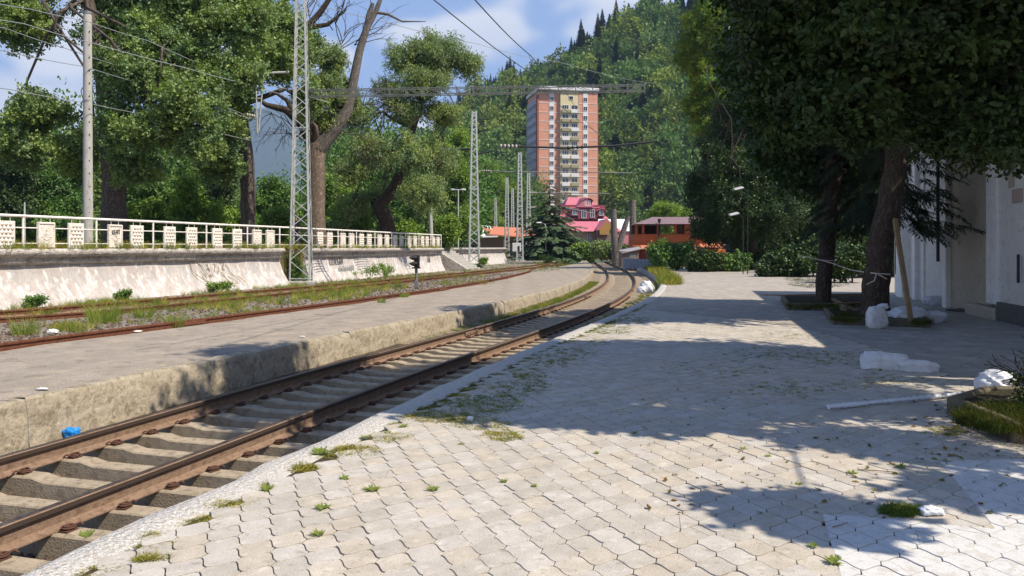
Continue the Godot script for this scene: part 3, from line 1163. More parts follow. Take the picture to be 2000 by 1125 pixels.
func railing_panel(kind: int) -> ArrayMesh:
	# concrete infill panel; kind 0 has rows of domes, kind 1 a moulded flower in a frame
	var m := MB.new()
	var w := .60
	var h := .75
	m.cbox(Vector3(0, h / 2, 0), Vector3(w, h, .07), .012)
	if kind == 0:
		for j in 6:
			for i in (4 if j % 2 == 0 else 3):
				var x: float = (i - (1.5 if j % 2 == 0 else 1.0)) * .13
				m.ball(Vector3(x, .09 + j * .114, .035), Vector3(.056, .05, .045), 8, 4)
	else:
		for q in [[0, h - .035, w, .05], [0, .03, w, .04]]: m.cbox(Vector3(q[0], q[1], .045), Vector3(q[2], q[3], .03), .008)
		for q in [-1.0, 1.0]: m.cbox(Vector3(q * (w / 2 - .022), h / 2, .044), Vector3(.04, h - .1, .03), .008)
		for i in 8:
			var a := TAU * i / 8
			m.ball(Vector3(cos(a) * .085, .33 + sin(a) * .095, .036), Vector3(.03, .03, .022), 6, 4)
			var b := TAU * (i + .5) / 8
			m.bar(Vector3(cos(b) * .03, .33 + sin(b) * .03, .036), Vector3(cos(b) * .14, .33 + sin(b) * .15, .036), .018, .022, Vector3(0, 0, 1))
		for q in [[0, .19], [0, -.19], [.16, 0], [-.16, 0]]: m.ball(Vector3(q[0], .33 + q[1], .036), Vector3(.035, .03, .024), 6, 4)
	return m.mesh()

func left_side() -> void:
	var a := Vector3(-13.49, 0, -22.37)
	var d := (Vector3(-9.63, 0, -36.16) - a).normalized()
	var a0 := a - d * 12.0
	var b0 := Vector3(-9.70, 0, -35.9)
	wall_piece("retaining_wall", "long whitewashed retaining wall with peeling paint, before the lattice mast gap", a0, b0, .22)
	var c0 := Vector3(-9.20, 0, -37.9)
	var c1 := Vector3(-4.75, 0, -58.6)
	wall_piece("retaining_wall", "whitewashed retaining wall with black lettering between mast and steps", c0, c1, 0.0)
	wall_piece("retaining_wall", "pale low retaining wall beyond the concrete steps", Vector3(-4.6, 0, -66.5), Vector3(-.3, 0, -88.0), .6)
	# terrace behind
	var m := MB.new()
	var r := d.cross(Vector3.UP).normalized()
	var q := []
	for p in [a0 - d * 3.0 - r * .5, b0 - r * .5, b0 + Vector3(-.5, 0, -1), c0 - r * .5, c1 + Vector3(-.5, 0, 0), Vector3(-6.2, 0, -66.2), Vector3(-5.1, 0, -66.8), Vector3(-.8, 0, -88.2), Vector3(-.8, 0, -150), Vector3(-160, 0, -150), Vector3(-160, 0, 0)]:
		q.append(Vector2(p.x, p.z))
	m.slab(q, -.1, TERRACE - .02)
	struct("upper_terrace", m.mesh(), M.weedy_ground)
	steps()
	# railing
	fence_a = a0 - r * .42
	fence_b = b0 + d * .6 - r * .42
	fence_c = c1 - r * .5
	var posts := [-330, -210, -75, 45, 188, 299, 403, 483, 546]
	var posts2 := [574, 609, 660, 696, 732, 765, 792, 818, 841, 861.5]
	var ps := []
	for x in posts: ps.append(fence_a.lerp(fence_b, plan(x, fence_a, fence_b)))
	for x in posts2: ps.append(fence_b.lerp(fence_c, plan(x, fence_b, fence_c)))
	var t := thing("railing", "white painted tube railing with moulded concrete panels along the terrace", "railing", ps[0] + Vector3.UP * TERRACE)
	var o0: Vector3 = ps[0] + Vector3.UP * TERRACE
	var post := MB.new()
	post.tube([Vector3(0, -.05, 0), Vector3(0, .92, 0)], [.032], 8)
	var pm := post.mesh()
	for p in ps:
		var o := obj("post", pm, M.fence_paint, t)
		o.position = p + Vector3.UP * TERRACE - o0
	for hh in [[.93, .042, "top_rail"], [.60, .02, "middle_rail"], [.16, .016, "lower_rail"]]:
		var mb := MB.new()
		var pp := []
		for p in ps: pp.append(p + Vector3.UP * (TERRACE + hh[0]) - o0)
		mb.tube(pp, [hh[1]], 8)
		obj(hh[2], mb.mesh(), M.fence_paint, t)
	var hm := MB.new()
	hm.tube([Vector3(0, .65, 0), Vector3(0, .92, 0)], [.008], 5)
	var hang := hm.mesh()
	var dome := railing_panel(0)
	var flower := railing_panel(1)
	var spots := [[-320, 0], [-250, 1], [-180, 0], [-110, 0], [-45, 1], [10, 0], [89, 1], [148, 0], [224, 1], [267, 0], [331, 0], [374, 0], [424, 0], [463, 0], [501, 1], [527, 1], [625, 0], [644, 0], [669, 1], [686, 1], [706, 0], [721, 0], [741, 1], [755, 1], [772, 0], [784, 0], [799, 1], [810, 1], [825, 0], [834, 0], [846, 1], [855, 1]]
	for sp in spots:
		var first: bool = sp[0] < 560
		var fa := fence_a if first else fence_b
		var fb := fence_b if first else fence_c
		var p := fa.lerp(fb, plan(sp[0], fa, fb))
		var dir := (fb - fa).normalized()
		var nr := dir.cross(Vector3.UP).normalized()
		var o := obj("panel", dome if sp[1] == 0 else flower, M.panel_concrete, t)
		o.transform = Transform3D(Basis(dir, Vector3.UP, nr), p + Vector3.UP * (TERRACE + .03) - o0)
		for s in [-.16, .16]: obj("hanger", hang, M.fence_paint, o).position.x = s
		if sp[0] == 224:
			letters(o, "KENT", .15, Vector3(0, .5, .052), M.spray_paint, Basis.from_euler(Vector3(0, 0, .06)) , .8)
		if sp[0] == 148 or sp[0] == 89: pass
	# spray paint on the wall
	var wr := d.cross(Vector3.UP).normalized()
	var n2 := (c1 - c0).normalized()
	var r2 := n2.cross(Vector3.UP).normalized()
	var w2 := find_child("retaining_wall_001", false, false)
	var tilt := Basis(n2, Vector3.UP, r2)
	letters(w2, "CO.N:GRA", .40, n2 * 3.3 + r2 * -.34 + Vector3.UP * .93, M.spray_paint, tilt, .72)
	letters(w2, "AMMAMBI", .40, n2 * 4.3 + r2 * -.22 + Vector3.UP * .50, M.grey_paint, tilt, .8)
	for k in 6:
		var mb := MB.new()
		for side in [[.25, 1.45], [5.4, 7.4]]:
			var pp := []
			for e in 7:
				var u := e / 6.0
				pp.append(n2 * (lerpf(side[0], side[1], u) + k * .1) + r2 * (-.375 + .06 * maxf(0, k - 1.0) * .6) + Vector3.UP * (1.1 - k * .125 + .05 * sin(u * 3.0)))
			mb.tube(pp, [.012], 4)
		obj("painted_stripe", mb.mesh(), M.grey_paint, w2)
	letters(w2, "EbK", .42, n2 * 18.2 + r2 * -.30 + Vector3.UP * .80, M.spray_paint, tilt, .7)
	# an ochre scrawl on the first wall
	var w1 := find_child("retaining_wall", false, false)
	var base := a0
	var sc := [[[388, 515], [390, 530], [400, 544], [412, 553], [419, 549], [416, 535], [408, 518], [400, 510], [392, 511], [388, 515]], [[405, 530], [410, 543], [408, 535]], [[420, 515], [424, 530], [421, 523], [418, 525]], [[422, 535], [426, 538], [424, 540], [420, 536]], [[432, 514], [436, 517], [434, 522], [432, 528], [438, 531], [442, 526], [441, 520]], [[446, 512], [453, 511], [450, 519], [448, 524], [452, 527]], [[456, 516], [460, 524], [459, 531], [466, 537], [474, 541], [478, 551]], [[443, 531], [450, 540], [453, 549], [450, 554], [446, 551]], [[456, 539], [462, 545], [464, 553], [457, 554]]]
	var sm := MB.new()
	for s in sc:
		var pp := []
		for p in s:
			var k: float = plan(p[0], a0, b0)
			var wp := a0.lerp(b0, k)
			var y: float = EYE - (p[1] - HORIZON) / F * -wp.z
			var off := -.40
			for z in [[0.0, 0.0], [.32, -.17], [.52, -.27], [.74, -.34], [.95, -.385], [1.3, -.40]]:
				if y >= z[0]: off = z[1]
			pp.append(wp + wr * (off + .03) + Vector3.UP * y - a0)
		sm.tube(pp, [.014], 4)
	obj("painted_scrawl", sm.mesh(), M.ochre_paint, w1)
	masts()
	wires()
	dwarf_signal()
	bystander()

func letters(parent: Node, text: String, size: float, at: Vector3, m: Material, b: Basis, squeeze := 1.0) -> void:
	var tm := TextMesh.new()
	var f := SystemFont.new()
	f.font_names = PackedStringArray(["Droid Sans"])
	tm.font = f
	tm.text = text
	tm.font_size = 32
	tm.pixel_size = size / 32.0 * 1.3
	tm.depth = .02
	var o := MeshInstance3D.new()
	o.mesh = tm
	o.material_override = m
	o.name = "lettering"
	parent.add_child(o, true)
	o.transform = Transform3D(b * Basis.from_scale(Vector3(squeeze, 1, 1)), at)

func steps() -> void:
	# flight of steps down from the terrace between the two walls
	var a := Vector3(-5.3, 0, -59.4)
	var d := Vector3(.26, 0, -.965).normalized()
	var r := d.cross(Vector3.UP).normalized()
	var t := thing("concrete_steps", "worn concrete steps with a sloping stone-faced flank beside the wall", "steps", a)
	for i in 9:
		var m := MB.new()
		var h := TERRACE - i * .18
		m.cbox(r * (-.6 + i * .28) + d * 2.6 + Vector3.UP * (h / 2 - .05), Vector3(.30, h, 3.4), .015, Basis(r, Vector3.UP, r.cross(Vector3.UP)))
		obj("step", m.mesh(), M.pole_concrete, t)
	var m := MB.new()
	m.quad(r * -.5 + Vector3.UP * 1.62, r * 2.2 + Vector3.UP * .05, r * 2.2 + d * .5 + Vector3.UP * .05, r * -.5 + d * .5 + Vector3.UP * 1.62, Vector3.UP)
	m.tri(r * -.5 + Vector3.UP * 1.62, r * 2.2 + Vector3.UP * .05, r * -.5 + Vector3.UP * -.1, -d)
	m.tri(r * 2.2 + Vector3.UP * .05, r * -.5 + Vector3.UP * -.1, r * 2.2 + Vector3.UP * -.1, -d)
	m.quad(r * -.5 + d * .5 + Vector3.UP * 1.62, r * 2.2 + d * .5 + Vector3.UP * .05, r * 2.2 + d * .5, r * -.5 + d * .5, d)
	obj("flank_wall", m.mesh(), M.coping, t)

func lattice(t: Node3D, h: float, w0: float, w1: float, leg: float, brace: float) -> void:
	# four angle legs and zigzag bracing on each side
	var cn := [Vector2(-1, -1), Vector2(1, -1), Vector2(1, 1), Vector2(-1, 1)]
	for c in cn:
		var m := MB.new()
		var p0 := Vector3(c.x * w0 / 2, -.1, c.y * w0 / 2)
		var p1 := Vector3(c.x * w1 / 2, h, c.y * w1 / 2)
		m.bar(p0 + Vector3(-c.x * leg * .5, 0, 0), p1 + Vector3(-c.x * leg * .5, 0, 0), leg, leg * .22, Vector3(0, 0, 1))
		m.bar(p0 + Vector3(0, 0, -c.y * leg * .5), p1 + Vector3(0, 0, -c.y * leg * .5), leg * .22, leg, Vector3(0, 0, 1))
		obj("leg", m.mesh(), M.galvanised, t)
	for f in 4:
		var a: Vector2 = cn[f]
		var b: Vector2 = cn[(f + 1) % 4]
		var m := MB.new()
		var y := .3
		var flip := f % 2 == 0
		while y < h - .3:
			var w := lerpf(w0, w1, y / h)
			var y2 := minf(y + w * .82, h)
			var wn := lerpf(w0, w1, y2 / h)
			var pa := a if flip else b
			var pb := b if flip else a
			m.bar(Vector3(pa.x * w / 2, y, pa.y * w / 2), Vector3(pb.x * wn / 2, y2, pb.y * wn / 2), brace, brace * .4, Vector3(a.x + b.x, 0, a.y + b.y))
			flip = not flip
			y = y2
		for yy in [.25, h * .5, h - .1]:
			var w := lerpf(w0, w1, yy / h)
			m.bar(Vector3(a.x * w / 2, yy, a.y * w / 2), Vector3(b.x * w / 2, yy, b.y * w / 2), brace, brace, Vector3.UP)
		obj("bracing", m.mesh(), M.galvanised, t)
	var m2 := MB.new()
	m2.cbox(Vector3(0, -.02, 0), Vector3(w0 + .35, .3, w0 + .35), .03)
	obj("footing", m2.mesh(), M.pole_concrete, t)

func masts() -> void:
	var base := D(588, 483, 37.0)
	base.y = 0
	var t := thing("catenary_mast", "tall galvanised lattice mast carrying the long truss beam over the tracks", "catenary mast", base, .12)
	lattice(t, 14.0, .94, .40, .075, .036)
	# the truss beam
	var inv := t.transform.affine_inverse()
	var p0 := inv * D(600, 183, 37.0)
	var p1 := inv * D(1259, 172, 36.0)
	var d := (p1 - p0).normalized()
	var side := d.cross(Vector3.UP).normalized()
	for s in [-1.0, 1.0]:
		for u in [-1.0, 1.0]:
			var m := MB.new()
			m.bar(p0 + side * s * .17 + Vector3.UP * u * .15, p1 + side * s * .17 + Vector3.UP * u * .13, .045, .035)
			obj("beam_chord", m.mesh(), M.beam_grey, t)
	var n := 20
	for s in [-1.0, 1.0]:
		var m := MB.new()
		for i in n + 1:
			var q: Vector3 = p0.lerp(p1, i / float(n)) + side * s * .17
			m.bar(q + Vector3.UP * -.2, q + Vector3.UP * .2, .035, .035, side)
			if i < n:
				var q2: Vector3 = p0.lerp(p1, (i + 1) / float(n)) + side * s * .17
				m.bar(q + Vector3.UP * (.14 if i % 2 == 0 else -.14), q2 + Vector3.UP * (-.14 if i % 2 == 0 else .14), .025, .02)
		obj("beam_lacing", m.mesh(), M.beam_grey, t)
	# bracket to the other side with a V-shaped hanger
	var m := MB.new()
	var b0 := inv * D(565, 141, 37.0)
	var b1 := inv * D(360, 148, 36.0)
	m.tube([b0, b1], [.055, .05], 8)
	obj("bracket_arm", m.mesh(), M.galvanised, t)
	m = MB.new()
	var h0 := inv * D(500, 145, 36.7)
	var h1 := inv * D(515, 145, 36.7)
	var h2 := inv * D(503, 262, 36.7)
	m.tube([h0, h2 + Vector3(-.02, 0, 0)], [.035], 6)
	m.tube([h1, h2 + Vector3(.03, 0, 0)], [.035], 6)
	m.bar(h0.lerp(h2, .4), h1.lerp(h2, .4), .06, .06)
	obj("hanger_frame", m.mesh(), M.galvanised, t)
	m = MB.new()
	for i in 4: m.ball(h0.lerp(h2, .7) + Vector3(-.12 - i * .1, .02 * i, 0), Vector3(.05, .08, .08), 8, 5)
	obj("insulator", m.mesh(), M.porcelain, t)
	m = MB.new()
	m.tube([inv * D(600, 188, 37.0), inv * D(640, 200, 36.6)], [.02], 5)
	obj("stay", m.mesh(), M.galvanised, t)
	# further masts; columns: pixel x, top y, depth, width, label
	var list := [
		[926, 218, 68.0, .95, "galvanised lattice mast in front of the pale low wall beyond the steps"],
		[1015, 298, 98.0, .85, "lattice mast with white cabinet, left of the apartment tower"],
		[1032, 338, 124.0, .85, "lattice mast standing against the left wall of the apartment tower"],
		[990, 347, 134.0, .85, "slim lattice mast between two taller masts beyond the low wall"],
		[1001, 368, 158.0, .8, "thin distant lattice mast beside a taller slim mast"],
		[968, 387, 172.0, .8, "short far lattice mast in front of the red roof"]]
	for e in list:
		var z: float = e[2]
		var b := D(e[0], 483, z)
		b.y = 0
		var q := thing("catenary_mast", e[4], "catenary mast", b, .1, "lattice masts along the far tracks")
		lattice(q, EYE + (HORIZON - e[1]) / F * z, e[3], .42, .09 + z * .0004, .05 + z * .0003)
		if e[0] == 926:
			var iv := q.transform.affine_inverse()
			m = MB.new()
			m.tube([iv * D(797, 289, z), iv * D(925, 292, z)], [.09], 7)
			obj("bracket_arm", m.mesh(), M.dark_metal, q)
			m = MB.new()
			m.tube([iv * D(884, 290, z), iv * D(889, 330, z)], [.05], 5)
			m.tube([iv * D(894, 290, z), iv * D(889, 330, z)], [.05], 5)
			obj("hanger_frame", m.mesh(), M.dark_metal, q)
			m = MB.new()
			m.tube([iv * D(916, 304, z), iv * D(958, 296, z)], [.08], 6)
			obj("side_arm", m.mesh(), M.dark_metal, q)
	# white cabinets by the far masts
	for e in [[1009, 483, 96.0, 1.0, 1.0, "white square equipment cabinet behind a lattice mast"], [1031, 492, 110.0, 1.5, 1.3, "white slanted equipment cabinet at the foot of a lattice mast"]]:
		var p := D(e[0], 483, e[2])
		p.y = EYE - (e[1] - HORIZON) / F * e[2] - e[4] / 2
		var c := thing("equipment_cabinet", e[5], "cabinet", Vector3(p.x, 0, p.z))
		m = MB.new()
		m.cbox(Vector3(0, p.y + e[4] / 2, 0), Vector3(e[3], e[4], .6), .03)
		obj("case", m.mesh(), M.white_wall, c)
		m = MB.new()
		for s in [-.35, .35]: m.bar(Vector3(s, -.1, 0), Vector3(s, p.y + .05, 0), .1, .1)
		obj("stand", m.mesh(), M.grey_metal, c)
		m = MB.new()
		m.cbox(Vector3(.25, p.y + .35, .32), Vector3(.22, .6, .05), .01)
		obj("door", m.mesh(), M.dark_metal, c)
	# concrete pole behind the railing
	var pz := 28.0
	var pb := D(172, 483, pz); pb.y = TERRACE
	t = thing("concrete_pole", "thick pale concrete pole rising behind the railing by the big trunk", "pole", pb)
	m = MB.new()
	m.tube([Vector3(0, -.2, 0), Vector3(-.02, 8.1, 0)], [.165, .135], 16)
	obj("shaft", m.mesh(), M.pole_concrete, t)
	m = MB.new()
	for i in 16: m.cbox(Vector3(.10, .8 + i * .44, .105), Vector3(.03, .05, .03), .005)
	obj("step_hole", m.mesh(), M.dark_metal, t)
	m = MB.new()
	m.tube([Vector3(-.02, 5.0, 0), Vector3(-.02, 5.08, 0)], [.152], 16)
	m.tube([Vector3(-.02, 8.02, 0), Vector3(-.02, 8.1, 0)], [.15], 16)
	obj("clamp_band", m.mesh(), M.grey_metal, t)
	# slimmer poles further off: pixel x, top y, foot y, depth, label
	for e in [[843, 360, 470, 58.0, .16, "leaning concrete post behind the far end of the railing"], [895, 371, 480, 80.0, .08, "slim grey lamp pole on the terrace near a lattice mast"], [48, 395, 440, 24.0, .03, "thin pale stake behind the railing on the terrace"], [1066, 442, 500, 105.0, .09, "curved grey street lamp in front of the dark cedar"]]:
		var b := D(e[0], 483, e[3])
		b.y = TERRACE if e[0] < 1000 else 0.0
		var top: float = EYE + (HORIZON - e[1]) / F * e[3]
		var q := thing("street_lamp" if e[0] == 1066 or e[0] == 895 else "post", e[5], "lamp" if e[0] == 1066 or e[0] == 895 else "post", b)
		m = MB.new()
		m.tube([Vector3(0, -.1, 0), Vector3(-.15 if e[0] == 843 else 0.0, top - b.y, 0)], [e[4], e[4] * .75], 8)
		obj("pole", m.mesh(), M.pole_concrete if e[0] == 843 else M.galvanised, q)
		if e[0] == 1066:
			m = MB.new()
			m.tube([Vector3(0, top - .1, 0), Vector3(-.1, top + .25, 0), Vector3(-.5, top + .45, 0)], [.06], 6)
			obj("arm", m.mesh(), M.galvanised, q)
			m = MB.new()
			m.ball(Vector3(-.85, top + .45, 0), Vector3(.42, .12, .16), 8, 5)
			obj("lamp_head", m.mesh(), M.white_wall, q)
		if e[0] == 895:
			m = MB.new()
			for s in [-.5, .5]:
				m.tube([Vector3(0, top - b.y, 0), Vector3(s * .7, top - b.y + .05, 0)], [.04], 5)
				m.ball(Vector3(s, top - b.y + .03, 0), Vector3(.28, .1, .12), 8, 5)
			obj("lamp_head", m.mesh(), M.white_wall, q)

func wire(label: String, pts: Array, r: float, m: Material, group := "overhead wires") -> void:
	var c := Curve3D.new()
	for p in pts: c.add_point(p)
	var mb := MB.new()
	var pp := []
	for i in pts.size() - 1:
		for k in 6:
			var u := k / 6.0
			var q: Vector3 = (pts[i] as Vector3).lerp(pts[i + 1], u)
			q.y -= sin(u * PI) * (pts[i] as Vector3).distance_to(pts[i + 1]) * .006
			pp.append(q)
	pp.append(pts[pts.size() - 1])
	var o0: Vector3 = pp[0]
	for i in pp.size(): pp[i] -= o0
	mb.tube(pp, [r], 5)
	var o := obj("overhead_wire", mb.mesh(), m)
	o.position = o0
	tag(o, label, "wire", group)

func wires() -> void:
	wire("dark contact wire rising steeply out of view, lower of the pair above the main track", [D(700, -110, 11.0), D(848, 0, 14.0), D(1040, 145, 22.0), D(1085, 178, 36.4)], .011, M.wire)
	wire("dark messenger wire crossing the truss beam and the apartment tower front", [D(860, -80, 11.5), D(928, 0, 14.0), D(1038, 110, 22.0), D(1105, 180, 36.4), D(1160, 254, 60.0), D(1205, 292, 100.0)], .012, M.wire)
	wire("thin wire slanting across the apartment tower below the truss beam", [D(1063, 180, 36.5), D(1175, 262, 66.0), D(1215, 300, 110.0)], .016, M.wire)
	wire("pale wire sloping down from the bare dead treetop to the mountainside", [D(640, 15, 42.0), D(750, 42, 46.0), D(930, 85, 60.0), D(1090, 121, 90.0), D(1300, 165, 160.0)], .02, M.pale_wire)
	wire("short dropper wire hanging from the messenger wire to the truss beam", [D(1033, 107, 21.6), D(1045, 145, 22.0)], .006, M.wire)
	var left := [[[-60, -5], [60, 18], [165, 40], [290, 80], [430, 141], [565, 175]], [[-60, 25], [45, 46], [180, 84], [360, 132], [490, 166], [565, 188]], [[-60, 84], [0, 98], [165, 130], [310, 172], [500, 235]], [[-60, 158], [22, 175], [165, 200], [330, 232], [490, 275]], [[-60, 38], [10, 55], [130, 95], [300, 150], [480, 225]]]
	var lab := ["topmost pale wire crossing the concrete pole near its top", "pale wire just below the topmost one, running to the bracket arm", "pale wire passing the concrete pole at a third of its height down", "lowest pale wire passing the concrete pole among dark leaves", "thin wire between the upper pale wires, ending at the hanger frame"]
	for i in left.size():
		var pp := []
		for k in left[i].size():
			pp.append(D(left[i][k][0], left[i][k][1], lerpf(19.0, 37.0, k / float(left[i].size() - 1))))
		wire(lab[i], pp, .013, M.pale_wire)
	# cross spans with insulators over the far tracks
	for e in [[[976, 285], [1100, 289], [1200, 285], [1282, 276], 67.0, .09, "thick dark cross-span cable with insulators before the apartment tower"], [[940, 333], [1010, 336], [1120, 336], [1236, 338], 98.0, .06, "grey cross-span cable between lattice masts, at the tower's middle floors"], [[1035, 376], [1080, 377], [1120, 377], [1190, 378], 124.0, .08, "grey cross-span cable passing over the red dormer roof ridge"], [[1035, 405], [1080, 406], [1100, 405], [1160, 417], 124.0, .08, "low cross-span cable in front of the red house dormers"]]:
		var pp := []
		for k in 4: pp.append(D(e[k][0], e[k][1], e[4]))
		var t := thing("cross_span", e[6], "cable", pp[0])
		var mb := MB.new()
		var q := []
		for p in pp: q.append(p - pp[0])
		mb.tube(q, [e[5]], 6)
		obj("cable", mb.mesh(), M.dark_metal if e[4] < 80 else M.grey_metal, t)
		mb = MB.new()
		for k in 5: mb.ball((q[0] as Vector3).lerp(q[1], .02 + k * .06), Vector3(.12, .17, .17) * (e[5] / .09), 8, 5)
		obj("insulator", mb.mesh(), M.porcelain, t)
		if e[4] < 80:
			mb = MB.new()
			for k in 4: mb.ball((q[1] as Vector3).lerp(q[2], .1 + k * .09), Vector3(.14, .15, .15), 8, 5)
			obj("insulator", mb.mesh(), M.dark_metal, t)

func dwarf_signal() -> void:
	var p := G(813, 561)
	p.y = 0
	var t := thing("dwarf_signal", "small black two-lamp dwarf signal on a short post by the siding", "signal", p)
	var k := -p.z / F       # metres per pixel
	var m := MB.new()
	m.cbox(Vector3(0, .12, 0), Vector3(.16, .3, .16), .01)
	m.tube([Vector3(0, .2, 0), Vector3(0, .78, 0)], [.06], 8)
	obj("post", m.mesh(), M.signal_grey, t)
	m = MB.new()
	m.cbox(Vector3(0, .80, 0), Vector3(.34, .06, .26), .01)
	obj("shelf", m.mesh(), M.signal_black, t)
	m = MB.new()
	m.cbox(Vector3(.03, 1.07, 0), Vector3(.22, .50, .2), .03)
	obj("case", m.mesh(), M.signal_black, t)
	for i in 2:
		var hm := MB.new()
		var y := 1.2 - i * .24
		hm.tube([Vector3(.03, y, .05), Vector3(-.12, y + .01, .09), Vector3(-.28, y + .02, .12)], [.1, .1, .02], 10)
		var hood := obj("hood", hm.mesh(), M.signal_black, t)
		hm = MB.new()
		hm.ball(Vector3(-.10, y - .02, .15), Vector3(.05, .05, .03), 8, 5)
		obj("lens", hm.mesh(), M.glass_dark, hood)

# a body from tapered capsules joined smoothly, meshed as surface nets
func capsules_mesh(bones: Array, cell: float, blend: float) -> ArrayMesh:
	var lo := Vector3(9, 9, 9); var hi := -lo
	for b in bones:
		for e in [[b[0], b[2]], [b[1], b[3]]]:
			var rr: float = e[1] + cell * 2.0
			lo = lo.min(e[0] - Vector3(rr, rr, rr)); hi = hi.max(e[0] + Vector3(rr, rr, rr))
	var n := Vector3i(((hi - lo) / cell).ceil()) + Vector3i.ONE
	var f := PackedFloat32Array()
	f.resize(n.x * n.y * n.z)
	for z in n.z:
		for y in n.y:
			for x in n.x:
				var p := lo + Vector3(x, y, z) * cell
				var d := 9.0
				for b in bones:
					var ab: Vector3 = b[1] - b[0]
					var h := clampf((p - b[0]).dot(ab) / maxf(ab.length_squared(), 1e-6), 0, 1)
					var e: float = (p - b[0] - ab * h).length() - lerpf(b[2], b[3], h)
					var g := clampf(.5 + .5 * (d - e) / blend, 0, 1)
					d = lerpf(d, e, g) - blend * g * (1.0 - g)
				f[(z * n.y + y) * n.x + x] = d
	var at := {}
	var m := MB.new()
	for z in n.z - 1:
		for y in n.y - 1:
			for x in n.x - 1:
				var s := Vector3.ZERO
				var c := 0
				for ax in 3:
					for k in 4:
						var o := Vector3i.ZERO
						o[(ax + 1) % 3] = k % 2; o[(ax + 2) % 3] = k / 2
						var q := o; q[ax] = 1
						var fa := f[((z + o.z) * n.y + y + o.y) * n.x + x + o.x]
						var fb := f[((z + q.z) * n.y + y + q.y) * n.x + x + q.x]
						if (fa < 0) != (fb < 0):
							s += Vector3(o).lerp(Vector3(q), fa / (fa - fb)); c += 1
				if c > 0: at[Vector3i(x, y, z)] = lo + (Vector3(x, y, z) + s / c) * cell
	for key in at:
		for ax in 3:
			var a1 := (ax + 1) % 3
			var a2 := (ax + 2) % 3
			var e := Vector3i.ZERO; e[ax] = 1
			var fa := f[(key.z * n.y + key.y) * n.x + key.x]
			var kb: Vector3i = key + e
			var fb := f[(kb.z * n.y + kb.y) * n.x + kb.x]
			if (fa < 0) == (fb < 0): continue
			var o1 := Vector3i.ZERO; o1[a1] = 1
			var o2 := Vector3i.ZERO; o2[a2] = 1
			if at.has(key - o1) and at.has(key - o2) and at.has(key - o1 - o2):
				m.quad(at[key], at[key - o1], at[key - o1 - o2], at[key - o2], Vector3(e) * (1.0 if fa < 0 else -1.0))
	return m.mesh()

func bystander() -> void:
	var p := D(577, 483, 45.0)
	p.y = TERRACE
	var t := thing("person", "person in dark jacket walking on the terrace behind the lattice mast", "person", p, .7)
	var b := []
	var hip := Vector3(0, .92, 0)
	for s in [-1.0, 1.0]:
		b.append([hip + Vector3(s * .09, 0, 0), Vector3(s * .1, .5, s * .12), .085, .06])
		b.append([Vector3(s * .1, .5, s * .12), Vector3(s * .1, .09, s * .2 - .05), .058, .04])
		b.append([Vector3(s * .1, .05, s * .2 - .07), Vector3(s * .1, .04, s * .2 + .12), .045, .035])
		b.append([Vector3(s * .18, 1.42, 0), Vector3(s * .24, 1.14, -s * .08), .052, .042])
		b.append([Vector3(s * .24, 1.14, -s * .08), Vector3(s * .23, .9, -s * .02 + .05), .04, .03])
		b.append([Vector3(s * .23, .88, -s * .02 + .06), Vector3(s * .225, .78, -s * .02 + .08), .035, .02])
	b.append([hip, Vector3(0, 1.2, 0), .13, .12])
	b.append([Vector3(0, 1.2, 0), Vector3(0, 1.4, 0), .12, .14])
	b.append([Vector3(-.13, 1.42, 0), Vector3(.13, 1.42, 0), .06, .06])
	b.append([Vector3(0, 1.4, 0), Vector3(0, 1.56, .02), .05, .05])
	b.append([Vector3(0, 1.58, .02), Vector3(0, 1.66, .015), .082, .09])
	b.append([Vector3(0, 1.60, .1), Vector3(0, 1.585, .115), .014, .012])
	obj("body", capsules_mesh(b, .03, .04), M.skin, t)
	var j := [[Vector3(0, .95, 0), Vector3(0, 1.2, 0), .155, .145], [Vector3(0, 1.2, 0), Vector3(0, 1.41, 0), .145, .155], [Vector3(-.14, 1.42, 0), Vector3(.14, 1.42, 0), .08, .08]]
	for s in [-1.0, 1.0]:
		j.append([Vector3(s * .18, 1.42, 0), Vector3(s * .24, 1.14, -s * .08), .072, .062])
		j.append([Vector3(s * .24, 1.14, -s * .08), Vector3(s * .23, .92, -s * .02 + .05), .06, .05])
	obj("jacket", capsules_mesh(j, .03, .03), M.dark_cloth, t)
	j = []
	for s in [-1.0, 1.0]:
		j.append([hip + Vector3(s * .08, 0, 0), Vector3(s * .1, .5, s * .12), .11, .08])
		j.append([Vector3(s * .1, .5, s * .12), Vector3(s * .1, .11, s * .2 - .05), .078, .06])
	obj("trousers", capsules_mesh(j, .03, .03), M.jeans, t)
	obj("hair", capsules_mesh([[Vector3(0, 1.68, -.01), Vector3(0, 1.71, 0), .085, .08]], .02, .02), M.hair, t)

# ---------------------------------------------------------------- buildings
func bx(called: String, c: Vector3, s: Vector3, m: Material, parent: Node, bev := 0.0, b := Basis.IDENTITY) -> MeshInstance3D:
	var mb := MB.new()
	if bev > 0.0: mb.cbox(c, s, bev, b)
	else: mb.box(c, s, b)
	return obj(called, mb.mesh(), m, parent)

func window_at(parent: Node, c: Vector3, w: float, h: float, face: Basis, panes := 2) -> MeshInstance3D:
	# frame bars in front of a dark pane; c is the centre on the wall
	var mb := MB.new()
	var f := .09 if w > 1.0 else .07
	for s in [-1.0, 1.0]:
		mb.box(c + face * Vector3(s * (w / 2 - f / 2), 0, .06), Vector3(f, h, .12), face)
		mb.box(c + face * Vector3(0, s * (h / 2 - f / 2), .06), Vector3(w - 2 * f, f, .12), face)
	for i in panes - 1:
		mb.box(c + face * Vector3(-w / 2 + w * (i + 1) / panes, 0, .055), Vector3(f * .8, h - 2 * f, .1), face)
	var o := obj("window", mb.mesh(), M.window_frame, parent)
	bx("pane", c + face * Vector3(0, 0, .03), Vector3(w - f, h - f, .03), M.glass_dark, o, 0.0, face)
	return o

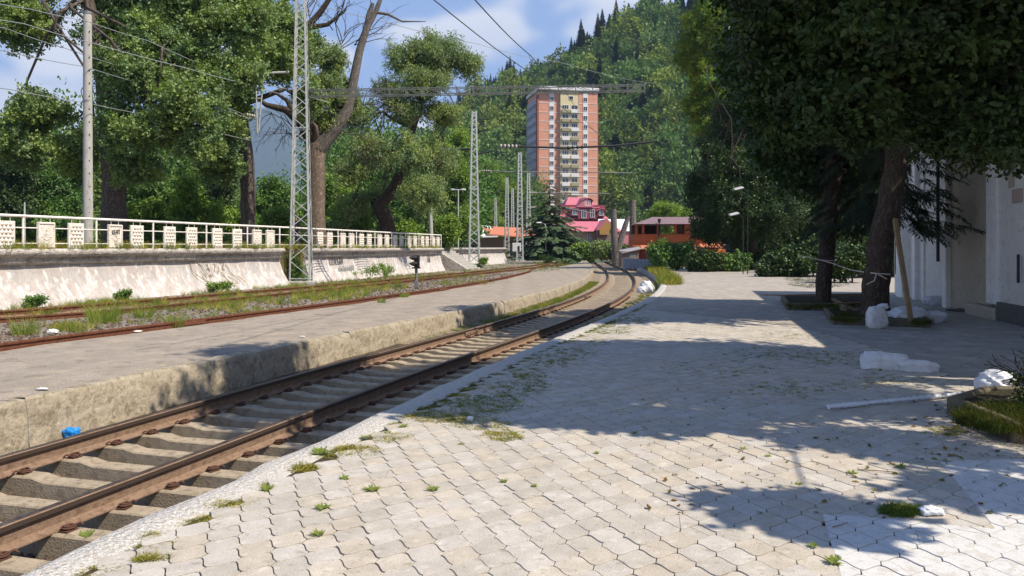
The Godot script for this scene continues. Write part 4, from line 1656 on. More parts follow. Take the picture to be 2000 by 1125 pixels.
func apartment() -> void:
	var z := 250.0
	var k := z / F
	var corner := D(1052, 483, z); corner.y = 0           # front left corner
	var t := thing("apartment_tower", "tall apartment tower of pink-red panels with a cream window column", "apartment block", corner, deg_to_rad(11.0))
	# local: x along the front to the right, z towards the viewer is front
	var w := 18.4
	var h := 49.2
	var dp := 16.0
	bx("left_wing", Vector3(3.4, h / 2, -dp / 2), Vector3(6.8, h, dp), M.red_panel, t)
	bx("middle_column", Vector3(9.6, h / 2 + .4, -dp / 2 + .9), Vector3(5.9, h + .8, dp), M.cream_wall, t)
	bx("right_wing", Vector3(15.4, h / 2, -dp / 2 + .5), Vector3(6.0, h, dp + 1.0), M.red_panel, t)
	bx("corner_strip", Vector3(-.25, h / 2 - .5, -.6), Vector3(.5, h - 1.0, 1.6), M.dark_red_panel, t)
	bx("side_wall", Vector3(-.22, h / 2 - 1.5, -dp / 2 - 1.0), Vector3(.45, h - 3.0, dp - 2.4), M.grey_panel, t)
	bx("roof_slab", Vector3(9.2, h + .9, -dp / 2 + .6), Vector3(w + .8, 1.0, dp + 2.0), M.white_wall, t, .1)
	bx("roof_sheet", Vector3(8.0, h + 1.8, -dp / 2), Vector3(13.0, .5, 8.0), M.blue_fence, t, .1)
	bx("roof_sheet", Vector3(11.0, h + 2.4, -dp / 2 - 2.0), Vector3(7.0, .5, 4.0), M.white_roof, t, .1)
	bx("drain_pipe", Vector3(18.55, h / 2 - 2.0, .8), Vector3(.25, h - 4.0, .25), M.dark_red_panel, t)
	var fl := 2.8
	var id := Basis.IDENTITY
	var side := Basis(Vector3(0, 0, 1), Vector3.UP, Vector3(-1, 0, 0))
	# white strips that hold the narrow windows
	bx("window_strip", Vector3(4.1, h / 2, .06), Vector3(1.5, h, .12), M.white_wall, t)
	bx("window_strip", Vector3(14.5, h / 2, 1.06), Vector3(1.5, h, .12), M.white_wall, t)
	for i in 16:
		var y := h - 2.2 - i * fl
		if y < 6.0: break
		window_at(t, Vector3(4.1, y, .12), 1.25, 1.35, id, 2)
		window_at(t, Vector3(14.5, y, 1.12), 1.25, 1.35, id, 2)
		if i > 0:
			for s in [8.2, 11.1]:
				window_at(t, Vector3(s, y + .35, .9), 2.1, 1.35, id, 2 + int(hash1(i * 3 + int(s)) * 2.0))
				bx("balcony_parapet", Vector3(s, y - .95, 1.25), Vector3(2.5, 1.0, .7), M.cream_dull if hash1(i + int(s)) > .3 else M.white_wall, t, .04)
		else:
			window_at(t, Vector3(10.0, y + .4, .9), 1.4, 1.2, id, 1)
		bx("floor_band", Vector3(3.4, y - 1.25, .03), Vector3(6.6, .14, .1), M.white_wall, t)
		bx("floor_band", Vector3(15.4, y - 1.25, 1.03), Vector3(5.9, .14, .1), M.white_wall, t)
		for s in 4:
			window_at(t, Vector3(-.45, y - .4, -3.0 - s * 3.2), 2.2, 1.4, side, 2)

func gable(parent: Node, called: String, x0: float, x1: float, z0: float, z1: float, y0: float, y1: float, m: Material, over := .3, hip := 0.0, along_x := true) -> MeshInstance3D:
	# pitched roof: ridge along x (or along z), hip pulls the ridge ends in
	var mb := MB.new()
	var a := Vector3(x0 - over, y0, z1 + over); var b := Vector3(x1 + over, y0, z1 + over)
	var c := Vector3(x1 + over, y0, z0 - over); var d := Vector3(x0 - over, y0, z0 - over)
	var r0: Vector3; var r1: Vector3
	if along_x:
		r0 = Vector3(x0 - over + hip, y1, (z0 + z1) / 2); r1 = Vector3(x1 + over - hip, y1, (z0 + z1) / 2)
		mb.quad(a, b, r1, r0, Vector3(0, 1, 1)); mb.quad(c, d, r0, r1, Vector3(0, 1, -1))
		mb.tri(d, a, r0, Vector3(-1, .3, 0)); mb.tri(b, c, r1, Vector3(1, .3, 0))
	else:
		r0 = Vector3((x0 + x1) / 2, y1, z1 + over - hip); r1 = Vector3((x0 + x1) / 2, y1, z0 - over + hip)
		mb.quad(d, a, r0, r1, Vector3(-1, 1, 0)); mb.quad(b, c, r1, r0, Vector3(1, 1, 0))
		mb.tri(a, b, r0, Vector3(0, .3, 1)); mb.tri(c, d, r1, Vector3(0, .3, -1))
	mb.quad(a, b, c, d, Vector3.DOWN)
	return obj(called, mb.mesh(), m, parent)

func arch_dormer(parent: Node, c: Vector3, w: float, h: float) -> void:
	# rounded dormer: dark cheek, white window, curved red hood
	var o := bx("dormer", c + Vector3(0, h / 2, -1.2), Vector3(w, h, 2.4), M.maroon, parent)
	window_at(o, c + Vector3(0, h * .5, 0), w * .62, h * .72, Basis.IDENTITY, 3)
	var mb := MB.new()
	var pts := []
	for i in 9:
		var a := PI * i / 8.0
		pts.append([c + Vector3(-cos(a) * w * .62, h * .72 + sin(a) * w * .38, .35), c + Vector3(-cos(a) * w * .62, h * .72 + sin(a) * w * .38, -2.4)])
	for i in 8: mb.quad(pts[i][0], pts[i + 1][0], pts[i + 1][1], pts[i][1], Vector3(0, 1, 0))
	for i in 8: mb.quad(pts[i][0] + Vector3(0, -.12, 0), pts[i + 1][0] + Vector3(0, -.12, 0), pts[i + 1][0], pts[i][0], Vector3(0, 0, 1))
	obj("dormer_hood", mb.mesh(), M.red_roof, parent)

func red_house() -> void:
	var z := 165.0
	var k := z / F        # about 0.103 m per pixel
	var o := D(1093, 483, z); o.y = 0
	var t := thing("mansard_house", "red-roofed mansard house with arched dormers below the apartment tower", "house", o, deg_to_rad(8))
	var Y := func(py): return EYE + (HORIZON - py) * k
	var X := func(px): return (px - 1093) * k
	bx("lower_wall", Vector3(X.call(1142), 2.5, -5.5), Vector3(10.2, 5.2, 9.0), M.pink_wall, t)
	bx("grey_wing_wall", Vector3(X.call(1117), 4.2, .2), Vector3(3.6, 3.6, 3.0), M.white_wall, t)
	bx("upper_wall", Vector3(X.call(1142), Y.call(416), -5.0), Vector3(9.2, 3.4, 8.0), M.maroon, t)
	gable(t, "skirt_roof", X.call(1093), X.call(1188), -10.0, .2, Y.call(427), Y.call(396), M.red_roof, .3, 2.4)
	gable(t, "main_roof", X.call(1108), X.call(1172), -9.0, -1.2, Y.call(405), Y.call(382), M.red_roof, .4, 1.6)
	gable(t, "cross_roof", X.call(1128), X.call(1156), -8.0, 1.0, Y.call(405), Y.call(385), M.red_roof, .3, 0.0, false)
	arch_dormer(t, Vector3(X.call(1146), Y.call(404), 1.2), 1.9, 1.5)
	arch_dormer(t, Vector3(X.call(1121), Y.call(422), 1.0), 1.6, 1.4)
	arch_dormer(t, Vector3(X.call(1174), Y.call(423), 1.0), 1.6, 1.4)
	bx("balcony_front", Vector3(X.call(1146), Y.call(417), .4), Vector3(3.8, 2.2, 1.0), M.maroon, t)
	window_at(t, Vector3(X.call(1139), Y.call(418), .92), 1.0, 1.7, Basis.IDENTITY, 2)
	window_at(t, Vector3(X.call(1156), Y.call(417), .92), .9, 1.6, Basis.IDENTITY, 2)
	window_at(t, Vector3(X.call(1115), Y.call(440), 1.72), .7, 1.2, Basis.IDENTITY, 1)
	window_at(t, Vector3(X.call(1122), Y.call(440), 1.72), .7, 1.2, Basis.IDENTITY, 1)
	window_at(t, Vector3(X.call(1139), Y.call(437), -.98), 1.0, 1.0, Basis.IDENTITY, 2)
	bx("chimney", Vector3(X.call(1112), Y.call(381), -3.0), Vector3(.5, 1.6, .5), M.brown_wall, t)
	# long low house in front
	z = 135.0
	k = z / F
	o = D(1075, 483, z); o.y = 0
	t = thing("long_house", "low long house with pink-red sheet roof behind the green hedge", "house", o, deg_to_rad(5))
	var Y2 := func(py): return EYE + (HORIZON - py) * .0844
	var X2 := func(px): return (px - 1075) * .0844
	bx("grey_wall", Vector3(X2.call(1097), 2.4, -3.0), Vector3(3.4, 5.0, 6.0), M.brown_wall, t)
	bx("front_wall", Vector3(X2.call(1145), 2.3, -3.2), Vector3(6.0, 4.6, 6.0), M.beige_wall, t)
	bx("red_band", Vector3(X2.call(1140), Y2.call(477), .0), Vector3(5.2, .5, .5), M.maroon, t)
	gable(t, "sheet_roof", X2.call(1100), X2.call(1212), -7.0, .6, Y2.call(452), Y2.call(431), M.red_roof, .3, 1.5)
	gable(t, "low_roof", X2.call(1076), X2.call(1110), -6.0, .8, Y2.call(455), Y2.call(449), M.brown_wall, .2, .3)
	bx("gable_wall", Vector3(X2.call(1182), Y2.call(462), 1.4), Vector3(3.4, 2.6, 1.2), M.brown_wall, t)
	gable(t, "gable_roof", X2.call(1163), X2.call(1202), -4.0, 1.9, Y2.call(450), Y2.call(428), M.red_roof, .25, 0.0, false)
	var gm := MB.new()
	gm.tri(Vector3(X2.call(1166), Y2.call(449), 2.25), Vector3(X2.call(1199), Y2.call(449), 2.25), Vector3(X2.call(1182), Y2.call(431), 2.25), Vector3(0, 0, 1))
	obj("gable_boards", gm.mesh(), M.ochre_wood, t)
	bx("balcony_boards", Vector3(X2.call(1176), Y2.call(454), 2.4), Vector3(1.6, .8, .5), M.ochre_wood, t)
	window_at(t, Vector3(X2.call(1152), Y2.call(460), -.2), .7, .8, Basis.IDENTITY, 2)
	window_at(t, Vector3(X2.call(1152), Y2.call(469), -.2), .7, .8, Basis.IDENTITY, 2)
	window_at(t, Vector3(X2.call(1097), Y2.call(463), .0), .9, 1.0, Basis.IDENTITY, 2)
	bx("door_canopy", Vector3(X2.call(1168), Y2.call(462), 1.8), Vector3(1.4, .3, 1.0), M.maroon, t, .05, Basis.from_euler(Vector3(0, 0, .25)))
	# pale roofed barn behind
	o = D(1205, 483, 150.0); o.y = 0
	t = thing("pale_roof_shed", "shed with white sheet roof showing above the pink-red roof", "shed", o, deg_to_rad(4))
	bx("wall", Vector3(0, 2.2, -2.5), Vector3(6.6, 4.4, 5.0), M.pink_wall, t)
	gable(t, "roof", -3.3, 3.3, -5.0, 0.0, 4.6, 6.9, M.white_roof, .3, .6)
	# red and white canopy roof far along the tracks
	o = D(985, 483, 150.0); o.y = 0
	t = thing("platform_canopy", "distant low canopy with a red and white sheet roof among the masts", "canopy", o, deg_to_rad(3))
	var mb := MB.new()
	mb.quad(Vector3(-3.2, 4.1, .2), Vector3(6.5, 3.4, .2), Vector3(6.5, 5.2, -3), Vector3(-4.0, 5.6, -3), Vector3(0, 1, 1))
	mb.quad(Vector3(-3.2, 4.1, .2), Vector3(6.5, 3.4, .2), Vector3(6.5, 3.2, .2), Vector3(-3.2, 3.9, .2), Vector3(0, 0, 1))
	obj("red_sheet", mb.mesh(), M.orange_tile, t)
	mb = MB.new()
	mb.quad(Vector3(-5.0, 3.6, .25), Vector3(-1.2, 3.7, .25), Vector3(-2.6, 5.7, -2.95), Vector3(-6.0, 5.7, -2.95), Vector3(0, 1, 1))
	mb.quad(Vector3(-5.0, 3.6, .25), Vector3(-1.2, 3.7, .25), Vector3(-1.2, 3.5, .25), Vector3(-5.0, 3.4, .25), Vector3(0, 0, 1))
	obj("white_sheet", mb.mesh(), M.white_roof, t)
	for x in [-4.5, 0.0, 5.5]: bx("post", Vector3(x, 1.7, -.2), Vector3(.25, 3.6, .25), M.grey_metal, t)
	bx("back_wall", Vector3(0, 1.8, -3.2), Vector3(11, 3.6, .3), M.beige_wall, t)
	# blue road sign and small white marker
	o = D(1075, 483, 118.0); o.y = 0
	t = thing("road_sign", "small blue rectangular sign on a post beside the street lamp", "sign", o)
	bx("board", Vector3(0, 1.75, 0), Vector3(.5, .38, .05), M.blue_sign, t, .01)
	bx("post", Vector3(0, .75, -.06), Vector3(.07, 1.7, .07), M.grey_metal, t)
	o = D(1097, 483, 120.0); o.y = 0
	t = thing("marker_post", "small white marker post in front of the grey house wall", "post", o)
	bx("shaft", Vector3(0, .6, 0), Vector3(.12, 1.3, .12), M.white_wall, t, .02)
	bx("plate", Vector3(0, 1.2, .08), Vector3(.3, .5, .04), M.white_wall, t, .01)

func orange_house() -> void:
	var z := 74.0
	var k := z / F
	var o := D(1242, 483, z); o.y = 0
	var t := thing("orange_restaurant", "orange two-level restaurant with mauve hipped roof and open veranda", "restaurant", o, deg_to_rad(-3))
	var Y := func(py): return EYE + (HORIZON - py) * .04625
	var X := func(px): return (px - 1242) * .04625
	bx("lower_wall", Vector3(X.call(1330), .6, -3.4), Vector3(8.0, 1.8, 6.0), M.orange_wall, t)
	bx("veranda_parapet", Vector3(X.call(1264), (Y.call(457) + Y.call(478)) / 2, .0), Vector3(2.2, .96, .25), M.orange_wall, t, .02)
	bx("veranda_parapet", Vector3(X.call(1313), (Y.call(457) + Y.call(478)) / 2, .0), Vector3(2.2, .96, .25), M.orange_wall, t, .02)
	bx("left_parapet", Vector3(X.call(1242), (Y.call(457) + Y.call(478)) / 2, -3.0), Vector3(.25, .96, 6.0), M.orange_wall, t, .02)
	bx("floor_slab", Vector3(X.call(1300), Y.call(480), -3.0), Vector3(6.0, .18, 6.6), M.orange_wall, t)
	bx("upper_wall", Vector3(X.call(1375), (Y.call(440) + Y.call(478)) / 2, -2.8), Vector3(3.6, 1.9, 5.8), M.orange_wall, t)
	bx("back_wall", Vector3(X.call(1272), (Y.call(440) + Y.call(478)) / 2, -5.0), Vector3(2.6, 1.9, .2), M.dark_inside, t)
	for x in [1243, 1256, 1285, 1318, 1344]:
		bx("column", Vector3(X.call(x), (Y.call(438) + Y.call(478)) / 2, -.05), Vector3(.22, 1.9, .22), M.orange_wall, t, .02)
	bx("lattice_column", Vector3(X.call(1330), (Y.call(438) + Y.call(478)) / 2, -.3), Vector3(.3, 1.9, .2), M.dark_inside, t)
	gable(t, "roof", X.call(1246), X.call(1412), -6.4, .5, Y.call(438), Y.call(421.5), M.mauve_roof, .35, 2.0)
	var pm := MB.new()
	pm.tube([Vector3(X.call(1286), Y.call(480), .5), Vector3(X.call(1286), Y.call(429), .5)], [.11], 8)
	pm.tube([Vector3(X.call(1286), Y.call(432), .5), Vector3(X.call(1286), Y.call(428), .5)], [.17], 8)
	obj("stove_pipe", pm.mesh(), M.dark_metal, t)
	var rb := Basis.from_euler(Vector3(.35, 0, 0))
	bx("tile_strip", Vector3(X.call(1268), Y.call(483), .7), Vector3(1.7, .08, .9), M.orange_tile, t, .02, rb)
	bx("tile_strip", Vector3(X.call(1383), Y.call(480), .9), Vector3(1.9, .08, .9), M.orange_tile, t, .02, rb)
	bx("gate_pillar", Vector3(X.call(1400), .6, .6), Vector3(.35, 1.8, .35), M.orange_door, t, .03)
	bx("lower_door", Vector3(X.call(1268), .75, -.35), Vector3(1.4, 1.4, .1), M.maroon, t)
	# lean-to sheds and the sheet fence
	o = D(1232, 483, 72.0); o.y = 0
	t = thing("lean_to_shed", "small brown lean-to shed with crooked sheet roof beside the orange restaurant", "shed", o)
	bx("wall", Vector3(0, .6, -1.4), Vector3(1.5, 1.4, 2.2), M.brown_wall, t)
	bx("roof", Vector3(.1, 1.45, -1.2), Vector3(1.8, .06, 2.2), M.old_sheet, t, .0, Basis.from_euler(Vector3(.12, 0, .22)))
	bx("door", Vector3(.2, .55, -.28), Vector3(.6, 1.1, .05), M.grey_metal, t)
	o = D(1257, 483, 64.0); o.y = 0
	t = thing("sheet_fence", "low blue-grey corrugated sheet fence in front of the orange restaurant", "fence", o, deg_to_rad(-24))
	for i in 22:
		bx("sheet", Vector3(-1.6 + i * .15, .38, .05 * (i % 2)), Vector3(.148, .82 - .012 * i, .06), M.blue_fence, t)
	# pale road patch is part of the asphalt; two white lamp heads in the dark trees
	for e in [[1432, 418, 50.0, "white lamp head poking out of the dark tree, lower one"], [1441, 368, 50.0, "white lamp head poking out of the dark tree, upper one"]]:
		o = D(e[0] + 14, 483, e[2]); o.y = 0
		t = thing("street_lamp", e[3], "lamp", o)
		var y: float = EYE + (HORIZON - e[1]) / F * e[2]
		pm = MB.new()
		pm.tube([Vector3(.25, -.1, -.3), Vector3(.25, y - .2, -.3), Vector3(-.1, y + .02, 0)], [.03, .028, .025], 7)
		obj("pole", pm.mesh(), M.dark_metal, t)
		bx("lamp_head", Vector3(-.4, y, 0), Vector3(.62, .1, .32), M.lamp_white, t, .04, Basis.from_euler(Vector3(.25, .2, .25)))

func station() -> void:
	# plastered station building on the right; local x runs away along the facade, z out to the platform
	var o := G(1990, 634)
	var ang := deg_to_rad(12.5)
	var d := Vector3(sin(ang), 0, -cos(ang))
	var nrm := Vector3(-cos(ang), 0, -sin(ang))
	var b := Basis(d, Vector3.UP, -nrm)
	var t := thing("station_building", "pale plastered station building with pilasters along the right of the platform", "station", o)
	var P := func(u, y, v): return d * u + Vector3.UP * y + nrm * v        # u along, v out
	var face := Basis(-d, Vector3.UP, nrm)
	var blk := func(called, u0, u1, y0, y1, v0, v1, m, bev := 0.0):
		return bx(called, P.call((u0 + u1) / 2, (y0 + y1) / 2, (v0 + v1) / 2), Vector3(absf(u1 - u0), y1 - y0, absf(v1 - v0)), m, t, bev, face)
	var H := 5.3
	# where pixel columns meet the facade
	var U := func(px): return (plan(px, o, o + d * 10.0)) * 10.0
	blk.call("wall", -9.0, U.call(1742), -.1, H, -6.0, -.15, M.station_plaster)
	blk.call("front_bay", -7.5, U.call(1957), .42, H, -.2, .02, M.station_plaster)
	blk.call("bay_plinth", -7.5, U.call(1955), -.05, .42, -.2, .10, M.plinth, .01)
	blk.call("white_pilaster", U.call(1957), U.call(1934), .34, H, -.2, .10, M.station_white, .03)
	blk.call("beige_pilaster", U.call(1931), U.call(1907), .22, H, -.2, .02, M.station_beige, .08)
	blk.call("pilaster_base", U.call(1955), U.call(1897), -.05, .26, -.2, .16, M.station_beige, .04)
	blk.call("beige_wall", U.call(1906), U.call(1853), -.05, H, -.2, -.06, M.station_beige)
	blk.call("corner_moulding", U.call(1853), U.call(1847), -.05, H, -.2, .08, M.station_white, .02)
	blk.call("corner_moulding", U.call(1845), U.call(1841), -.05, H, -.2, .02, M.station_white, .02)
	blk.call("thin_moulding", U.call(1797), U.call(1794.5), -.05, H, -.2, -.08, M.station_white, .02)
	blk.call("thin_moulding", U.call(1786), U.call(1781), -.05, H, -.2, .0, M.station_white, .02)
	blk.call("white_pilaster", U.call(1768), U.call(1757), -.05, H, -.2, .12, M.station_white, .03)
	blk.call("door_frame", U.call(1755), U.call(1744), -.05, 2.9, -.2, -.05, M.station_white, .02)
	blk.call("door_pane", U.call(1753.5), U.call(1745.5), .7, 2.8, -.2, -.04, M.glass_dark)
	blk.call("cornice", -9.2, U.call(1740), H, H + .3, -6.2, .35, M.station_white, .05)
	blk.call("roof", -9.0, U.call(1741), H + .3, H + .6, -6.0, .2, M.plinth)
	var pm := MB.new()
	var u0: float = U.call(1838)
	pm.tube([P.call(u0, H, .08), P.call(u0, 1.25, .08)], [.045], 8)
	obj("drain_pipe", pm.mesh(), M.dark_metal, t)
	pm = MB.new()
	pm.tube([P.call(U.call(1999), .9, .1), P.call(U.call(1999), 1.5, .1)], [.03], 6)
	obj("conduit", pm.mesh(), M.dark_metal, t)
	bx("bare_patch", P.call(U.call(1990), 2.75, .03), Vector3(.55, .3, .03), M.beige_wall, t, .01, face)
	bx("repair_patch", P.call(U.call(1978), 3.3, .028), Vector3(.35, .7, .02), M.station_beige, t, .006, face)
	pm = MB.new()
	pm.tube([P.call(U.call(1996), 3.6, .05), P.call(U.call(1975), 3.45, .05), P.call(U.call(1950), 3.6, .13)], [.012], 5)
	obj("cable", pm.mesh(), M.dark_metal, t)
	# drain channel along the foot, a metal sheet and dropped slips
	var m := MB.new()
	var ch := []
	for p in [[1768, 573], [1850, 588], [1930, 606], [2010, 630], [2120, 668], [2110, 682], [2005, 641], [1925, 614], [1845, 594], [1762, 577]]:
		var g := G(p[0], p[1])
		ch.append(Vector2(g.x, g.z))
	m.slab(ch, -.02, .012)
	var dr := struct("drain_strip", m.mesh(), M.plinth)
	var g := G(1890, 608)
	m = MB.new()
	m.cbox(Vector3(0, .03, 0), Vector3(.9, .03, .55), .008, Basis.from_euler(Vector3(.05, .35, .04)))
	var sh := obj("metal_plate", m.mesh(), M.dark_metal)
	sh.position = g
	tag(sh, "dark flat metal plate lying by the station wall", "plate")

# ---------------------------------------------------------------- things on the paved platform
func kerb_frame(called: String, label: String, corners: Array, h: float, wdt: float) -> Node3D:
	# tree surround: concrete kerb lengths round a bed of soil
	var c := Vector3.ZERO
	for p in corners: c += p / corners.size()
	c.y = 0
	var t := thing(called, label, "planter", c)
	var n := corners.size()
	var poly := []
	for i in n:
		var a: Vector3 = corners[i] - c
		var b: Vector3 = corners[(i + 1) % n] - c
		var d := (b - a).normalized()
		var ln := (b - a).length()
		var m := MB.new()
		var bs := Basis(d, Vector3.UP, d.cross(Vector3.UP))
		m.cbox((a + b) / 2 + Vector3.UP * (h / 2 - .03), Vector3(ln - wdt, h + .06, wdt), .02, bs)
		obj("kerb_length", m.mesh(), M.old_kerb, t)
		m = MB.new()
		m.cbox(a + Vector3.UP * (h / 2 - .03), Vector3(wdt, h + .05, wdt), .02, bs)
		obj("corner_block", m.mesh(), M.old_kerb, t)
		poly.append(Vector2(a.x, a.z) * .985)
	var m := MB.new()
	m.slab(poly, 0, h - .04)
	obj("soil", m.mesh(), M.planter_soil, t)
	return t

func lumpy(centre: Vector3, r: Vector3, sd: int, lump := .16, nu := 22, nv := 14, crease := .04) -> ArrayMesh:
	# crumpled sack or film: an ellipsoid with folds and a flattened foot
	var rows := []
	nu = int(nu * 1.6)
	nv = int(nv * 1.6)
	for j in nv + 1:
		var row := []
		var b := PI * j / nv - PI / 2
		for i in nu:
			var a := TAU * i / nu
			var d := Vector3(cos(a) * cos(b), sin(b), sin(a) * cos(b))
			var sq := Vector3(signf(d.x) * pow(absf(d.x), .8), signf(d.y) * pow(absf(d.y), .75), signf(d.z) * pow(absf(d.z), .8))
			var k := 1.0 + lump * .5 * (sin(d.x * 3.0 + sd) + sin(d.z * 3.7 + sd * 2.1) + sin(d.y * 3.3 + sd * 1.3)) * .6
			# sharp folds: ridges where slanted waves cross zero
			k += crease * 1.6 * (1.0 - 2.0 * absf(sin(d.x * 5.0 + d.y * 3.0 + sd))) * .6 + crease * 1.2 * (1.0 - 2.0 * absf(sin(d.z * 6.0 - d.y * 4.0 + sd * 1.7)))
			k += crease * .8 * (1.0 - 2.0 * absf(sin(d.x * 9.0 - d.z * 7.0 + d.y * 6.0 + sd)))
			var p := centre + sq * r * k
			p.y = maxf(p.y, 0.0)
			row.append(p)
		rows.append(row)
	var m := MB.new()
	var ns := []
	for j in nv + 1:
		var nr := []
		for i in nu:
			var du: Vector3 = rows[j][(i + 1) % nu] - rows[j][(i + nu - 1) % nu]
			var dv: Vector3 = rows[mini(j + 1, nv)][i] - rows[maxi(j - 1, 0)][i]
			var nn := du.cross(dv)
			if nn.length_squared() < 1e-14: nn = rows[j][i] - centre
			nn = nn.normalized()
			if nn.dot(rows[j][i] - centre) < 0: nn = -nn
			nr.append(nn)
		ns.append(nr)
	for j in nv:
		for i in nu:
			var i2 := (i + 1) % nu
			m.squad(rows[j][i], rows[j][i2], rows[j + 1][i2], rows[j + 1][i], ns[j][i], ns[j][i2], ns[j + 1][i2], ns[j + 1][i])
	return m.mesh()

func platform_things() -> void:
	# tree surrounds
	kerb_frame("tree_surround", "concrete kerb frame of earth round the thick leaning trunk", [G(1629, 634), G(1812, 640), G(1792, 617), G(1612, 614)], .17, .1)
	kerb_frame("tree_surround", "concrete kerb frame with boards across it round the slimmer trunk", [G(1540, 606), G(1690, 607), G(1700, 585), G(1528, 588)], .2, .1)
	kerb_frame("tree_surround", "overgrown concrete kerb frame beside the lying foil-wrapped pole", [G(1862, 808), G(1985, 862), G(2330, 880), G(2150, 790), G(1930, 785)], .17, .1)
	# sacks
	var p := G(1712, 642)
	var t := thing("standing_sack", "full white woven sack standing against the kerb frame of earth", "sack", p, .1)
	obj("bag", lumpy(Vector3(0, .215, 0), Vector3(.225, .235, .16), 3, .16, 26, 16, .03), M.sack, t)
	var m := MB.new()
	m.tube([Vector3(.08, .42, 0), Vector3(.12, .47, .02), Vector3(.17, .46, .04), Vector3(.21, .42, .05)], [.07, .045, .06, .03], 9, true, .3, 4)
	obj("tied_neck", m.mesh(), M.sack, t)
	p = G(1755, 722)
	t = thing("lying_sack", "empty white woven sack lying crumpled flat on the paving", "sack", p, -.35)
	obj("bag", lumpy(Vector3(-.16, .05, 0), Vector3(.28, .165, .17), 4, .3, 30, 14, .03), M.sack, t)
	obj("bag_end", lumpy(Vector3(.24, .04, .04), Vector3(.27, .10, .12), 9, .3, 30, 14, .035), M.sack, t)
	m = MB.new()
	var rows := []
	for j in 7:
		var row := []
		for i in 13:
			var u := i / 12.0
			var v := j / 6.0
			row.append(Vector3(-.46 + .03 * sin(u * 6.0) + v * .22, .02 + .17 * sin(u * PI) * (1.0 - .35 * v) + .012 * sin(u * 17.0 + v * 4.0), (u - .5) * .32))
		rows.append(row)
	m.grid(rows, Vector3(-1, 1, 0))
	obj("open_mouth", m.mesh(), M.sack, t)
	p = G(1938, 772)
	t = thing("bag", "bulging crumpled white plastic bag by the foil-wrapped pole", "bag", p)
	obj("film", lumpy(Vector3(.04, .12, 0), Vector3(.22, .15, .17), 7, .22, 26, 16, .06), M.film, t)
	p = G(1775, 622, .1)
	t = thing("film_heap", "heap of clear crumpled plastic film behind the standing sack", "plastic film", Vector3(p.x, 0.0, p.z))
	obj("film", lumpy(Vector3(0, .16, 0), Vector3(.36, .24, .25), 11, .28, 26, 16, .07), M.film, t)
	obj("film_fold", lumpy(Vector3(.55, .1, -.1), Vector3(.3, .17, .2), 5, .28, 22, 14, .07), M.film, t)
	p = G(1835, 596)
	t = thing("film_heap", "small pale film bundle at the foot of the station corner", "plastic film", p)
	obj("film", lumpy(Vector3(0, .1, 0), Vector3(.42, .2, .2), 17, .25, 22, 14, .06), M.film, t)
	p = G(1264, 572)
	t = thing("bag", "two white rubbish bags dumped at the kerb where the track bends", "bag", p)
	obj("film", lumpy(Vector3(0, .2, -.1), Vector3(.28, .24, .2), 2, .22, 22, 14, .06), M.film, t)
	obj("film_fold", lumpy(Vector3(-.22, .1, .12), Vector3(.2, .13, .16), 8, .22, 20, 12, .06), M.film, t)
	# prop leaning on the thick trunk
	var foot := G(1779, 628, .13)
	var top := D(1748, 428, 18.0)
	m = MB.new()
	m.bar(Vector3.ZERO, top - foot, .09, .075, Vector3(0, 0, 1))
	var o := obj("timber_prop", m.mesh(), M.timber)
	o.position = foot
	tag(o, "long square timber prop leaning against the thick trunk", "timber")
	# boards on the second surround
	var bl := [["pale board laid across the back of the slim trunk's kerb frame", [[1485, 576], [1605, 577]], .25, .1, .03], ["board reaching right from behind the slim trunk", [[1620, 578], [1690, 577]], .28, .1, .03], ["slanting board sloping down from the slim trunk to the paving", [[1622, 582], [1678, 611]], .24, .12, .04], ["short board lying crosswise below the slanting one", [[1630, 593], [1690, 590]], .22, .1, .03], ["stub of board propped upright in the kerb frame", [[1643, 596], [1650, 612]], .2, .13, .04]]
	for e in bl:
		var a := G(e[1][0][0], e[1][0][1], e[2])
		var c := G(e[1][1][0], e[1][1][1], e[2] * (.4 if e[1][1][1] > 600 else 1.0))
		m = MB.new()
		m.bar(Vector3.ZERO, c - a, e[3], e[4])
		o = obj("board", m.mesh(), M.timber)
		o.position = a
		tag(o, e[0], "board", "boards by the slim trunk")
	# barrier tape tied round both trunks
	var tp := [D(1563, 500, 22.3), D(1590, 505, 22.0), D(1604, 508, 22.0), D(1625, 514, 21.6), D(1660, 527, 20.5), D(1690, 532, 18.6), D(1712, 534, 17.9), D(1732, 545, 17.9)]
	m = MB.new()
	for i in tp.size(): tp[i] -= Vector3(0, 0, 0)
	var o0: Vector3 = tp[0]
	var q := []
	for e in tp: q.append(e - o0)
	m.tube(q, [.014], 5)
	m.tube([q[2], q[2] + Vector3(.35, -.02, .05)], [.014], 5)
	m.tube([q[6], q[6] + Vector3(-.06, -.16, .02), q[6] + Vector3(-.22, -.24, 0)], [.014], 5)
	m.tube([q[6], q[6] + Vector3(.28, -.02, .05)], [.012], 5)
	o = obj("barrier_tape", m.mesh(), M.tape)
	o.position = o0
	tag(o, "twisted pale barrier tape slung between the two trunks", "tape")
	# foil-wrapped pole lying on the paving
	var a := G(1618, 801)
	var c := G(1885, 775)
	m = MB.new()
	var pp := []
	var rr := []
	for i in 60:
		pp.append((c - a) * (i / 59.0) + Vector3(0, .035, 0))
		rr.append(.017 + .014 * hash1(i) + .004 * sin(i * 2.3))
	m.tube(pp, rr, 9, true, .25, 3)
	o = obj("wrapped_pole", m.mesh(), M.film)
	o.position = a
	tag(o, "long pole wrapped in crinkled plastic film lying on the paving", "pole")
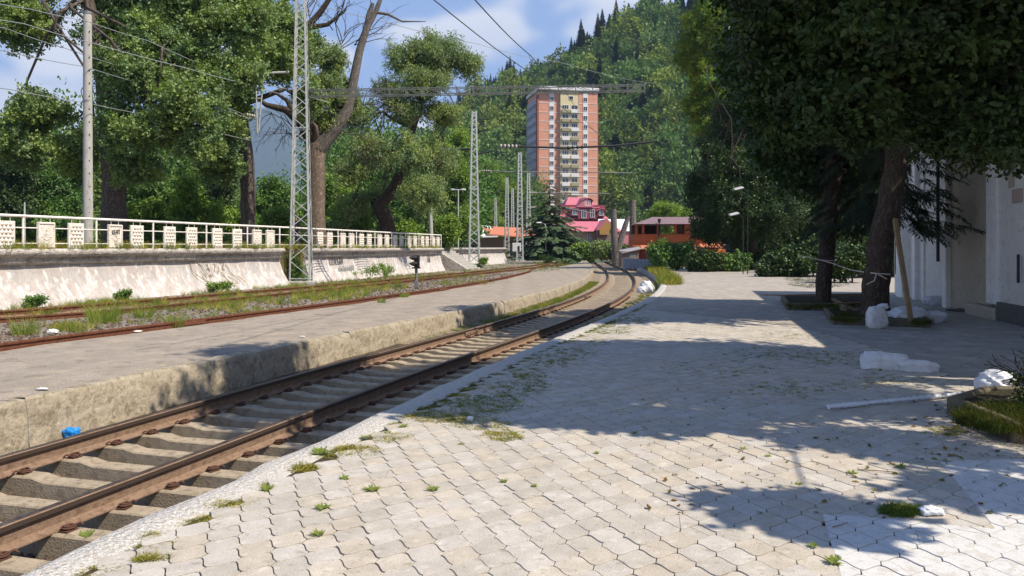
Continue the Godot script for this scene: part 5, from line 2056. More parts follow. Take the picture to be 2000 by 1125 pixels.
	# crumpled litter
	for e in [[1819, 1003, .075, .035, "white crumpled plastic cup lying beside the grass clump", M.film, "litter"], [104, 650, .11, .05, "white plastic scrap lying against the single rusty rail", M.paper, "litter"], [140, 846, .10, .075, "bright blue snack wrapper behind the near rail", M.blue_wrapper, "wrapper"], [918, 822, .035, .03, "small pale pebble on the paving beside dry grass", M.paper, "pebble"], [30, 675, .17, .05, "yellowish stick lying along the single rusty rail", M.timber, "stick"], [268, 648, .09, .02, "flat white paper scrap on the asphalt near the rusty rail", M.paper, "litter"], [84, 760, .07, .012, "tiny flat white paper on the near asphalt", M.paper, "litter"], [590, 658, .05, .012, "small white paper scrap on the asphalt among branch shadows", M.paper, "litter"]]:
		p = G(e[0], e[1], -.46 if e[0] == 140 else 0.0) - Vector3.UP * (.05 if e[0] == 140 else 0.0)
		o = obj("litter" if e[6] == "litter" else e[6], lumpy(Vector3(0, e[3] * .5, 0), Vector3(e[2], e[3], e[2] * .6), int(e[0]), .3, 16, 10, .09), e[5])
		o.position = p
		tag(o, e[4], e[6])
	p = G(895 / 2.857, 436 / 2.857 + 730, -.52)
	m = MB.new()
	m.cbox(Vector3.ZERO, Vector3(.14, .012, .045), .003, Basis.from_euler(Vector3(.1, .3, .05)))
	o = obj("plastic_strip", m.mesh(), M.film)
	o.position = G(311, 884, -.45)
	tag(o, "thin pale plastic strip lying on the sleepers", "litter")
	# twigs on the paving
	for e in [[1677, 919, 1750, 924, "straight dry twig lying in the sun near the shade edge"], [1627, 1032, 1656, 1023, "small curled dry stem on the pale relaid paving"]]:
		var x := G(e[0], e[1]); var y := G(e[2], e[3])
		m = MB.new()
		m.tube([Vector3(0, .008, 0), (y - x) * .5 + Vector3(0, .012, .012), y - x + Vector3(0, .008, 0)], [.005, .004, .002], 5)
		o = obj("twig", m.mesh(), M.timber)
		o.position = x
		tag(o, e[4], "twig")

# ---------------------------------------------------------------- trees, shrubs, grass
var SP := {}

func leaf(m: MB, at: Vector3, dir: Vector3, side: Vector3, l: float, w: float, fine := false) -> void:
	var up := dir.cross(side).normalized()
	var tip := at + dir * l - up * l * .18
	var mid := at + dir * l * .45
	var a := mid + side * w - up * w * .25
	var b := mid - side * w - up * w * .25
	if fine:
		var q := at + dir * l * .2
		var r := at + dir * l * .75 - up * l * .08
		m.tri(at, q + side * w * .65, mid); m.tri(q + side * w * .65, a, mid); m.tri(a, r + side * w * .6, mid); m.tri(r + side * w * .6, tip, mid)
		m.tri(at, mid, q - side * w * .65); m.tri(q - side * w * .65, mid, b); m.tri(b, mid, r - side * w * .6); m.tri(r - side * w * .6, mid, tip)
	else:
		m.tri(at, a, tip)
		m.tri(at, tip, b)

func spray(n: int, spread: float, l: float, w: float, twigs: int, fine := false, droop := .3) -> ArrayMesh:
	# a handful of twigs carrying leaves
	var m := MB.new()
	for k in twigs:
		var d := rdir()
		d.y = d.y * .7
		d = d.normalized()
		for i in n / twigs:
			var f := R(.25, 1.0)
			var at := d * spread * f + rdir() * spread * .14
			var ld := (d * .6 + rdir() * .8 + Vector3.DOWN * droop).normalized()
			var s := ld.cross(rdir()).normalized()
			var k2 := R(.7, 1.2)
			leaf(m, at, ld, s, l * k2, w * k2, fine)
	return m.mesh()

func needle_spray(l: float, n: int, w: float) -> ArrayMesh:
	# a flat drooping fir frond along -z
	var m := MB.new()
	for i in n:
		var f := i / float(n)
		for s in [-1.0, 1.0]:
			var at := Vector3(0, -f * f * l * .22, -f * l)
			var d := Vector3(s * R(.5, .9), R(-.35, .1), -R(.35, .8)).normalized()
			leaf(m, at, d, Vector3(R(-.2, .2), 1.0, R(-.2, .2)).cross(d).normalized(), l * lerpf(.42, .16, f) * R(.75, 1.15), w)
	return m.mesh()

func sprays() -> void:
	SP.poplar = spray(44, .50, .125, .052, 6)
	SP.willow = spray(40, .50, .15, .032, 6, false, .6)
	SP.far = spray(66, 1.05, .25, .105, 8)
	SP.bush = spray(36, .40, .12, .05, 6)
	SP.near = spray(26, .34, .098, .029, 5, true, .8)
	SP.hill = spray(46, 2.1, 1.0, .50, 8)
	SP.fir = needle_spray(1.5, 9, .11)
	SP.fine_fir = needle_spray(1.5, 22, .035)
	SP.shade = spray(46, .55, .16, .055, 6, false, .5)

func tints_for(a: Array) -> Array:
	return a

func crown(parent: Node, called: String, blobs: Array, count: int, mesh: Mesh, m: Material, s0: float, s1: float, cols: Array, clump := 12, spread := .32, twigs := 0.0) -> void:
	var ws := []
	var tot := 0.0
	for b in blobs:
		var r: Vector3 = b[1]
		var w := pow(r.x * r.y * r.z, .72)
		tot += w
		ws.append(tot)
	var xf := []
	var cs := []
	var tw := MB.new()
	var n := int(count / float(clump))
	for k in n:
		var u := R(0, tot)
		var bi := 0
		while ws[bi] < u: bi += 1
		var c: Vector3 = blobs[bi][0]
		var r: Vector3 = blobs[bi][1]
		var d := rdir()
		d.y += .12
		var a0 := c - d * r * .15
		var a1 := c + d * r * R(.72, 1.12) + Vector3.DOWN * r.y * R(0, .15)
		var rr := (r.x + r.y + r.z) / 3.0 * spread * .62
		var col: Color = cols[int(R(0, cols.size() - .001))]
		var ph := R(0, 6)
		if twigs > 0.0 and k % 2 == 0:
			tw.tube([a0, a0.lerp(a1, .5) + Vector3(sin(ph), 1, cos(ph)) * r.y * .05, a1], [twigs, twigs * .6, .004], 4, false)
		for i in clump:
			var v := .22 + .80 * pow((i + R(0, 1)) / clump, .8)
			var p := a0.lerp(a1, v) + Vector3(sin(ph), 1, cos(ph)) * r.y * .05 * sin(v * PI) + rdir() * rr * R(.2, 1.0) * (1.25 - .5 * v)
			var s := R(s0, s1) * (1.1 - .3 * v)
			xf.append(Transform3D(Basis.from_euler(Vector3(R(-.6, .6), R(0, TAU), R(-.6, .6))).scaled(Vector3(s, s, s)), p))
			var g := R(.78, 1.22)
			cs.append(Color(col.r * g, col.g * g, col.b * g))
	if tw.v.size() > 0: obj("bough", tw.mesh(), M.bark, parent)
	many(called, mesh, m, xf, cs, parent, true)

func limb_path(a: Vector3, b: Vector3, sd: int, n := 6, bend := .12) -> Array:
	var out := []
	var l := (b - a).length()
	for i in n + 1:
		var u := i / float(n)
		var p := a.lerp(b, u)
		p += Vector3(sin(u * 5.0 + sd), sin(u * 3.0 + sd * 2.0) * .5 + sin(u * PI) * .6, cos(u * 4.0 + sd * 1.7)) * l * bend * sin(u * PI)
		out.append(p)
	return out

func taper(n: int, r0: float, r1: float) -> Array:
	var out := []
	for i in n: out.append(lerpf(r0, r1, i / float(n - 1)))
	return out

# trunk: list of [point, radius] in local space; limbs run to each blob
func tree(called: String, label: String, cat: String, base: Vector3, trunk: Array, blobs: Array, count: int, sp: String, lm: String, s0: float, s1: float, cols: Array, bark := "bark", group := "", clump := 12, limb := .3) -> Node3D:
	var t := thing(called, label, cat, base, 0.0, group)
	var tp := []
	var tr := []
	var fine := Curve3D.new()
	for e in trunk: fine.add_point(e[0])
	for i in trunk.size() - 1:
		for k in 5:
			tp.append((trunk[i][0] as Vector3).lerp(trunk[i + 1][0], k / 5.0) + Vector3(sin(i * 5.0 + k), 0, cos(i * 3.0 + k)) * .012)
			tr.append(lerpf(trunk[i][1], trunk[i + 1][1], k / 5.0))
	tp.append(trunk[trunk.size() - 1][0]); tr.append(trunk[trunk.size() - 1][1])
	if tr.size() > 3: tr[0] *= 1.35; tr[1] *= 1.15
	var m := MB.new()
	m.tube(tp, tr, 14, true, .07, int(base.x * 7.0))
	obj("trunk", m.mesh(), M[bark], t)
	var sd := 1
	for b in blobs:
		var best := tp.size() - 1
		for i in range(int(tp.size() * .5), tp.size()):
			var q: Vector3 = tp[i]
			if q.y < b[0].y - .2 and (q - b[0]).length() < (tp[best] - b[0]).length(): best = i
		var l: float = (b[0] - tp[best]).length()
		if l < .4: continue
		m = MB.new()
		var path := limb_path(tp[best], b[0], sd, 6, .2)
		m.tube(path, taper(7, minf(tr[best] * .62, limb * (.35 + l * .05)), .03), 7, true, .05, sd)
		for k in 4:                        # smaller branches inside the clump
			var e: Vector3 = b[0] + rdir() * b[1] * .75
			m.tube(limb_path(path[4 + k % 2], e, sd + k, 4), taper(5, .05 * limb / .3, .012), 5)
		obj("branch", m.mesh(), M[bark], t)
		sd += 3
	crown(t, "crown", blobs, count, SP[sp], M[lm], s0, s1, cols, clump, .32, .018 if -base.z < 60 else 0.0)
	return t

func fir_mesh(h: float, layers: int, frond: float, parent: Node3D, col: Color) -> void:
	var m := MB.new()
	m.tube([Vector3(0, -.2, 0), Vector3(0, h, 0)], [h * .016 + .05, .02], 8)
	obj("trunk", m.mesh(), M.bark, parent)
	var xf := []
	var cs := []
	for i in layers:
		var f := i / float(layers - 1)
		var y := lerpf(h * .06, h * .99, f)
		var n := int(lerpf(15, 5, f))
		var ln := lerpf(1.0, .13, pow(f, .85)) * (1.0 + .25 * sin(i * 2.1))
		for k in n:
			var a := TAU * k / n + i * 1.9 + R(-.2, .2)
			for j in 3:
				var dist: float = frond * ln * (.12 + .36 * j) 
				var s: float = frond * ln / 1.5 * R(.55, .8)
				var b := Basis(Vector3.UP, a) * Basis(Vector3.RIGHT, R(-.3, .1)) * Basis.from_scale(Vector3(s, s, s))
				xf.append(Transform3D(b, Vector3(0, y, 0) + Basis(Vector3.UP, a) * Vector3(R(-.1, .1) * frond * ln, -dist * .14, -dist)))
				var g := R(.75, 1.25)
				cs.append(Color(col.r * g, col.g * g, col.b * g))
	many("crown", SP.fir, M.leaf_fir, xf, cs, parent, true)

func bare_twigs(parent: Node3D, at: Vector3, dir: Vector3, l: float, n: int, m: String, r := .03) -> void:
	var mb := MB.new()
	for i in n:
		var a := at + dir * l * R(0, .5)
		var d := (dir + rdir() * .8).normalized()
		var e := a + d * l * R(.35, .8)
		var path := limb_path(a, e, i * 3 + 1, 5, .08)
		mb.tube(path, taper(6, r, .006), 4)
		for k in 3:
			var s: Vector3 = path[2 + k]
			mb.tube(limb_path(s, s + (d + rdir() * 1.0).normalized() * l * R(.15, .35), k + i, 3, .1), taper(4, r * .45, .005), 4)
	obj("bare_twig", mb.mesh(), M[m], parent)

func bl(px: float, py: float, z: float, rx: float, ry: float, base: Vector3, rz := 0.0) -> Array:     # a blob from pixels
	var k := z / F
	return [D(px, py, z) - base, Vector3(rx * k, ry * k, (rz if rz > 0 else rx) * k)]

func loc(px: float, py: float, z: float, base: Vector3) -> Vector3:
	return D(px, py, z) - base

func left_trees() -> void:
	var yg := [Color(1.25, 1.2, .85), Color(1, 1, 1), Color(.85, .95, .95), Color(1.1, 1.08, .8)]
	var dk := [Color(.8, .9, .95), Color(1, 1, 1), Color(1.1, 1.1, .85)]
	# 1: the great poplar behind the concrete pole
	var z := 33.0
	var b := D(222, 483, z); b.y = TERRACE - .1
	var blobs := []
	for e in [[40, 45, 34, 75, 60], [80, 225, 33, 65, 50], [45, 285, 33, 60, 50], [150, 300, 33, 55, 50], [230, 40, 34, 80, 80], [330, 60, 33, 95, 80], [300, 150, 32, 85, 70], [395, 130, 33, 70, 65], [360, 215, 31.5, 75, 55], [300, 265, 31.5, 70, 50], [390, 285, 31.5, 50, 42], [450, 55, 34, 90, 75], [265, 330, 32, 45, 35], [225, 245, 31.5, 42, 55], [215, 140, 32, 40, 50], [400, -60, 34, 140, 70], [160, -70, 35, 100, 50], [470, 140, 33.5, 50, 45]]:
		blobs.append(bl(e[0], e[1], e[2], e[3], e[4], b))
	tree("poplar_tree", "huge poplar with thick dark trunk behind the concrete pole", "tree", b, [[Vector3(0, -.2, 0), .50], [loc(222, 400, z, b), .46], [loc(224, 345, z, b), .44], [loc(214, 260, z, b), .40], [loc(204, 150, z, b), .33], [loc(178, 40, z, b), .25], [loc(165, -40, z, b), .18]], blobs, 7000, "poplar", "leaf_poplar", .75, 1.25, yg, "bark_grey", "", 12, .11)
	# 2: second poplar, left of the lattice mast
	z = 39.0
	b = D(483, 483, z); b.y = TERRACE - .1
	blobs = []
	for e in [[520, 50, 39, 75, 65], [545, 130, 38, 40, 45], [500, 105, 39, 60, 50], [462, 190, 38, 42, 45], [440, 265, 37, 45, 42], [430, 330, 38, 40, 40], [610, 190, 39, 30, 48], [480, -40, 40, 110, 60], [590, 100, 40, 40, 50]]:
		blobs.append(bl(e[0], e[1], e[2], e[3], e[4], b))
	tree("poplar_tree", "poplar with straight dark trunk left of the lattice mast", "tree", b, [[Vector3(0, -.2, 0), .36], [loc(485, 380, z, b), .34], [loc(478, 290, z, b), .36], [loc(470, 220, z, b), .28], [loc(478, 140, z, b), .2], [loc(490, 60, z, b), .14]], blobs, 4000, "poplar", "leaf_poplar", .75, 1.25, yg, "bark_grey")
	# 3: pollarded old tree with a bare dead top, right of the mast
	z = 43.0
	b = D(618, 483, z); b.y = TERRACE - .1
	blobs = []
	for e in [[645, 175, 43, 42, 38], [650, 120, 43, 35, 28], [600, 215, 42, 22, 30], [675, 200, 44, 30, 34], [640, 235, 43, 22, 20]]:
		blobs.append(bl(e[0], e[1], e[2], e[3], e[4], b))
	var t := tree("dead_topped_tree", "old tree with pale furrowed trunk and a long bare dead limb", "tree", b, [[Vector3(0, -.2, 0), .50], [loc(617, 400, z, b), .48], [loc(618, 330, z, b), .45], [loc(616, 280, z, b), .52]], blobs, 1500, "willow", "leaf_willow", .7, 1.15, yg, "bark_pale", "", 12, .34)
	var m := MB.new()
	m.tube([loc(622, 290, z, b), loc(650, 255, z, b), loc(678, 215, z, b), loc(690, 160, z, b), loc(702, 100, z, b), loc(716, 55, z, b), loc(735, 20, z, b), loc(748, -15, z, b)], [.46, .40, .30, .25, .21, .17, .13, .09], 12, true, .08, 5)
	obj("dead_limb", m.mesh(), M.deadwood, t)
	m = MB.new()
	m.tube([loc(716, 58, z, b), loc(720, 30, z, b), loc(728, 6, z, b)], [.16, .15, .10], 9, true, .1, 2)
	m.tube([loc(733, 24, z, b), loc(758, 28, z, b), loc(785, 42, z, b), loc(832, 42, z, b)], [.09, .075, .05, .02], 7)
	obj("dead_limb", m.mesh(), M.deadwood, t)
	m = MB.new()
	m.tube([loc(612, 290, z, b), loc(590, 245, z, b), loc(560, 215, z, b), loc(520, 205, z, b), loc(500, 190, z, b)], [.30, .24, .2, .13, .06], 9, true, .06, 4)
	m.tube([loc(575, 225, z, b), loc(560, 195, z, b), loc(535, 180, z, b)], [.15, .12, .05], 7)
	obj("branch", m.mesh(), M.bark, t)
	m = MB.new()
	m.tube([loc(560, 60, 44, b), loc(600, 52, 44, b), loc(625, 25, 44, b), loc(650, -12, 44, b)], [.2, .19, .17, .12], 8)
	m.tube([loc(600, 55, 44, b), loc(640, 48, 44, b), loc(676, 20, 44, b)], [.16, .12, .03], 7)
	obj("dead_limb", m.mesh(), M.bark, t)
	for e in [[610, 60, -.2, 1.0], [660, 110, .3, 1.0], [650, 60, .4, .8], [690, 90, .5, .6], [700, 210, .9, .3], [640, 270, .9, .4], [600, 280, -.6, .6]]:
		bare_twigs(t, loc(e[0], e[1], z, b), Vector3(e[2], e[3], R(-.3, .3)).normalized(), 3.2, 7, "bark_grey", .03)
	for e in [[530, 215, -.1, -1.0], [548, 220, .1, -1.0], [560, 235, 0.0, -1.0], [690, 260, .3, -.4], [660, 300, .8, -.2]]:
		bare_twigs(t, loc(e[0], e[1], z, b), Vector3(e[2], e[3], R(-.3, .3)).normalized(), 2.2, 4, "bark", .022)
	# 4: leaning willow with round pale crown
	z = 52.0
	b = D(765, 483, z); b.y = TERRACE - .1
	blobs = []
	for e in [[850, 105, 52, 65, 42], [905, 130, 52, 38, 36], [795, 120, 52, 42, 36], [830, 165, 51, 60, 34], [760, 185, 52, 40, 30], [700, 225, 51, 40, 30], [790, 215, 51, 45, 30], [860, 225, 52, 45, 30], [730, 300, 50, 45, 34], [800, 300, 50, 45, 40], [690, 340, 50, 35, 36], [850, 310, 52, 45, 45], [830, 380, 50, 50, 40], [740, 390, 53, 40, 30], [690, 400, 52, 35, 30]]:
		blobs.append(bl(e[0], e[1], e[2], e[3], e[4], b))
	tree("leaning_willow", "leaning willow with crooked trunk and rounded pale green crown", "tree", b, [[Vector3(0, -.2, 0), .5], [loc(755, 430, z, b), .46], [loc(740, 402, z, b), .42], [loc(768, 370, z, b), .36], [loc(792, 315, z, b), .30], [loc(806, 250, z, b), .22], [loc(826, 190, z, b), .15], [loc(845, 120, z, b), .08]], blobs, 4600, "willow", "leaf_willow", .8, 1.3, yg, "bark", "", 12, .26)
	# trees further back; px, top y, foot y, depth, half width px, colour, label
	var back := [
		[15, 270, 60.0, 55, "leaf_dark", "dark bushy tree at the terrace edge, beside the thin pale stake"],
		[120, 300, 64.0, 60, "leaf_mid", "mid green tree behind the concrete pole's foot"],
		[300, 330, 62.0, 60, "leaf_mid", "bushy tree between the great poplar and the straight poplar"],
		[545, 350, 66.0, 45, "leaf_mid", "low green tree seen through the lattice mast"],
		[660, 350, 70.0, 50, "leaf_bright", "bright green tree behind the dead-topped tree"],
		[880, 250, 82.0, 48, "leaf_bright", "light green tree left of the second lattice mast"],
		[955, 300, 195.0, 45, "leaf_bright", "pale green rounded tree behind the slim masts"],
		[905, 350, 90.0, 45, "leaf_mid", "green tree behind the slim lamp pole"],
		[1000, 330, 205.0, 40, "leaf_bright", "yellow-green tree left of the tower's foot"],
		[820, 395, 76.0, 40, "leaf_mid", "low dark tree behind the leaning concrete post"],
		[970, 400, 210.0, 50, "leaf_mid", "green trees' foremost crown above the red canopy roof"],
		[420, 300, 70.0, 45, "leaf_dark", "dark tree behind the straight poplar's foliage"]]
	for e in back:
		var q := D(e[0], 483, e[2]); q.y = TERRACE - .1 if e[2] < 95 else -.1
		var k: float = e[2] / F
		var top: float = (483 - e[1]) * k
		var hw: float = e[3] * k
		var bb := []
		for i in 7:
			var f := i / 6.0
			bb.append([Vector3(R(-.55, .55) * hw, lerpf(top * .25, top * .88, f), R(-.5, .5) * hw), Vector3(hw * R(.5, .7), top * R(.16, .24), hw * .6)])
		bb.append([Vector3(0, top * .55, 0), Vector3(hw * .7, top * .36, hw * .7)])
		tree("broadleaf_tree", e[5], "tree", q, [[Vector3(0, -.2, 0), .22], [Vector3(.1, top * .35, 0), .18], [Vector3(0, top * .7, 0), .09]], bb, 520 if e[2] < 150 else 900, "far", e[4], .6 if e[2] < 150 else 1.0, 1.05 if e[2] < 150 else 1.7, yg if e[4] != "leaf_dark" else dk, "bark", "trees beyond the terrace", 8)
	# shrubs along the terrace behind the railing: px, top y, depth, half width px
	var sh := [
		[395, 335, 44.0, 75, "leaf_bright", "large bright leafy shrub between the two poplar trunks"],
		[290, 385, 40.0, 45, "leaf_bright", "sunlit shrub right of the great poplar's trunk"],
		[25, 420, 34.0, 45, "leaf_bright", "green shrub by the first railing post"],
		[110, 410, 45.0, 50, "leaf_mid", "dark shrub left of the concrete pole"],
		[540, 400, 46.0, 35, "leaf_bright", "shrub behind the railing just left of the mast"],
		[690, 385, 56.0, 45, "leaf_bright", "bright shrub behind the railing right of the pale trunk"],
		[800, 420, 58.0, 30, "leaf_bright", "green shrub right of the leaning willow's trunk"],
		[865, 400, 62.0, 28, "leaf_bright", "bright green shrub at the railing's far end"],
		[560, 385, 75.0, 40, "leaf_dark", "dark shrub far behind the person"],
		[650, 425, 52.0, 30, "leaf_willow", "dry greyish shrub beside the pale furrowed trunk"],
		[190, 405, 50.0, 40, "leaf_bright", "light green shrub behind the great poplar"],
		[470, 400, 52.0, 35, "leaf_bright", "shrub at the straight poplar's foot"]]
	for e in sh:
		var q := D(e[0], 483, e[2]); q.y = TERRACE - .1
		var k: float = e[2] / F
		var top: float = (483 - e[1]) * k
		var hw: float = e[3] * k
		var bb := []
		for i in 6:
			bb.append([Vector3(R(-.6, .6) * hw, top * R(.25, .75), R(-.5, .5) * hw), Vector3(hw * R(.35, .6), top * R(.2, .32), hw * .45)])
		var s := thing("shrub", e[5], "shrub", q, 0.0, "shrubs behind the railing")
		m = MB.new()
		for i in 5: m.tube(limb_path(Vector3.ZERO, bb[i][0], i), taper(7, .05, .012), 5)
		obj("stem", m.mesh(), M.bark, s)
		crown(s, "foliage", bb, 520, SP.bush if e[2] < 55 else SP.far, M[e[4]], .8 if e[2] < 55 else .4, 1.5 if e[2] < 55 else .8, yg, 8, .5)
	# ivy climbing in the mast's gap, leafy weeds by the walls
	for e in [[577, 520, 37.0, 18, 30, "leaf_mid", "dark green ivy bush in the wall gap at the mast's foot"], [425, 556, 30.5, 24, 9, "leaf_bright", "bright green creeper spreading at the first wall's foot"], [695, 535, 43.0, 45, 18, "leaf_bright", "bright leafy weeds in front of the lettered wall"], [940, 512, 67.0, 16, 13, "leaf_bright", "bright green shrub at the foot of the second lattice mast"], [1068, 506, 84.0, 14, 10, "leaf_bright", "green weed clump on the far island platform tip"], [75, 588, 22.6, 14, 10, "leaf_mid", "leafy weed at the whitewashed wall's foot, beside thistles"], [238, 574, 26.0, 12, 10, "leaf_mid", "leafy weed at the whitewashed wall's foot near the flower panels"], [750, 522, 47.0, 14, 18, "leaf_bright", "tall leafy weed against the lettered wall's middle"]]:
		var q := D(e[0], e[1] + e[4], e[2])
		if e[0] != 345: q.y = maxf(q.y, -.05) if q.y < .6 else q.y
		var k: float = e[2] / F
		var bb := []
		for i in 5: bb.append([Vector3(R(-1.0, 1.0) * e[3] * k, e[4] * k * R(.2, 1.3), R(-.2, .2) * e[3] * k), Vector3(e[3] * k * .6, e[4] * k * .5, e[3] * k * .3)])
		var s := thing("leafy_weed", e[6], "weed", q)
		crown(s, "foliage", bb, 90, SP.bush, M[e[5]], .2 + e[2] * .004, .35 + e[2] * .007, yg, 3, .9)

func right_trees() -> void:
	var dk := [Color(.8, .9, .95), Color(1, 1, 1), Color(1.1, 1.1, .8), Color(.9, 1.0, .8)]
	var b := Vector3(6.7, 0, -9.4)
	# near tree: its trunk stands just outside the picture, its low boughs hang into it
	var w := []
	for e in [[3.45, 3.75, -8.9, .95, .95, 1.4], [4.8, 3.75, -9.0, 1.4, .95, 1.6], [2.7, 5.2, -8.2, 1.0, .5, 1.2], [1.7, 4.28, -7.8, .6, .16, .6], [3.2, 6.9, -8.4, 2.2, 1.2, 2.0], [5.2, 6.0, -7.6, 2.0, .9, 1.3], [5.0, 5.1, -5.9, 1.1, .5, .6], [3.9, 5.3, -6.4, 1.0, .5, .6], [6.5, 4.97, -5.0, 1.0, .45, .5], [3.0, 5.9, -6.6, .9, .5, .6], [3.9, 3.25, -9.4, .9, .6, .9], [5.6, 3.0, -9.6, .8, .55, .9], [5.2, 6.9, -9.2, 3.0, 1.8, 2.7], [4.2, 5.6, -9.0, 1.7, 1.2, 2.1], [4.4, 9.4, -9.0, 2.3, 1.5, 2.0], [4.2, 11.4, -8.8, 1.3, .9, 1.1], [6.4, 4.6, -7.4, 1.7, 1.2, 1.5], [7.6, 6.5, -9.8, 2.2, 2.2, 2.2], [4.9, 4.35, -3.6, .4, .25, .3], [6.3, 4.2, -3.9, .5, .25, .3], [3.2, 3.2, -9.6, .5, .5, .6], [5.0, 2.75, -8.3, .5, .35, .5]]:
		w.append([Vector3(e[0], e[1], e[2]) - b, Vector3(e[3], e[4], e[5])])
	var low := []
	var high := []
	for e in w: (high if e[0].y > 4.95 or e[0].z > 5.0 else low).append(e)
	var nt := tree("walnut_tree", "dark broad-leaved tree whose low boughs overhang the paved platform", "tree", b, [[Vector3(0, -.2, 0), .30], [Vector3(-.1, 1.6, 0), .27], [Vector3(-.2, 3.2, .1), .24], [Vector3(-.6, 5.5, .2), .18], [Vector3(-1.4, 8.0, .3), .12], [Vector3(-2.2, 10.5, .5), .06]], low, 8200, "near", "leaf_near", .75, 1.15, dk, "bark", "", 9, .08)
	var tips := []
	var body := []
	for e in high: (tips if e[0].y > 8.0 else body).append(e)
	crown(nt, "crown", body, 9000, SP.shade, M.leaf_near, .8, 1.2, dk, 9, .3)
	crown(nt, "top_crown", tips, 620, SP.shade, M.leaf_near, .7, 1.0, dk, 6, .5)
	var um := MB.new()
	for e in high: um.tube(limb_path(Vector3(-.9, 6.0, .2), e[0], 4), taper(7, .03, .01), 6)
	obj("branch", um.mesh(), M.bark, nt)
	# thick leaning trunk with tape
	var z := 18.4
	b = D(1706, 483, z); b.y = 0
	w = []
	for e in [[8.6, 7.4, -18.0, 3.2, 2.2, 3.2], [6.6, 6.6, -17.2, 2.0, 1.3, 2.0], [10.2, 6.4, -19.0, 2.2, 1.6, 2.2], [8.4, 9.6, -18.5, 2.6, 1.6, 2.6], [7.3, 4.9, -18.5, 1.1, .6, 1.2], [6.0, 8.2, -19.0, 1.8, 1.2, 1.8], [5.4, 6.0, -18.6, .9, .8, 1.2]]:
		w.append([Vector3(e[0], e[1], e[2]) - b, Vector3(e[3], e[4], e[5])])
	var t := tree("plane_tree", "shade tree with thick leaning trunk in the kerb frame of earth", "tree", b, [[Vector3(0, -.1, 0), .29], [loc(1711, 560, z, b), .28], [loc(1720, 480, z, b), .275], [loc(1738, 400, z, b), .255], [loc(1750, 320, z, b), .25], [loc(1752, 200, z, b), .22], [loc(1745, 60, z, b), .15], [loc(1735, -60, z, b), .1]], w, 4200, "shade", "leaf_dark", .9, 1.3, dk, "bark", "", 9, .26)
	var xf := []
	var cs := []
	# drooping fir bough beside it belongs to a spruce behind the trunk
	z = 20.5
	b = D(1790, 483, z); b.y = 0
	t = thing("spruce_tree", "black-green spruce with drooping boughs against the station wall", "tree", b + Vector3(.4, 0, -.9))
	var bb := t.position
	var m := MB.new()
	m.tube([Vector3(0, -.1, 0), Vector3(0, 1.2, 0), Vector3(0, 9.0, 0)], [.0, .001, .06], 8)
	m = MB.new()
	m.tube([Vector3(-.9, 3.2, .3), Vector3(-.9, 10.5, .3)], [.16, .04], 9)
	m.tube([Vector3(-.9, 3.25, .3), Vector3(-.95, 1.5, .25), Vector3(-.95, -.1, .2)], [.16, .17, .19], 9)
	obj("trunk", m.mesh(), M.bark, t)
	for i in 430:
		var f := R(0, 1)
		var y := lerpf(2.5, 9.5, pow(f, 1.3))
		var ln := lerpf(2.0, .4, f)
		var a := R(0, TAU)
		var dist := R(.1, 1.0) * ln
		var s := R(.32, .62)
		xf.append(Transform3D(Basis(Vector3.UP, a) * Basis(Vector3.RIGHT, R(-.75, -.1)) * Basis.from_scale(Vector3(s, s, s)), Vector3(-.9, y - dist * .28, .3) + Basis(Vector3.UP, a) * Vector3(R(-.2, .2), 0, -dist)))
		cs.append(Color(.8, .8, .8) * R(.7, 1.2))
	many("crown", SP.fine_fir, M.leaf_fir, xf, cs, t, true)
	# slimmer trunk
	z = 22.6
	b = D(1606, 483, z); b.y = 0
	w = []
	for e in [[1610, 250, 23.0, 90, 70], [1540, 200, 24.0, 70, 60], [1660, 330, 23.5, 45, 40], [1570, 340, 23.5, 45, 45], [1630, 130, 23.0, 110, 80], [1520, 290, 24.0, 50, 40], [1640, 30, 22.6, 110, 60]]:
		w.append(bl(e[0], e[1], e[2], e[3], e[4], b))
	tree("plane_tree", "shade tree with slimmer upright trunk in the kerb frame with boards", "tree", b, [[Vector3(0, -.1, 0), .215], [loc(1610, 540, z, b), .21], [loc(1616, 460, z, b), .22], [loc(1624, 380, z, b), .25], [loc(1632, 300, z, b), .22], [loc(1630, 180, z, b), .18], [loc(1628, 60, z, b), .1]], w, 3000, "shade", "leaf_dark", .9, 1.3, dk, "bark", "", 9, .24)
	# tall dark tree further along, then a yellow-green one behind it
	z = 60.0
	b = D(1470, 483, z); b.y = 0
	w = []
	for e in [[1470, 440, 60, 75, 34], [1400, 400, 59, 50, 45], [1540, 400, 60, 55, 45], [1450, 340, 59, 85, 50], [1400, 300, 60, 40, 45], [1530, 310, 60, 70, 60], [1440, 240, 60, 50, 50], [1500, 180, 60, 80, 80], [1490, 60, 60, 80, 70], [1360, 370, 60, 22, 34], [1380, 450, 58, 30, 30], [1430, 400, 57, 55, 60], [1500, 420, 57, 60, 55], [1410, 340, 58, 50, 50]]:
		w.append(bl(e[0], e[1], e[2], e[3], e[4], b))
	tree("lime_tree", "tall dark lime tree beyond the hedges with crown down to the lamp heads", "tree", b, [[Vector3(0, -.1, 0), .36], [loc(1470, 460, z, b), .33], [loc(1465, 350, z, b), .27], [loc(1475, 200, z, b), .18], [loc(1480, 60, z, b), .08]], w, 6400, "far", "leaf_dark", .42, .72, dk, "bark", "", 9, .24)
	z = 78.0
	b = D(1400, 483, z); b.y = 0
	w = []
	for e in [[1400, 250, 78, 50, 45], [1395, 150, 78, 55, 55], [1385, 60, 78, 60, 60], [1420, -10, 78, 60, 50], [1365, 205, 78, 30, 30], [1345, 110, 78, 25, 35], [1420, 330, 78, 40, 50]]:
		w.append(bl(e[0], e[1], e[2], e[3], e[4], b))
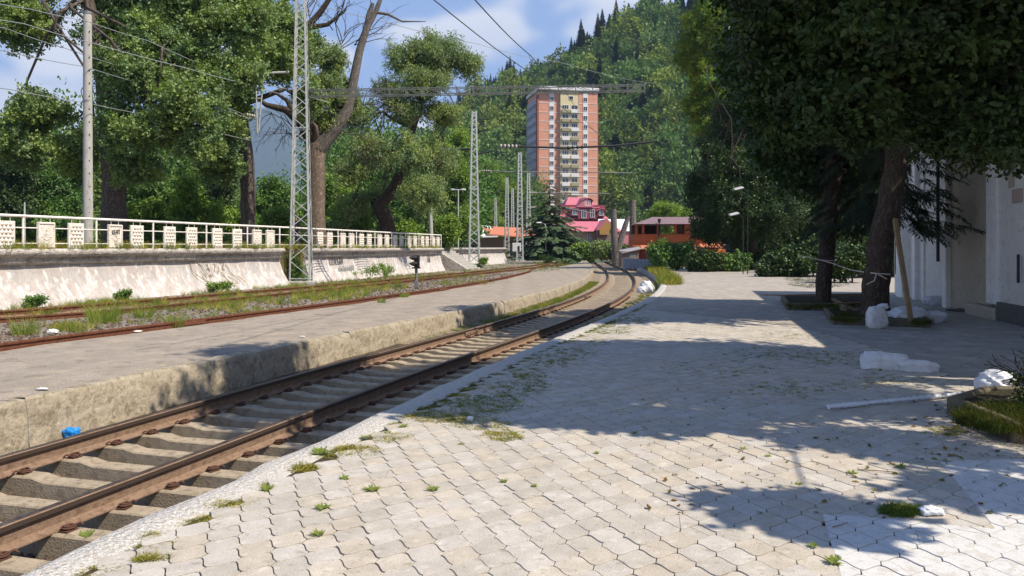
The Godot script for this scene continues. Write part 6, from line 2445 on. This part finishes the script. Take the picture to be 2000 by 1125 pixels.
	tree("maple_tree", "tall tree with yellow-green autumn leaves rising behind the dark lime tree", "tree", b, [[Vector3(0, -.1, 0), .4], [loc(1402, 350, z, b), .3], [loc(1398, 150, z, b), .18], [loc(1395, 20, z, b), .06]], w, 4200, "far", "leaf_bright", .5, .85, [Color(1.35, 1.05, .5), Color(1, 1, .9), Color(.75, .9, .8), Color(1.2, 1.0, .55)], "bark", "", 9, .24)
	# more dark trees filling the right background
	for e in [[1450, 430, 66.0, 60, "dark low tree behind the tall lime tree's trunk"], [1530, 440, 64.0, 50, "dark low tree between lime tree and hedge piece"], [1660, 380, 52.0, 60, "dark tree behind the two tied trunks"], [1580, 400, 75.0, 55, "dark tree left of the slimmer trunk, beyond the hedge"], [1740, 300, 46.0, 70, "dark tree in front of the station building's far end"]]:
		var q := D(e[0], 483, e[2]); q.y = 0
		var k: float = e[2] / F
		var top: float = (483 - e[1]) * k + 1.6
		var hw: float = e[3] * k
		var bs := []
		for i in 6: bs.append([Vector3(R(-.6, .6) * hw, lerpf(1.8, top, i / 5.0), R(-.5, .5) * hw), Vector3(hw * R(.5, .8), 1.2, hw * .6)])
		tree("broadleaf_tree", e[4], "tree", q, [[Vector3(0, -.2, 0), .2], [Vector3(0, top * .8, 0), .1]], bs, 700, "far", "leaf_dark", .4, .7, dk, "bark", "trees by the station", 8)
	# hedges and bushes: px, top, foot, depth, half width, material
	for e in [[1525, 488, 46.0, 40, "leaf_dark", "clipped hedge piece with a sunlit leafy shoot beside the path"], [1600, 455, 46.0, 60, "leaf_dark", "tall dark hedge seen between the lime tree and the slimmer trunk"], [1700, 450, 44.0, 50, "leaf_dark", "tall dark hedge seen between the two tied trunks"], [1470, 478, 60.0, 60, "leaf_dark", "dense dark hedge at the tall lime tree's foot"], [1650, 478, 38.0, 45, "leaf_dark", "dark clipped hedge behind the slimmer trunk"], [1560, 470, 52.0, 35, "leaf_mid", "leafy bush catching sun left of the slimmer trunk"], [1310, 462, 58.0, 38, "leaf_mid", "large green bush in front of the orange restaurant"], [1375, 492, 55.0, 26, "leaf_dark", "dark low bush right of the large green bush"], [1425, 495, 56.0, 30, "leaf_mid", "yellowish low hedge near the tall lime tree's foot"], [1140, 476, 104.0, 22, "leaf_bright", "bright green hedge in front of the long low house"], [1185, 474, 100.0, 24, "leaf_willow", "dull green bush beside the twin bare stumps"], [1220, 480, 92.0, 16, "leaf_mid", "bush at the foot of the twin bare stumps"], [1395, 502, 58.0, 40, "leaf_dark", "low clipped hedge along the far platform edge"], [1108, 488, 112.0, 14, "leaf_bright", "small hedge beside the white marker post"]]:
		var q := D(e[0], 483, e[2]); q.y = -.02
		var k: float = e[2] / F
		var top: float = EYE + (483 - e[1]) * k
		var hw: float = e[3] * k
		var bs := []
		for i in 8: bs.append([Vector3(lerpf(-.75, .75, i / 7.0) * hw, top * R(.3, .72), R(-.3, .3) * hw), Vector3(hw * .34, top * .33, hw * .4)])
		var s := thing("hedge", e[5], "hedge", q, 0.0, "hedges beyond the paving")
		m = MB.new()
		for i in 4: m.tube(limb_path(Vector3(bs[i * 2][0].x * .6, 0, 0), bs[i * 2][0], i), taper(7, .05, .012), 5)
		obj("stem", m.mesh(), M.bark, s)
		crown(s, "foliage", bs, 520, SP.bush, M[e[4]], .5 + e[2] * .011, .8 + e[2] * .016, [Color(1.2, 1.15, .8), Color(1, 1, 1), Color(.85, .95, .9)], 8, .3)
	# round sunlit tree behind the orange restaurant
	z = 95.0
	b = D(1308, 483, z); b.y = 0
	w = []
	for e in [[1308, 412, 95, 36, 20], [1285, 418, 95, 20, 14], [1330, 418, 95, 18, 14], [1308, 440, 95, 30, 20]]: w.append(bl(e[0], e[1], e[2], e[3], e[4], b))
	tree("broadleaf_tree", "round sunlit light green tree showing above the mauve roof", "tree", b, [[Vector3(0, -.2, 0), .25], [Vector3(0, 3.5, 0), .15]], w, 700, "far", "leaf_bright", .55, .9, [Color(1.2, 1.2, .9), Color(1, 1, 1)], "bark", "", 8)
	# cedar at the end of the tracks
	z = 108.0
	b = D(1074, 483, z); b.y = 0
	t = thing("cedar_tree", "dark layered cedar before the apartment tower's foot", "tree", b)
	fir_mesh(EYE + (HORIZON - 350) / F * z, 25, 4.4, t, Color(1.7, 1.7, 1.7))
	# bare pollarded stumps
	for e in [[1199, 408, 88.0, .36, "bare stump with flat sawn top, forked low with a leaning limb"], [1236, 391, 90.0, .40, "taller bare stump with stubby twigs before the white roof"]]:
		b = D(e[0], 483, e[2]); b.y = 0
		t = thing("bare_stump", e[4], "tree stump", b)
		var top: float = EYE + (HORIZON - e[1]) / F * e[2]
		m = MB.new()
		m.tube([Vector3(.3, -.2, 0), Vector3(.15, 1.6, 0), Vector3(0, 3.0, 0), Vector3(-.05, top, 0)], [e[3] * 1.5, e[3] * 1.25, e[3], e[3] * .85], 12, true, .08, 3)
		obj("trunk", m.mesh(), M.deadwood, t)
		if e[0] == 1199:
			m = MB.new()
			m.tube([Vector3(.3, 1.2, .1), Vector3(.7, 2.4, .1), Vector3(1.2, 4.0, .1), Vector3(1.55, 5.0, .1)], [.4, .34, .28, .2], 10, true, .08, 4)
			obj("limb", m.mesh(), M.deadwood, t)
		bare_twigs(t, Vector3(-.2, top - 1.0, 0), Vector3(-.2, 1, 0).normalized(), 2.6, 6, "bark", .03)
	# twiggy shrub in the near tree surround
	b = G(1990, 790, .12)
	t = thing("twiggy_shrub", "leafless twiggy shrub in the overgrown kerb frame", "shrub", b)
	bare_twigs(t, Vector3(.12, 0, 0), Vector3(-.1, 1, 0).normalized(), .6, 7, "bark", .006)
	bare_twigs(t, Vector3(.3, 0, .1), Vector3(-.5, .5, 0).normalized(), .5, 7, "bark", .006)
	var lv := []
	for i in 6: lv.append([Vector3(R(-.15, .5), R(.05, .28), R(-.25, .25)), Vector3(.14, .1, .14)])
	crown(t, "foliage", lv, 40, SP.near, M.leaf_near, .3, .5, [Color(.8, .8, .7), Color(1, .8, .6)], 4, .4)

# ---------------------------------------------------------------- grasses
func blade_tuft(n: int, h: float, spread: float, w: float, lean := .5) -> ArrayMesh:
	var m := MB.new()
	for i in n:
		var a := R(0, TAU)
		var r := spread * sqrt(R(0, 1))
		var p := Vector3(cos(a) * r, 0, sin(a) * r)
		var d := Vector3(cos(a) * R(.1, 1.0) * lean, 1, sin(a) * R(.1, 1.0) * lean).normalized()
		var s := d.cross(rdir()).normalized() * w
		var l := h * R(.5, 1.1)
		var mid := p + d * l * .6
		var tip := p + d * l + Vector3(cos(a), -.35, sin(a)) * l * .25 * lean
		m.tri(p - s, p + s, mid + s * .7); m.tri(p - s, mid + s * .7, mid - s * .7); m.tri(mid - s * .7, mid + s * .7, tip)
	return m.mesh()

func weed_mesh() -> ArrayMesh:
	var m := MB.new()
	for i in 26:
		var a := i * 2.4
		var d := Vector3(cos(a), R(.15, 1.1), sin(a)).normalized()
		leaf(m, Vector3(cos(a), 0, sin(a)) * .006 + Vector3.UP * .004, d, d.cross(Vector3.UP).normalized(), R(.035, .085), R(.006, .012), true)
	return m.mesh()

func grass() -> void:
	var green := [Color(.9, 1.0, .9), Color(1.15, 1.15, .7), Color(.75, .95, .8)]
	var dry := [Color(2.6, 1.75, 1.5), Color(3.0, 2.2, 2.0), Color(1.5, 1.2, 1.0), Color(1.0, 1.0, .8), Color(2.0, 1.35, 1.1)]
	# single weeds rooted in the paving joints, in the picture's places
	var wm := weed_mesh()
	var i := 0
	var spots := [[520, 957, 1.5, "in the joints by the kerb"], [672, 935, 1.3, ""], [728, 957, 1.7, ""], [847, 956, 1.4, ""], [628, 993, 1.5, ""], [622, 1044, 1.3, ""], [625, 886, 2.4, ""], [788, 834, 1.4, ""], [757, 846, 1.1, ""], [711, 855, 1.1, ""], [1627, 1098, 1.5, ""], [168, 1048, 1.5, ""], [1165, 885, .8, ""], [985, 940, .9, ""], [1043, 949, .8, ""], [1452, 877, .9, ""], [1500, 892, .9, ""], [1559, 946, .9, ""], [1665, 925, 1.1, ""], [1760, 912, 1.3, ""], [1588, 1066, 1.0, ""], [1240, 846, 1.0, ""], [900, 868, .8, ""], [1005, 848, 1.0, ""], [300, 1012, .8, ""], [1650, 845, 1.0, ""], [1937, 850, 1.0, ""]]
	for e in spots:
		var p := G(e[0], e[1])
		p.y = -.004
		var s: float = e[2] * .62
		var o := obj("joint_weed", wm, M.grass)
		o.transform = Transform3D(Basis(Vector3.UP, R(0, 6)) * Basis.from_scale(Vector3(s, s * R(.45, .7), s)), p)
		tag(o, "small green weed rooted in a paving joint", "weed", "weeds in the paving joints")
		i += 1
	var tuft := blade_tuft(16, .06, .03, .0022, .9)
	var tall := blade_tuft(22, .32, .09, .004, .55)
	var mid := blade_tuft(20, .16, .07, .0035, .7)
	# dry and green grass matted over the paving: pixel ellipses
	var xf := []
	var cs := []
	for e in [[690, 880, 70, 14, 110, 1], [760, 855, 60, 12, 90, 1], [860, 815, 90, 14, 220, 1], [950, 790, 90, 22, 420, 0], [900, 800, 90, 20, 300, 0], [1010, 760, 70, 22, 330, 0], [1040, 730, 50, 20, 240, 0], [1080, 700, 60, 20, 280, 0], [1120, 690, 50, 18, 190, 0], [1150, 665, 60, 14, 200, 0], [1190, 645, 60, 12, 300, 2], [1220, 625, 70, 10, 260, 0], [940, 826, 70, 18, 220, 1], [985, 850, 50, 14, 130, 1], [420, 985, 60, 10, 60, 1], [270, 1043, 60, 12, 70, 1], [590, 912, 50, 10, 80, 1], [290, 1090, 40, 8, 60, 3], [480, 905, 60, 9, 50, 1], [1560, 655, 90, 10, 200, 0], [1500, 690, 120, 16, 260, 0], [1640, 700, 110, 18, 200, 0], [1730, 745, 110, 18, 200, 0], [1560, 760, 120, 20, 150, 0], [1850, 840, 50, 14, 60, 3], [1400, 720, 150, 20, 150, 0]]:
		for k in e[4]:
			var a := R(0, TAU)
			var r := sqrt(R(0, 1)) * R(.6, 1.0)
			var p := G(e[0] + cos(a) * r * e[2], e[1] + sin(a) * r * e[3])
			if offset_of(p) < 2.3: continue
			p.y = -.006
			if e[5] == 0 and R(0, 1) < .35: continue
			var s := R(.3, .8)
			xf.append(Transform3D(Basis(Vector3.UP, R(0, 6)) * Basis.from_scale(Vector3(s * 1.3, s * .7, s * 1.3)), p))
			var set: Array = dry if e[5] == 1 or e[5] == 3 or (e[5] == 0 and R(0, 1) < .5) else green
			cs.append(set[int(R(0, set.size() - .01))] * R(.7, 1.15))
	var o: Node
	for k in 7000:
		var z := 2.5 + pow(R(0, 1), .7) * 22.0
		var e2 := at_z_fast(z)
		if wobble(z * .5, 3.0) < R(-1.0, .35): continue
		var p2: Vector3 = line[e2] + right_at(e2) * R(2.37, 2.55) + Vector3(R(-.1, .1), -.01, R(-.1, .1))
		var s2 := R(.2, .65)
		xf.append(Transform3D(Basis(Vector3.UP, R(0, 6)) * Basis.from_scale(Vector3(s2 * 1.4, s2 * .5, s2 * 1.4)), p2))
		cs.append(dry[int(R(0, 4.99))] * R(.6, 1.0))
	o = many("paving_grass", tuft, M.grass, xf, cs, null, true)
	tag(o, "matted green and dry grass growing over the paving by the kerb", "grass")
	# the grass clump beside the cup
	xf = []; cs = []
	for k in 170:
		var a := R(0, TAU)
		var r := sqrt(R(0, 1))
		var p := G(1762 + cos(a) * r * 46, 998 + sin(a) * r * 13)
		xf.append(Transform3D(Basis(Vector3.UP, R(0, 6)) * Basis.from_scale(Vector3.ONE * R(.4, .8)), p - Vector3(1762 - 1762, 0, 0)))
		cs.append(green[int(R(0, 2.99))] * R(.6, .95))
	o = many("grass_clump", tuft, M.grass, xf, cs, null, true)
	tag(o, "dark green moss-like grass clump beside the white cup", "grass")
	# grass in the trench along the island platform's edge and far kerb
	xf = []; cs = []
	for k in 1900:
		var z := 9.0 + pow(R(0, 1), .8) * 38.0
		var e := at_z_fast(z)
		var edge := R(0, 1) < .72
		var p: Vector3 = line[e] + right_at(e) * (R(-1.8, -1.35) if edge else R(1.25, 1.95))
		if edge and z < 15 and hash1(int(z * 3.0)) > .25: continue
		if not edge and z < 13: continue
		p.y = lerpf(-.56, -.38, smoothstep(11.0, 27.0, z))
		var s := R(.5, 1.1)
		xf.append(Transform3D(Basis(Vector3.UP, R(0, 6)) * Basis.from_scale(Vector3(s, s * .8, s)), p + Vector3(R(-.1, .1), 0, R(-.1, .1))))
		cs.append((green[int(R(0, 2.99))] if R(0, 1) < .7 else dry[int(R(0, 4.99))]) * R(.8, 1.2))
	o = many("trench_grass", mid, M.grass, xf, cs, null, true)
	tag(o, "green grass growing along the foot of the island platform edge", "grass")
	xf = []; cs = []
	for k in 900:
		var z := 36.0 + R(0, 1) * 50.0
		var e := at_z_fast(z)
		var p: Vector3 = line[e] + right_at(e) * (2.3 + R(-.3, .7))
		p.y = -.02
		var s := R(.6, 1.6)
		xf.append(Transform3D(Basis(Vector3.UP, R(0, 6)) * Basis.from_scale(Vector3(s, s, s)), p))
		cs.append((green[int(R(0, 2.99))] if R(0, 1) < .45 else dry[int(R(0, 4.99))]) * R(.8, 1.2))
	o = many("kerb_grass", tall, M.grass, xf, cs, null, true)
	tag(o, "dry and green grass along the far kerb where the track bends", "grass")
	# siding grass: pixel ellipses, lush and thin
	xf = []; cs = []
	for e in [[140, 640, 50, 8, 60], [60, 610, 60, 8, 60], [215, 592, 110, 7, 170], [330, 600, 60, 10, 70], [420, 595, 60, 10, 120], [450, 583, 80, 8, 160], [550, 583, 80, 12, 150], [640, 575, 80, 12, 420], [720, 560, 80, 9, 330], [780, 545, 60, 6, 150], [650, 552, 90, 6, 260], [860, 540, 90, 7, 260], [960, 527, 80, 6, 260], [540, 560, 60, 5, 170], [380, 570, 90, 6, 200], [140, 592, 90, 6, 130], [1000, 515, 70, 5, 220], [1080, 515, 40, 6, 190], [1060, 524, 40, 6, 150], [900, 552, 70, 5, 90], [720, 535, 70, 6, 250], [20, 598, 50, 6, 90], [300, 620, 140, 12, 60], [480, 605, 60, 8, 50], [1130, 502, 60, 3, 200], [1215, 510, 30, 5, 120]]:
		for k in e[4]:
			var a := R(0, TAU)
			var r := sqrt(R(0, 1))
			var p := G(e[0] + cos(a) * r * e[2], e[1] + sin(a) * r * e[3])
			p.y = -.03
			if R(0, 1) < .2: continue
			var s := R(.28, .85)
			xf.append(Transform3D(Basis(Vector3.UP, R(0, 6)) * Basis.from_scale(Vector3(s * 1.2, s, s * 1.2)), p))
			cs.append((green[int(R(0, 2.99))] * 1.1 if R(0, 1) < .55 else dry[int(R(0, 4.99))]) * R(.8, 1.25))
	o = many("siding_grass", tall, M.grass, xf, cs, null, true)
	tag(o, "thin and lush grass growing among the siding rails and gravel", "grass")
	# dry grass on the terrace edge behind the railing
	xf = []; cs = []
	for k in 1500:
		var f := R(0, 1)
		var p := fence_a.lerp(fence_b, f * 1.02) if R(0, 1) < .6 else fence_b.lerp(fence_c, f)
		p += Vector3(R(-.9, .35), TERRACE - .02, R(-.2, .2))
		var s := R(.5, 1.3)
		xf.append(Transform3D(Basis(Vector3.UP, R(0, 6)) * Basis.from_scale(Vector3(s, s, s)), p))
		cs.append((green[int(R(0, 2.99))] if R(0, 1) < .45 else dry[int(R(0, 4.99))]) * R(.7, 1.15))
	o = many("terrace_grass", tall, M.grass, xf, cs, null, true)
	tag(o, "dry yellow grass along the terrace edge behind the railing", "grass")
	# single bright tufts by the sidings
	for e in [[203, 628, 1.5, "large bright yellow-green grass tuft standing in the siding gravel"], [341, 637, .8, "small grass tuft against the single rusty rail, with paper nearby"], [50, 652, 1.0, "loose green grass tuft in the gravel near the yellowish stick"], [280, 618, .9, "green grass tuft beyond the rail joint plate"], [745, 590, .5, "little grass tuft by the rail on the asphalt edge"], [790, 580, .6, "small grass tuft by the rail close to the dwarf signal"]]:
		var p := G(e[0], e[1]); p.y = -.03
		var t := thing("grass_tuft", e[3], "grass tuft", p)
		obj("blades", blade_tuft(int(150 * e[2]), .42 * e[2], .22 * e[2], .006, .6), tinted("tuft_%d" % e[0], "grass", L(.15, .19, .03)), t)
	# soil frames: rough grass
	xf = []; cs = []
	for e in [[1655, 620, 30, 8, 90, .15], [1800, 628, 20, 6, 40, .15], [1600, 596, 70, 8, 120, .17], [1960, 815, 90, 24, 420, .13], [2100, 830, 120, 30, 300, .13], [1600, 555, 60, 8, 260, .0], [1570, 545, 40, 5, 160, .0], [1450, 522, 60, 4, 160, 0.0]]:
		for k in e[4]:
			var a := R(0, TAU)
			var r := sqrt(R(0, 1))
			var p := G(e[0] + cos(a) * r * e[2], e[1] + sin(a) * r * e[3], e[5])
			p.y = e[5] - .03
			var s := R(.5, 1.1)
			xf.append(Transform3D(Basis(Vector3.UP, R(0, 6)) * Basis.from_scale(Vector3(s, s * .8, s)), p))
			cs.append((green[int(R(0, 2.99))] if R(0, 1) < .7 else dry[int(R(0, 4.99))] * .5) * R(.25, .6))
	o = many("planter_grass", mid, M.grass, xf, cs, null, true)
	tag(o, "rough grass in the kerb frames and on the lawn by the hedge", "grass")
	# fallen leaves under the near tree
	xf = []; cs = []
	var lm := MB.new()
	leaf(lm, Vector3.ZERO, Vector3(1, 0, 0), Vector3(0, 0, 1), .07, .024, true)
	for k in 260:
		var p := G(R(1250, 2000), R(690, 1010)) if R(0, 1) < .55 else G(R(1780, 2000), R(790, 900))
		p.y = .006
		xf.append(Transform3D(Basis.from_euler(Vector3(R(-.3, .3), R(0, 6), R(-.3, .3))) * Basis.from_scale(Vector3.ONE * R(.35, .8)), p))
		cs.append([Color(1.5, .85, .9), Color(1.0, .5, .5), Color(1.3, 1.0, .6)][int(R(0, 2.99))] * R(.6, 1.1))
	o = many("fallen_leaves", lm.mesh(), M.grass, xf, cs, null, true)
	tag(o, "dry fallen leaves scattered over the shaded paving", "leaves")

# ---------------------------------------------------------------- hills
func ridge(px: float) -> float:      # pixel row of the forest skyline
	var t := [[-200, 420], [780, 330], [860, 250], [900, 218], [940, 185], [985, 160], [1020, 150], [1045, 152], [1080, 140], [1110, 110], [1150, 80], [1200, 52], [1250, 32], [1300, 18], [1360, -10], [1450, -50], [1600, -110], [1900, -190], [2600, -260]]
	for i in t.size() - 1:
		if px <= t[i + 1][0]: return lerpf(t[i][1], t[i + 1][1], (px - t[i][0]) / float(t[i + 1][0] - t[i][0]))
	return -260.0

func hill_point(px: float, f: float) -> Vector3:
	# f runs from the foot (0) to the ridge (1): the slope climbs as it recedes
	var z := lerpf(285.0, 430.0, pow(f, .9)) + (px - 1200.0) * -.03
	var y1 := EYE + (HORIZON - (ridge(px) + 14.0)) / F * (430.0 + (px - 1200.0) * -.03)
	var y := lerpf(-1.0, y1, pow(f, .92)) + 2.2 * wobble(px * .012, f * 6.0)
	return Vector3((px - 1000.0) / F * z, y, -z)

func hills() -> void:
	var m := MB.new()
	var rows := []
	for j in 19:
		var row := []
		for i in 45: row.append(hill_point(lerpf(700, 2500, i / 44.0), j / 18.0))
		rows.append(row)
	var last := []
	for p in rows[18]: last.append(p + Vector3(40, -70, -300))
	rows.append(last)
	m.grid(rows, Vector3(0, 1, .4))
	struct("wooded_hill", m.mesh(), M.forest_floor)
	# the wood: broadleaf crowns and dark firs in patches
	var crown_mesh := MB.new()
	for k in 2: pass
	var bm := []
	for v in 3:
		var mb := MB.new()
		for i in 800:
			var d := rdir()
			if d.y < -.35: d.y = -d.y
			var lump := 1.0 + .25 * sin(d.x * 5.0 + v) * sin(d.z * 4.0 + v * 2.0) + .15 * sin(d.y * 7.0 + v)
			var p := Vector3(d.x * 3.6, d.y * 3.4 + 4.2, d.z * 3.6) * lump * R(.78, 1.03)
			var ld := (d + rdir() * .9).normalized()
			leaf(mb, p, ld, ld.cross(rdir()).normalized(), R(.45, .85), R(.22, .4))
		bm.append(mb.mesh())
	var fm := MB.new()
	for i in 46:
		var f := i / 45.0
		var y := lerpf(1.0, 13.0, f)
		var r := lerpf(2.7, .15, pow(f, .85)) * R(.8, 1.15)
		for k in 9:
			var a := k * TAU / 9 + i * 2.1 + R(-.3, .3)
			var d := Vector3(cos(a), R(-.5, -.15), sin(a)).normalized()
			leaf(fm, Vector3(0, y, 0) + d * r * .1, d, d.cross(Vector3.UP).normalized() , r, .26 + r * .1)
	var firm := fm.mesh()
	var vm := MB.new()          # a finer crown for the nearer valley wood
	for i in 2600:
		var d := rdir()
		if d.y < -.4: d.y = -d.y
		var lump := 1.0 + .28 * sin(d.x * 5.0 + 1.0) * sin(d.z * 4.0) + .2 * sin(d.y * 7.0 + d.x * 6.0)
		var p := Vector3(d.x * 3.4, d.y * 3.9 + 4.4, d.z * 3.4) * lump * R(.7, 1.05)
		var ld := (d + rdir() * .9).normalized()
		leaf(vm, p, ld, ld.cross(rdir()).normalized(), R(.2, .36), R(.09, .16))
	var valley_mesh := vm.mesh()
	var kinds := [[], [], []]
	var kc := [[], [], []]
	var fx := []
	var fc := []
	var n := 0
	var nz := FastNoiseLite.new()
	nz.seed = 5
	nz.frequency = .012
	for k in 4300:
		var px := R(760, 2100)
		if px > 1560 and R(0, 1) < .6: continue
		var f := pow(R(0, 1), .9)
		var p := hill_point(px, f)
		var q := pixel(p)
		var u := nz.get_noise_2d(q.x * .8, q.y * 1.1) + R(-.22, .22)
		var high := smoothstep(.45, .95, f)
		var s := R(.8, 1.3) * (1.45 if R(0, 1) < .3 else 1.0)
		if u + high * .34 > .28:
			fx.append(Transform3D(Basis(Vector3.UP, R(0, 6)) * Basis.from_scale(Vector3(s, s * R(.6, .95), s)), p - Vector3.UP))
			var g := R(.7, 1.25)
			fc.append(Color(g, g, g))
		else:
			var v := [0, 0, 0, 1, 1, 2][int(R(0, 5.99))] as int            # species: beech, yellowing lime, dark hornbeam
			kinds[v].append(Transform3D(Basis(Vector3.UP, R(0, 6)) * Basis.from_scale(Vector3(s * 1.1, s * R(.85, 1.25), s * 1.1)), p - Vector3.UP * 1.5))
			var leafy: Color = [Color(1, 1, 1), Color(1.45, 1.15, .7), Color(.62, .75, .7)][v]
			kc[v].append(leafy * R(.75, 1.25))
	var o: Node
	var lb := ["broad round green crowns of the hillside wood", "pale and yellowing crowns of the hillside wood", "dark round crowns of the hillside wood"]
	for v in 3:
		o = many("hillside_wood", bm[v], M.leaf_hill, kinds[v], kc[v], null, true)
		tag(o, lb[v], "wood")
	o = many("fir_wood", firm, M.leaf_fir, fx, fc, null, true)
	tag(o, "dark fir stands covering the upper hillside", "wood")
	# firs that stand out singly along the skyline
	var first: Node3D = null
	for e in [[1108, 1.0], [1122, 1.15], [1140, 1.3], [1152, 1.1], [1172, 1.2], [1190, 1.35], [1205, 1.1], [1222, 1.25], [1243, 1.3], [1262, 1.1], [1278, 1.2], [942, .9], [955, .8], [985, 1.05], [1003, .9], [1022, 1.0], [1040, 1.1]]:
		var p := hill_point(e[0], .97)
		if first == null:
			first = thing("skyline_fir", "dark slender fir rising from the wooded skyline", "tree", p - Vector3.UP, 0.0, "firs along the skyline")
			obj("crown", firm, M.leaf_fir, first)
			var mb := MB.new()
			mb.tube([Vector3(0, -1, 0), Vector3(0, 12.5, 0)], [.22, .04], 6)
			obj("trunk", mb.mesh(), M.bark, first)
			first.scale = Vector3.ONE * e[1] * .8
		else:
			var c := copy(first, p - Vector3.UP, R(0, 6), "dark slender fir rising from the wooded skyline", "firs along the skyline")
			c.scale = Vector3(e[1] * 1.1, e[1] * R(.65, .95), e[1] * 1.1)
	# lower wood in the valley behind the left trees
	var vx := []
	var vc := []
	for k in 900:
		var px := R(-250, 1030)
		var z := R(105, 230) if px < 880 else R(205, 250)
		var p := D(px, 483, z)
		p.y = -1.0 + (z - 105.0) * .02 + (5.0 if px < 120 else 0.0) * smoothstep(150, 230, z)
		var s := R(1.1, 2.0) if px < 400 or px > 650 else R(.6, 1.0)
		vx.append(Transform3D(Basis(Vector3.UP, R(0, 6)) * Basis.from_scale(Vector3(s, s * R(.9, 1.3), s)), p))
		var g := R(.6, 1.2)
		vc.append(Color(g * R(.8, 1.25), g, g * .85))
	o = many("valley_wood", valley_mesh, M.leaf_mid, vx, vc, null, true)
	tag(o, "green wood filling the valley behind the terrace trees", "wood")
	# distant blue mountain seen through the gaps
	m = MB.new()
	rows = []
	for j in 9:
		var row := []
		for i in 61:
			var px := lerpf(-700, 1000, i / 60.0)
			var f := j / 8.0
			var z := lerpf(2600.0, 4000.0, f)
			var crest := 258.0 + 42.0 * sin(px * .006 + 1.2) + 16.0 * sin(px * .021) + (px - 300.0) * .03
			var y := (HORIZON - crest) / F * 4000.0
			row.append(Vector3((px - 1000.0) / F * z, lerpf(-5, y, f) + 18.0 * wobble(px * .02, f * 5.0), -z))
		rows.append(row)
	m.grid(rows, Vector3(0, 1, .4))
	struct("far_mountain", m.mesh(), mat("mountain", L(.035, .055, .035), 1.0))
	M.mountain = M.mountain

# ---------------------------------------------------------------- sky
func make_sky() -> Sky:
	var w := 1024
	var h := 512
	var nz := FastNoiseLite.new()
	nz.seed = 9
	nz.frequency = 1.0
	nz.fractal_octaves = 5
	var im := Image.create(w, h, false, Image.FORMAT_RGBF)
	for j in h:
		var el := (0.5 - (j + .5) / h) * PI
		var t := clampf(sin(el), 0, 1)
		var base := Color(.47, .67, 1.02).lerp(Color(.09, .21, .56), pow(t, .62))
		for i in w:
			var az := (i + .5) / w * TAU
			var d := Vector3(cos(el) * sin(az), sin(el), -cos(el) * cos(az))
			var c := base
			if el < 0.0:
				c = Color(.26, .27, .26)
			else:
				var k := 1.0 / (d.y + .28)
				var v := nz.get_noise_3d(d.x * k * 1.15 + 3.1, d.z * k * 1.15 + .4, d.y * 1.5)
				var cov := smoothstep(.06, .24, v + .24 * (1.0 - t) - .12)
				var sh := smoothstep(-.2, .6, nz.get_noise_3d(d.x * k * 1.6 + 9.0, d.z * k * 1.6, 4.0))
				c = c.lerp(Color(.95, .97, 1.02).lerp(Color(.68, .74, .88), sh * .6), cov * .92)
			im.set_pixel(i, j, c)
	var m := PanoramaSkyMaterial.new()
	m.panorama = ImageTexture.create_from_image(im)
	var s := Sky.new()
	s.sky_material = m
	return s
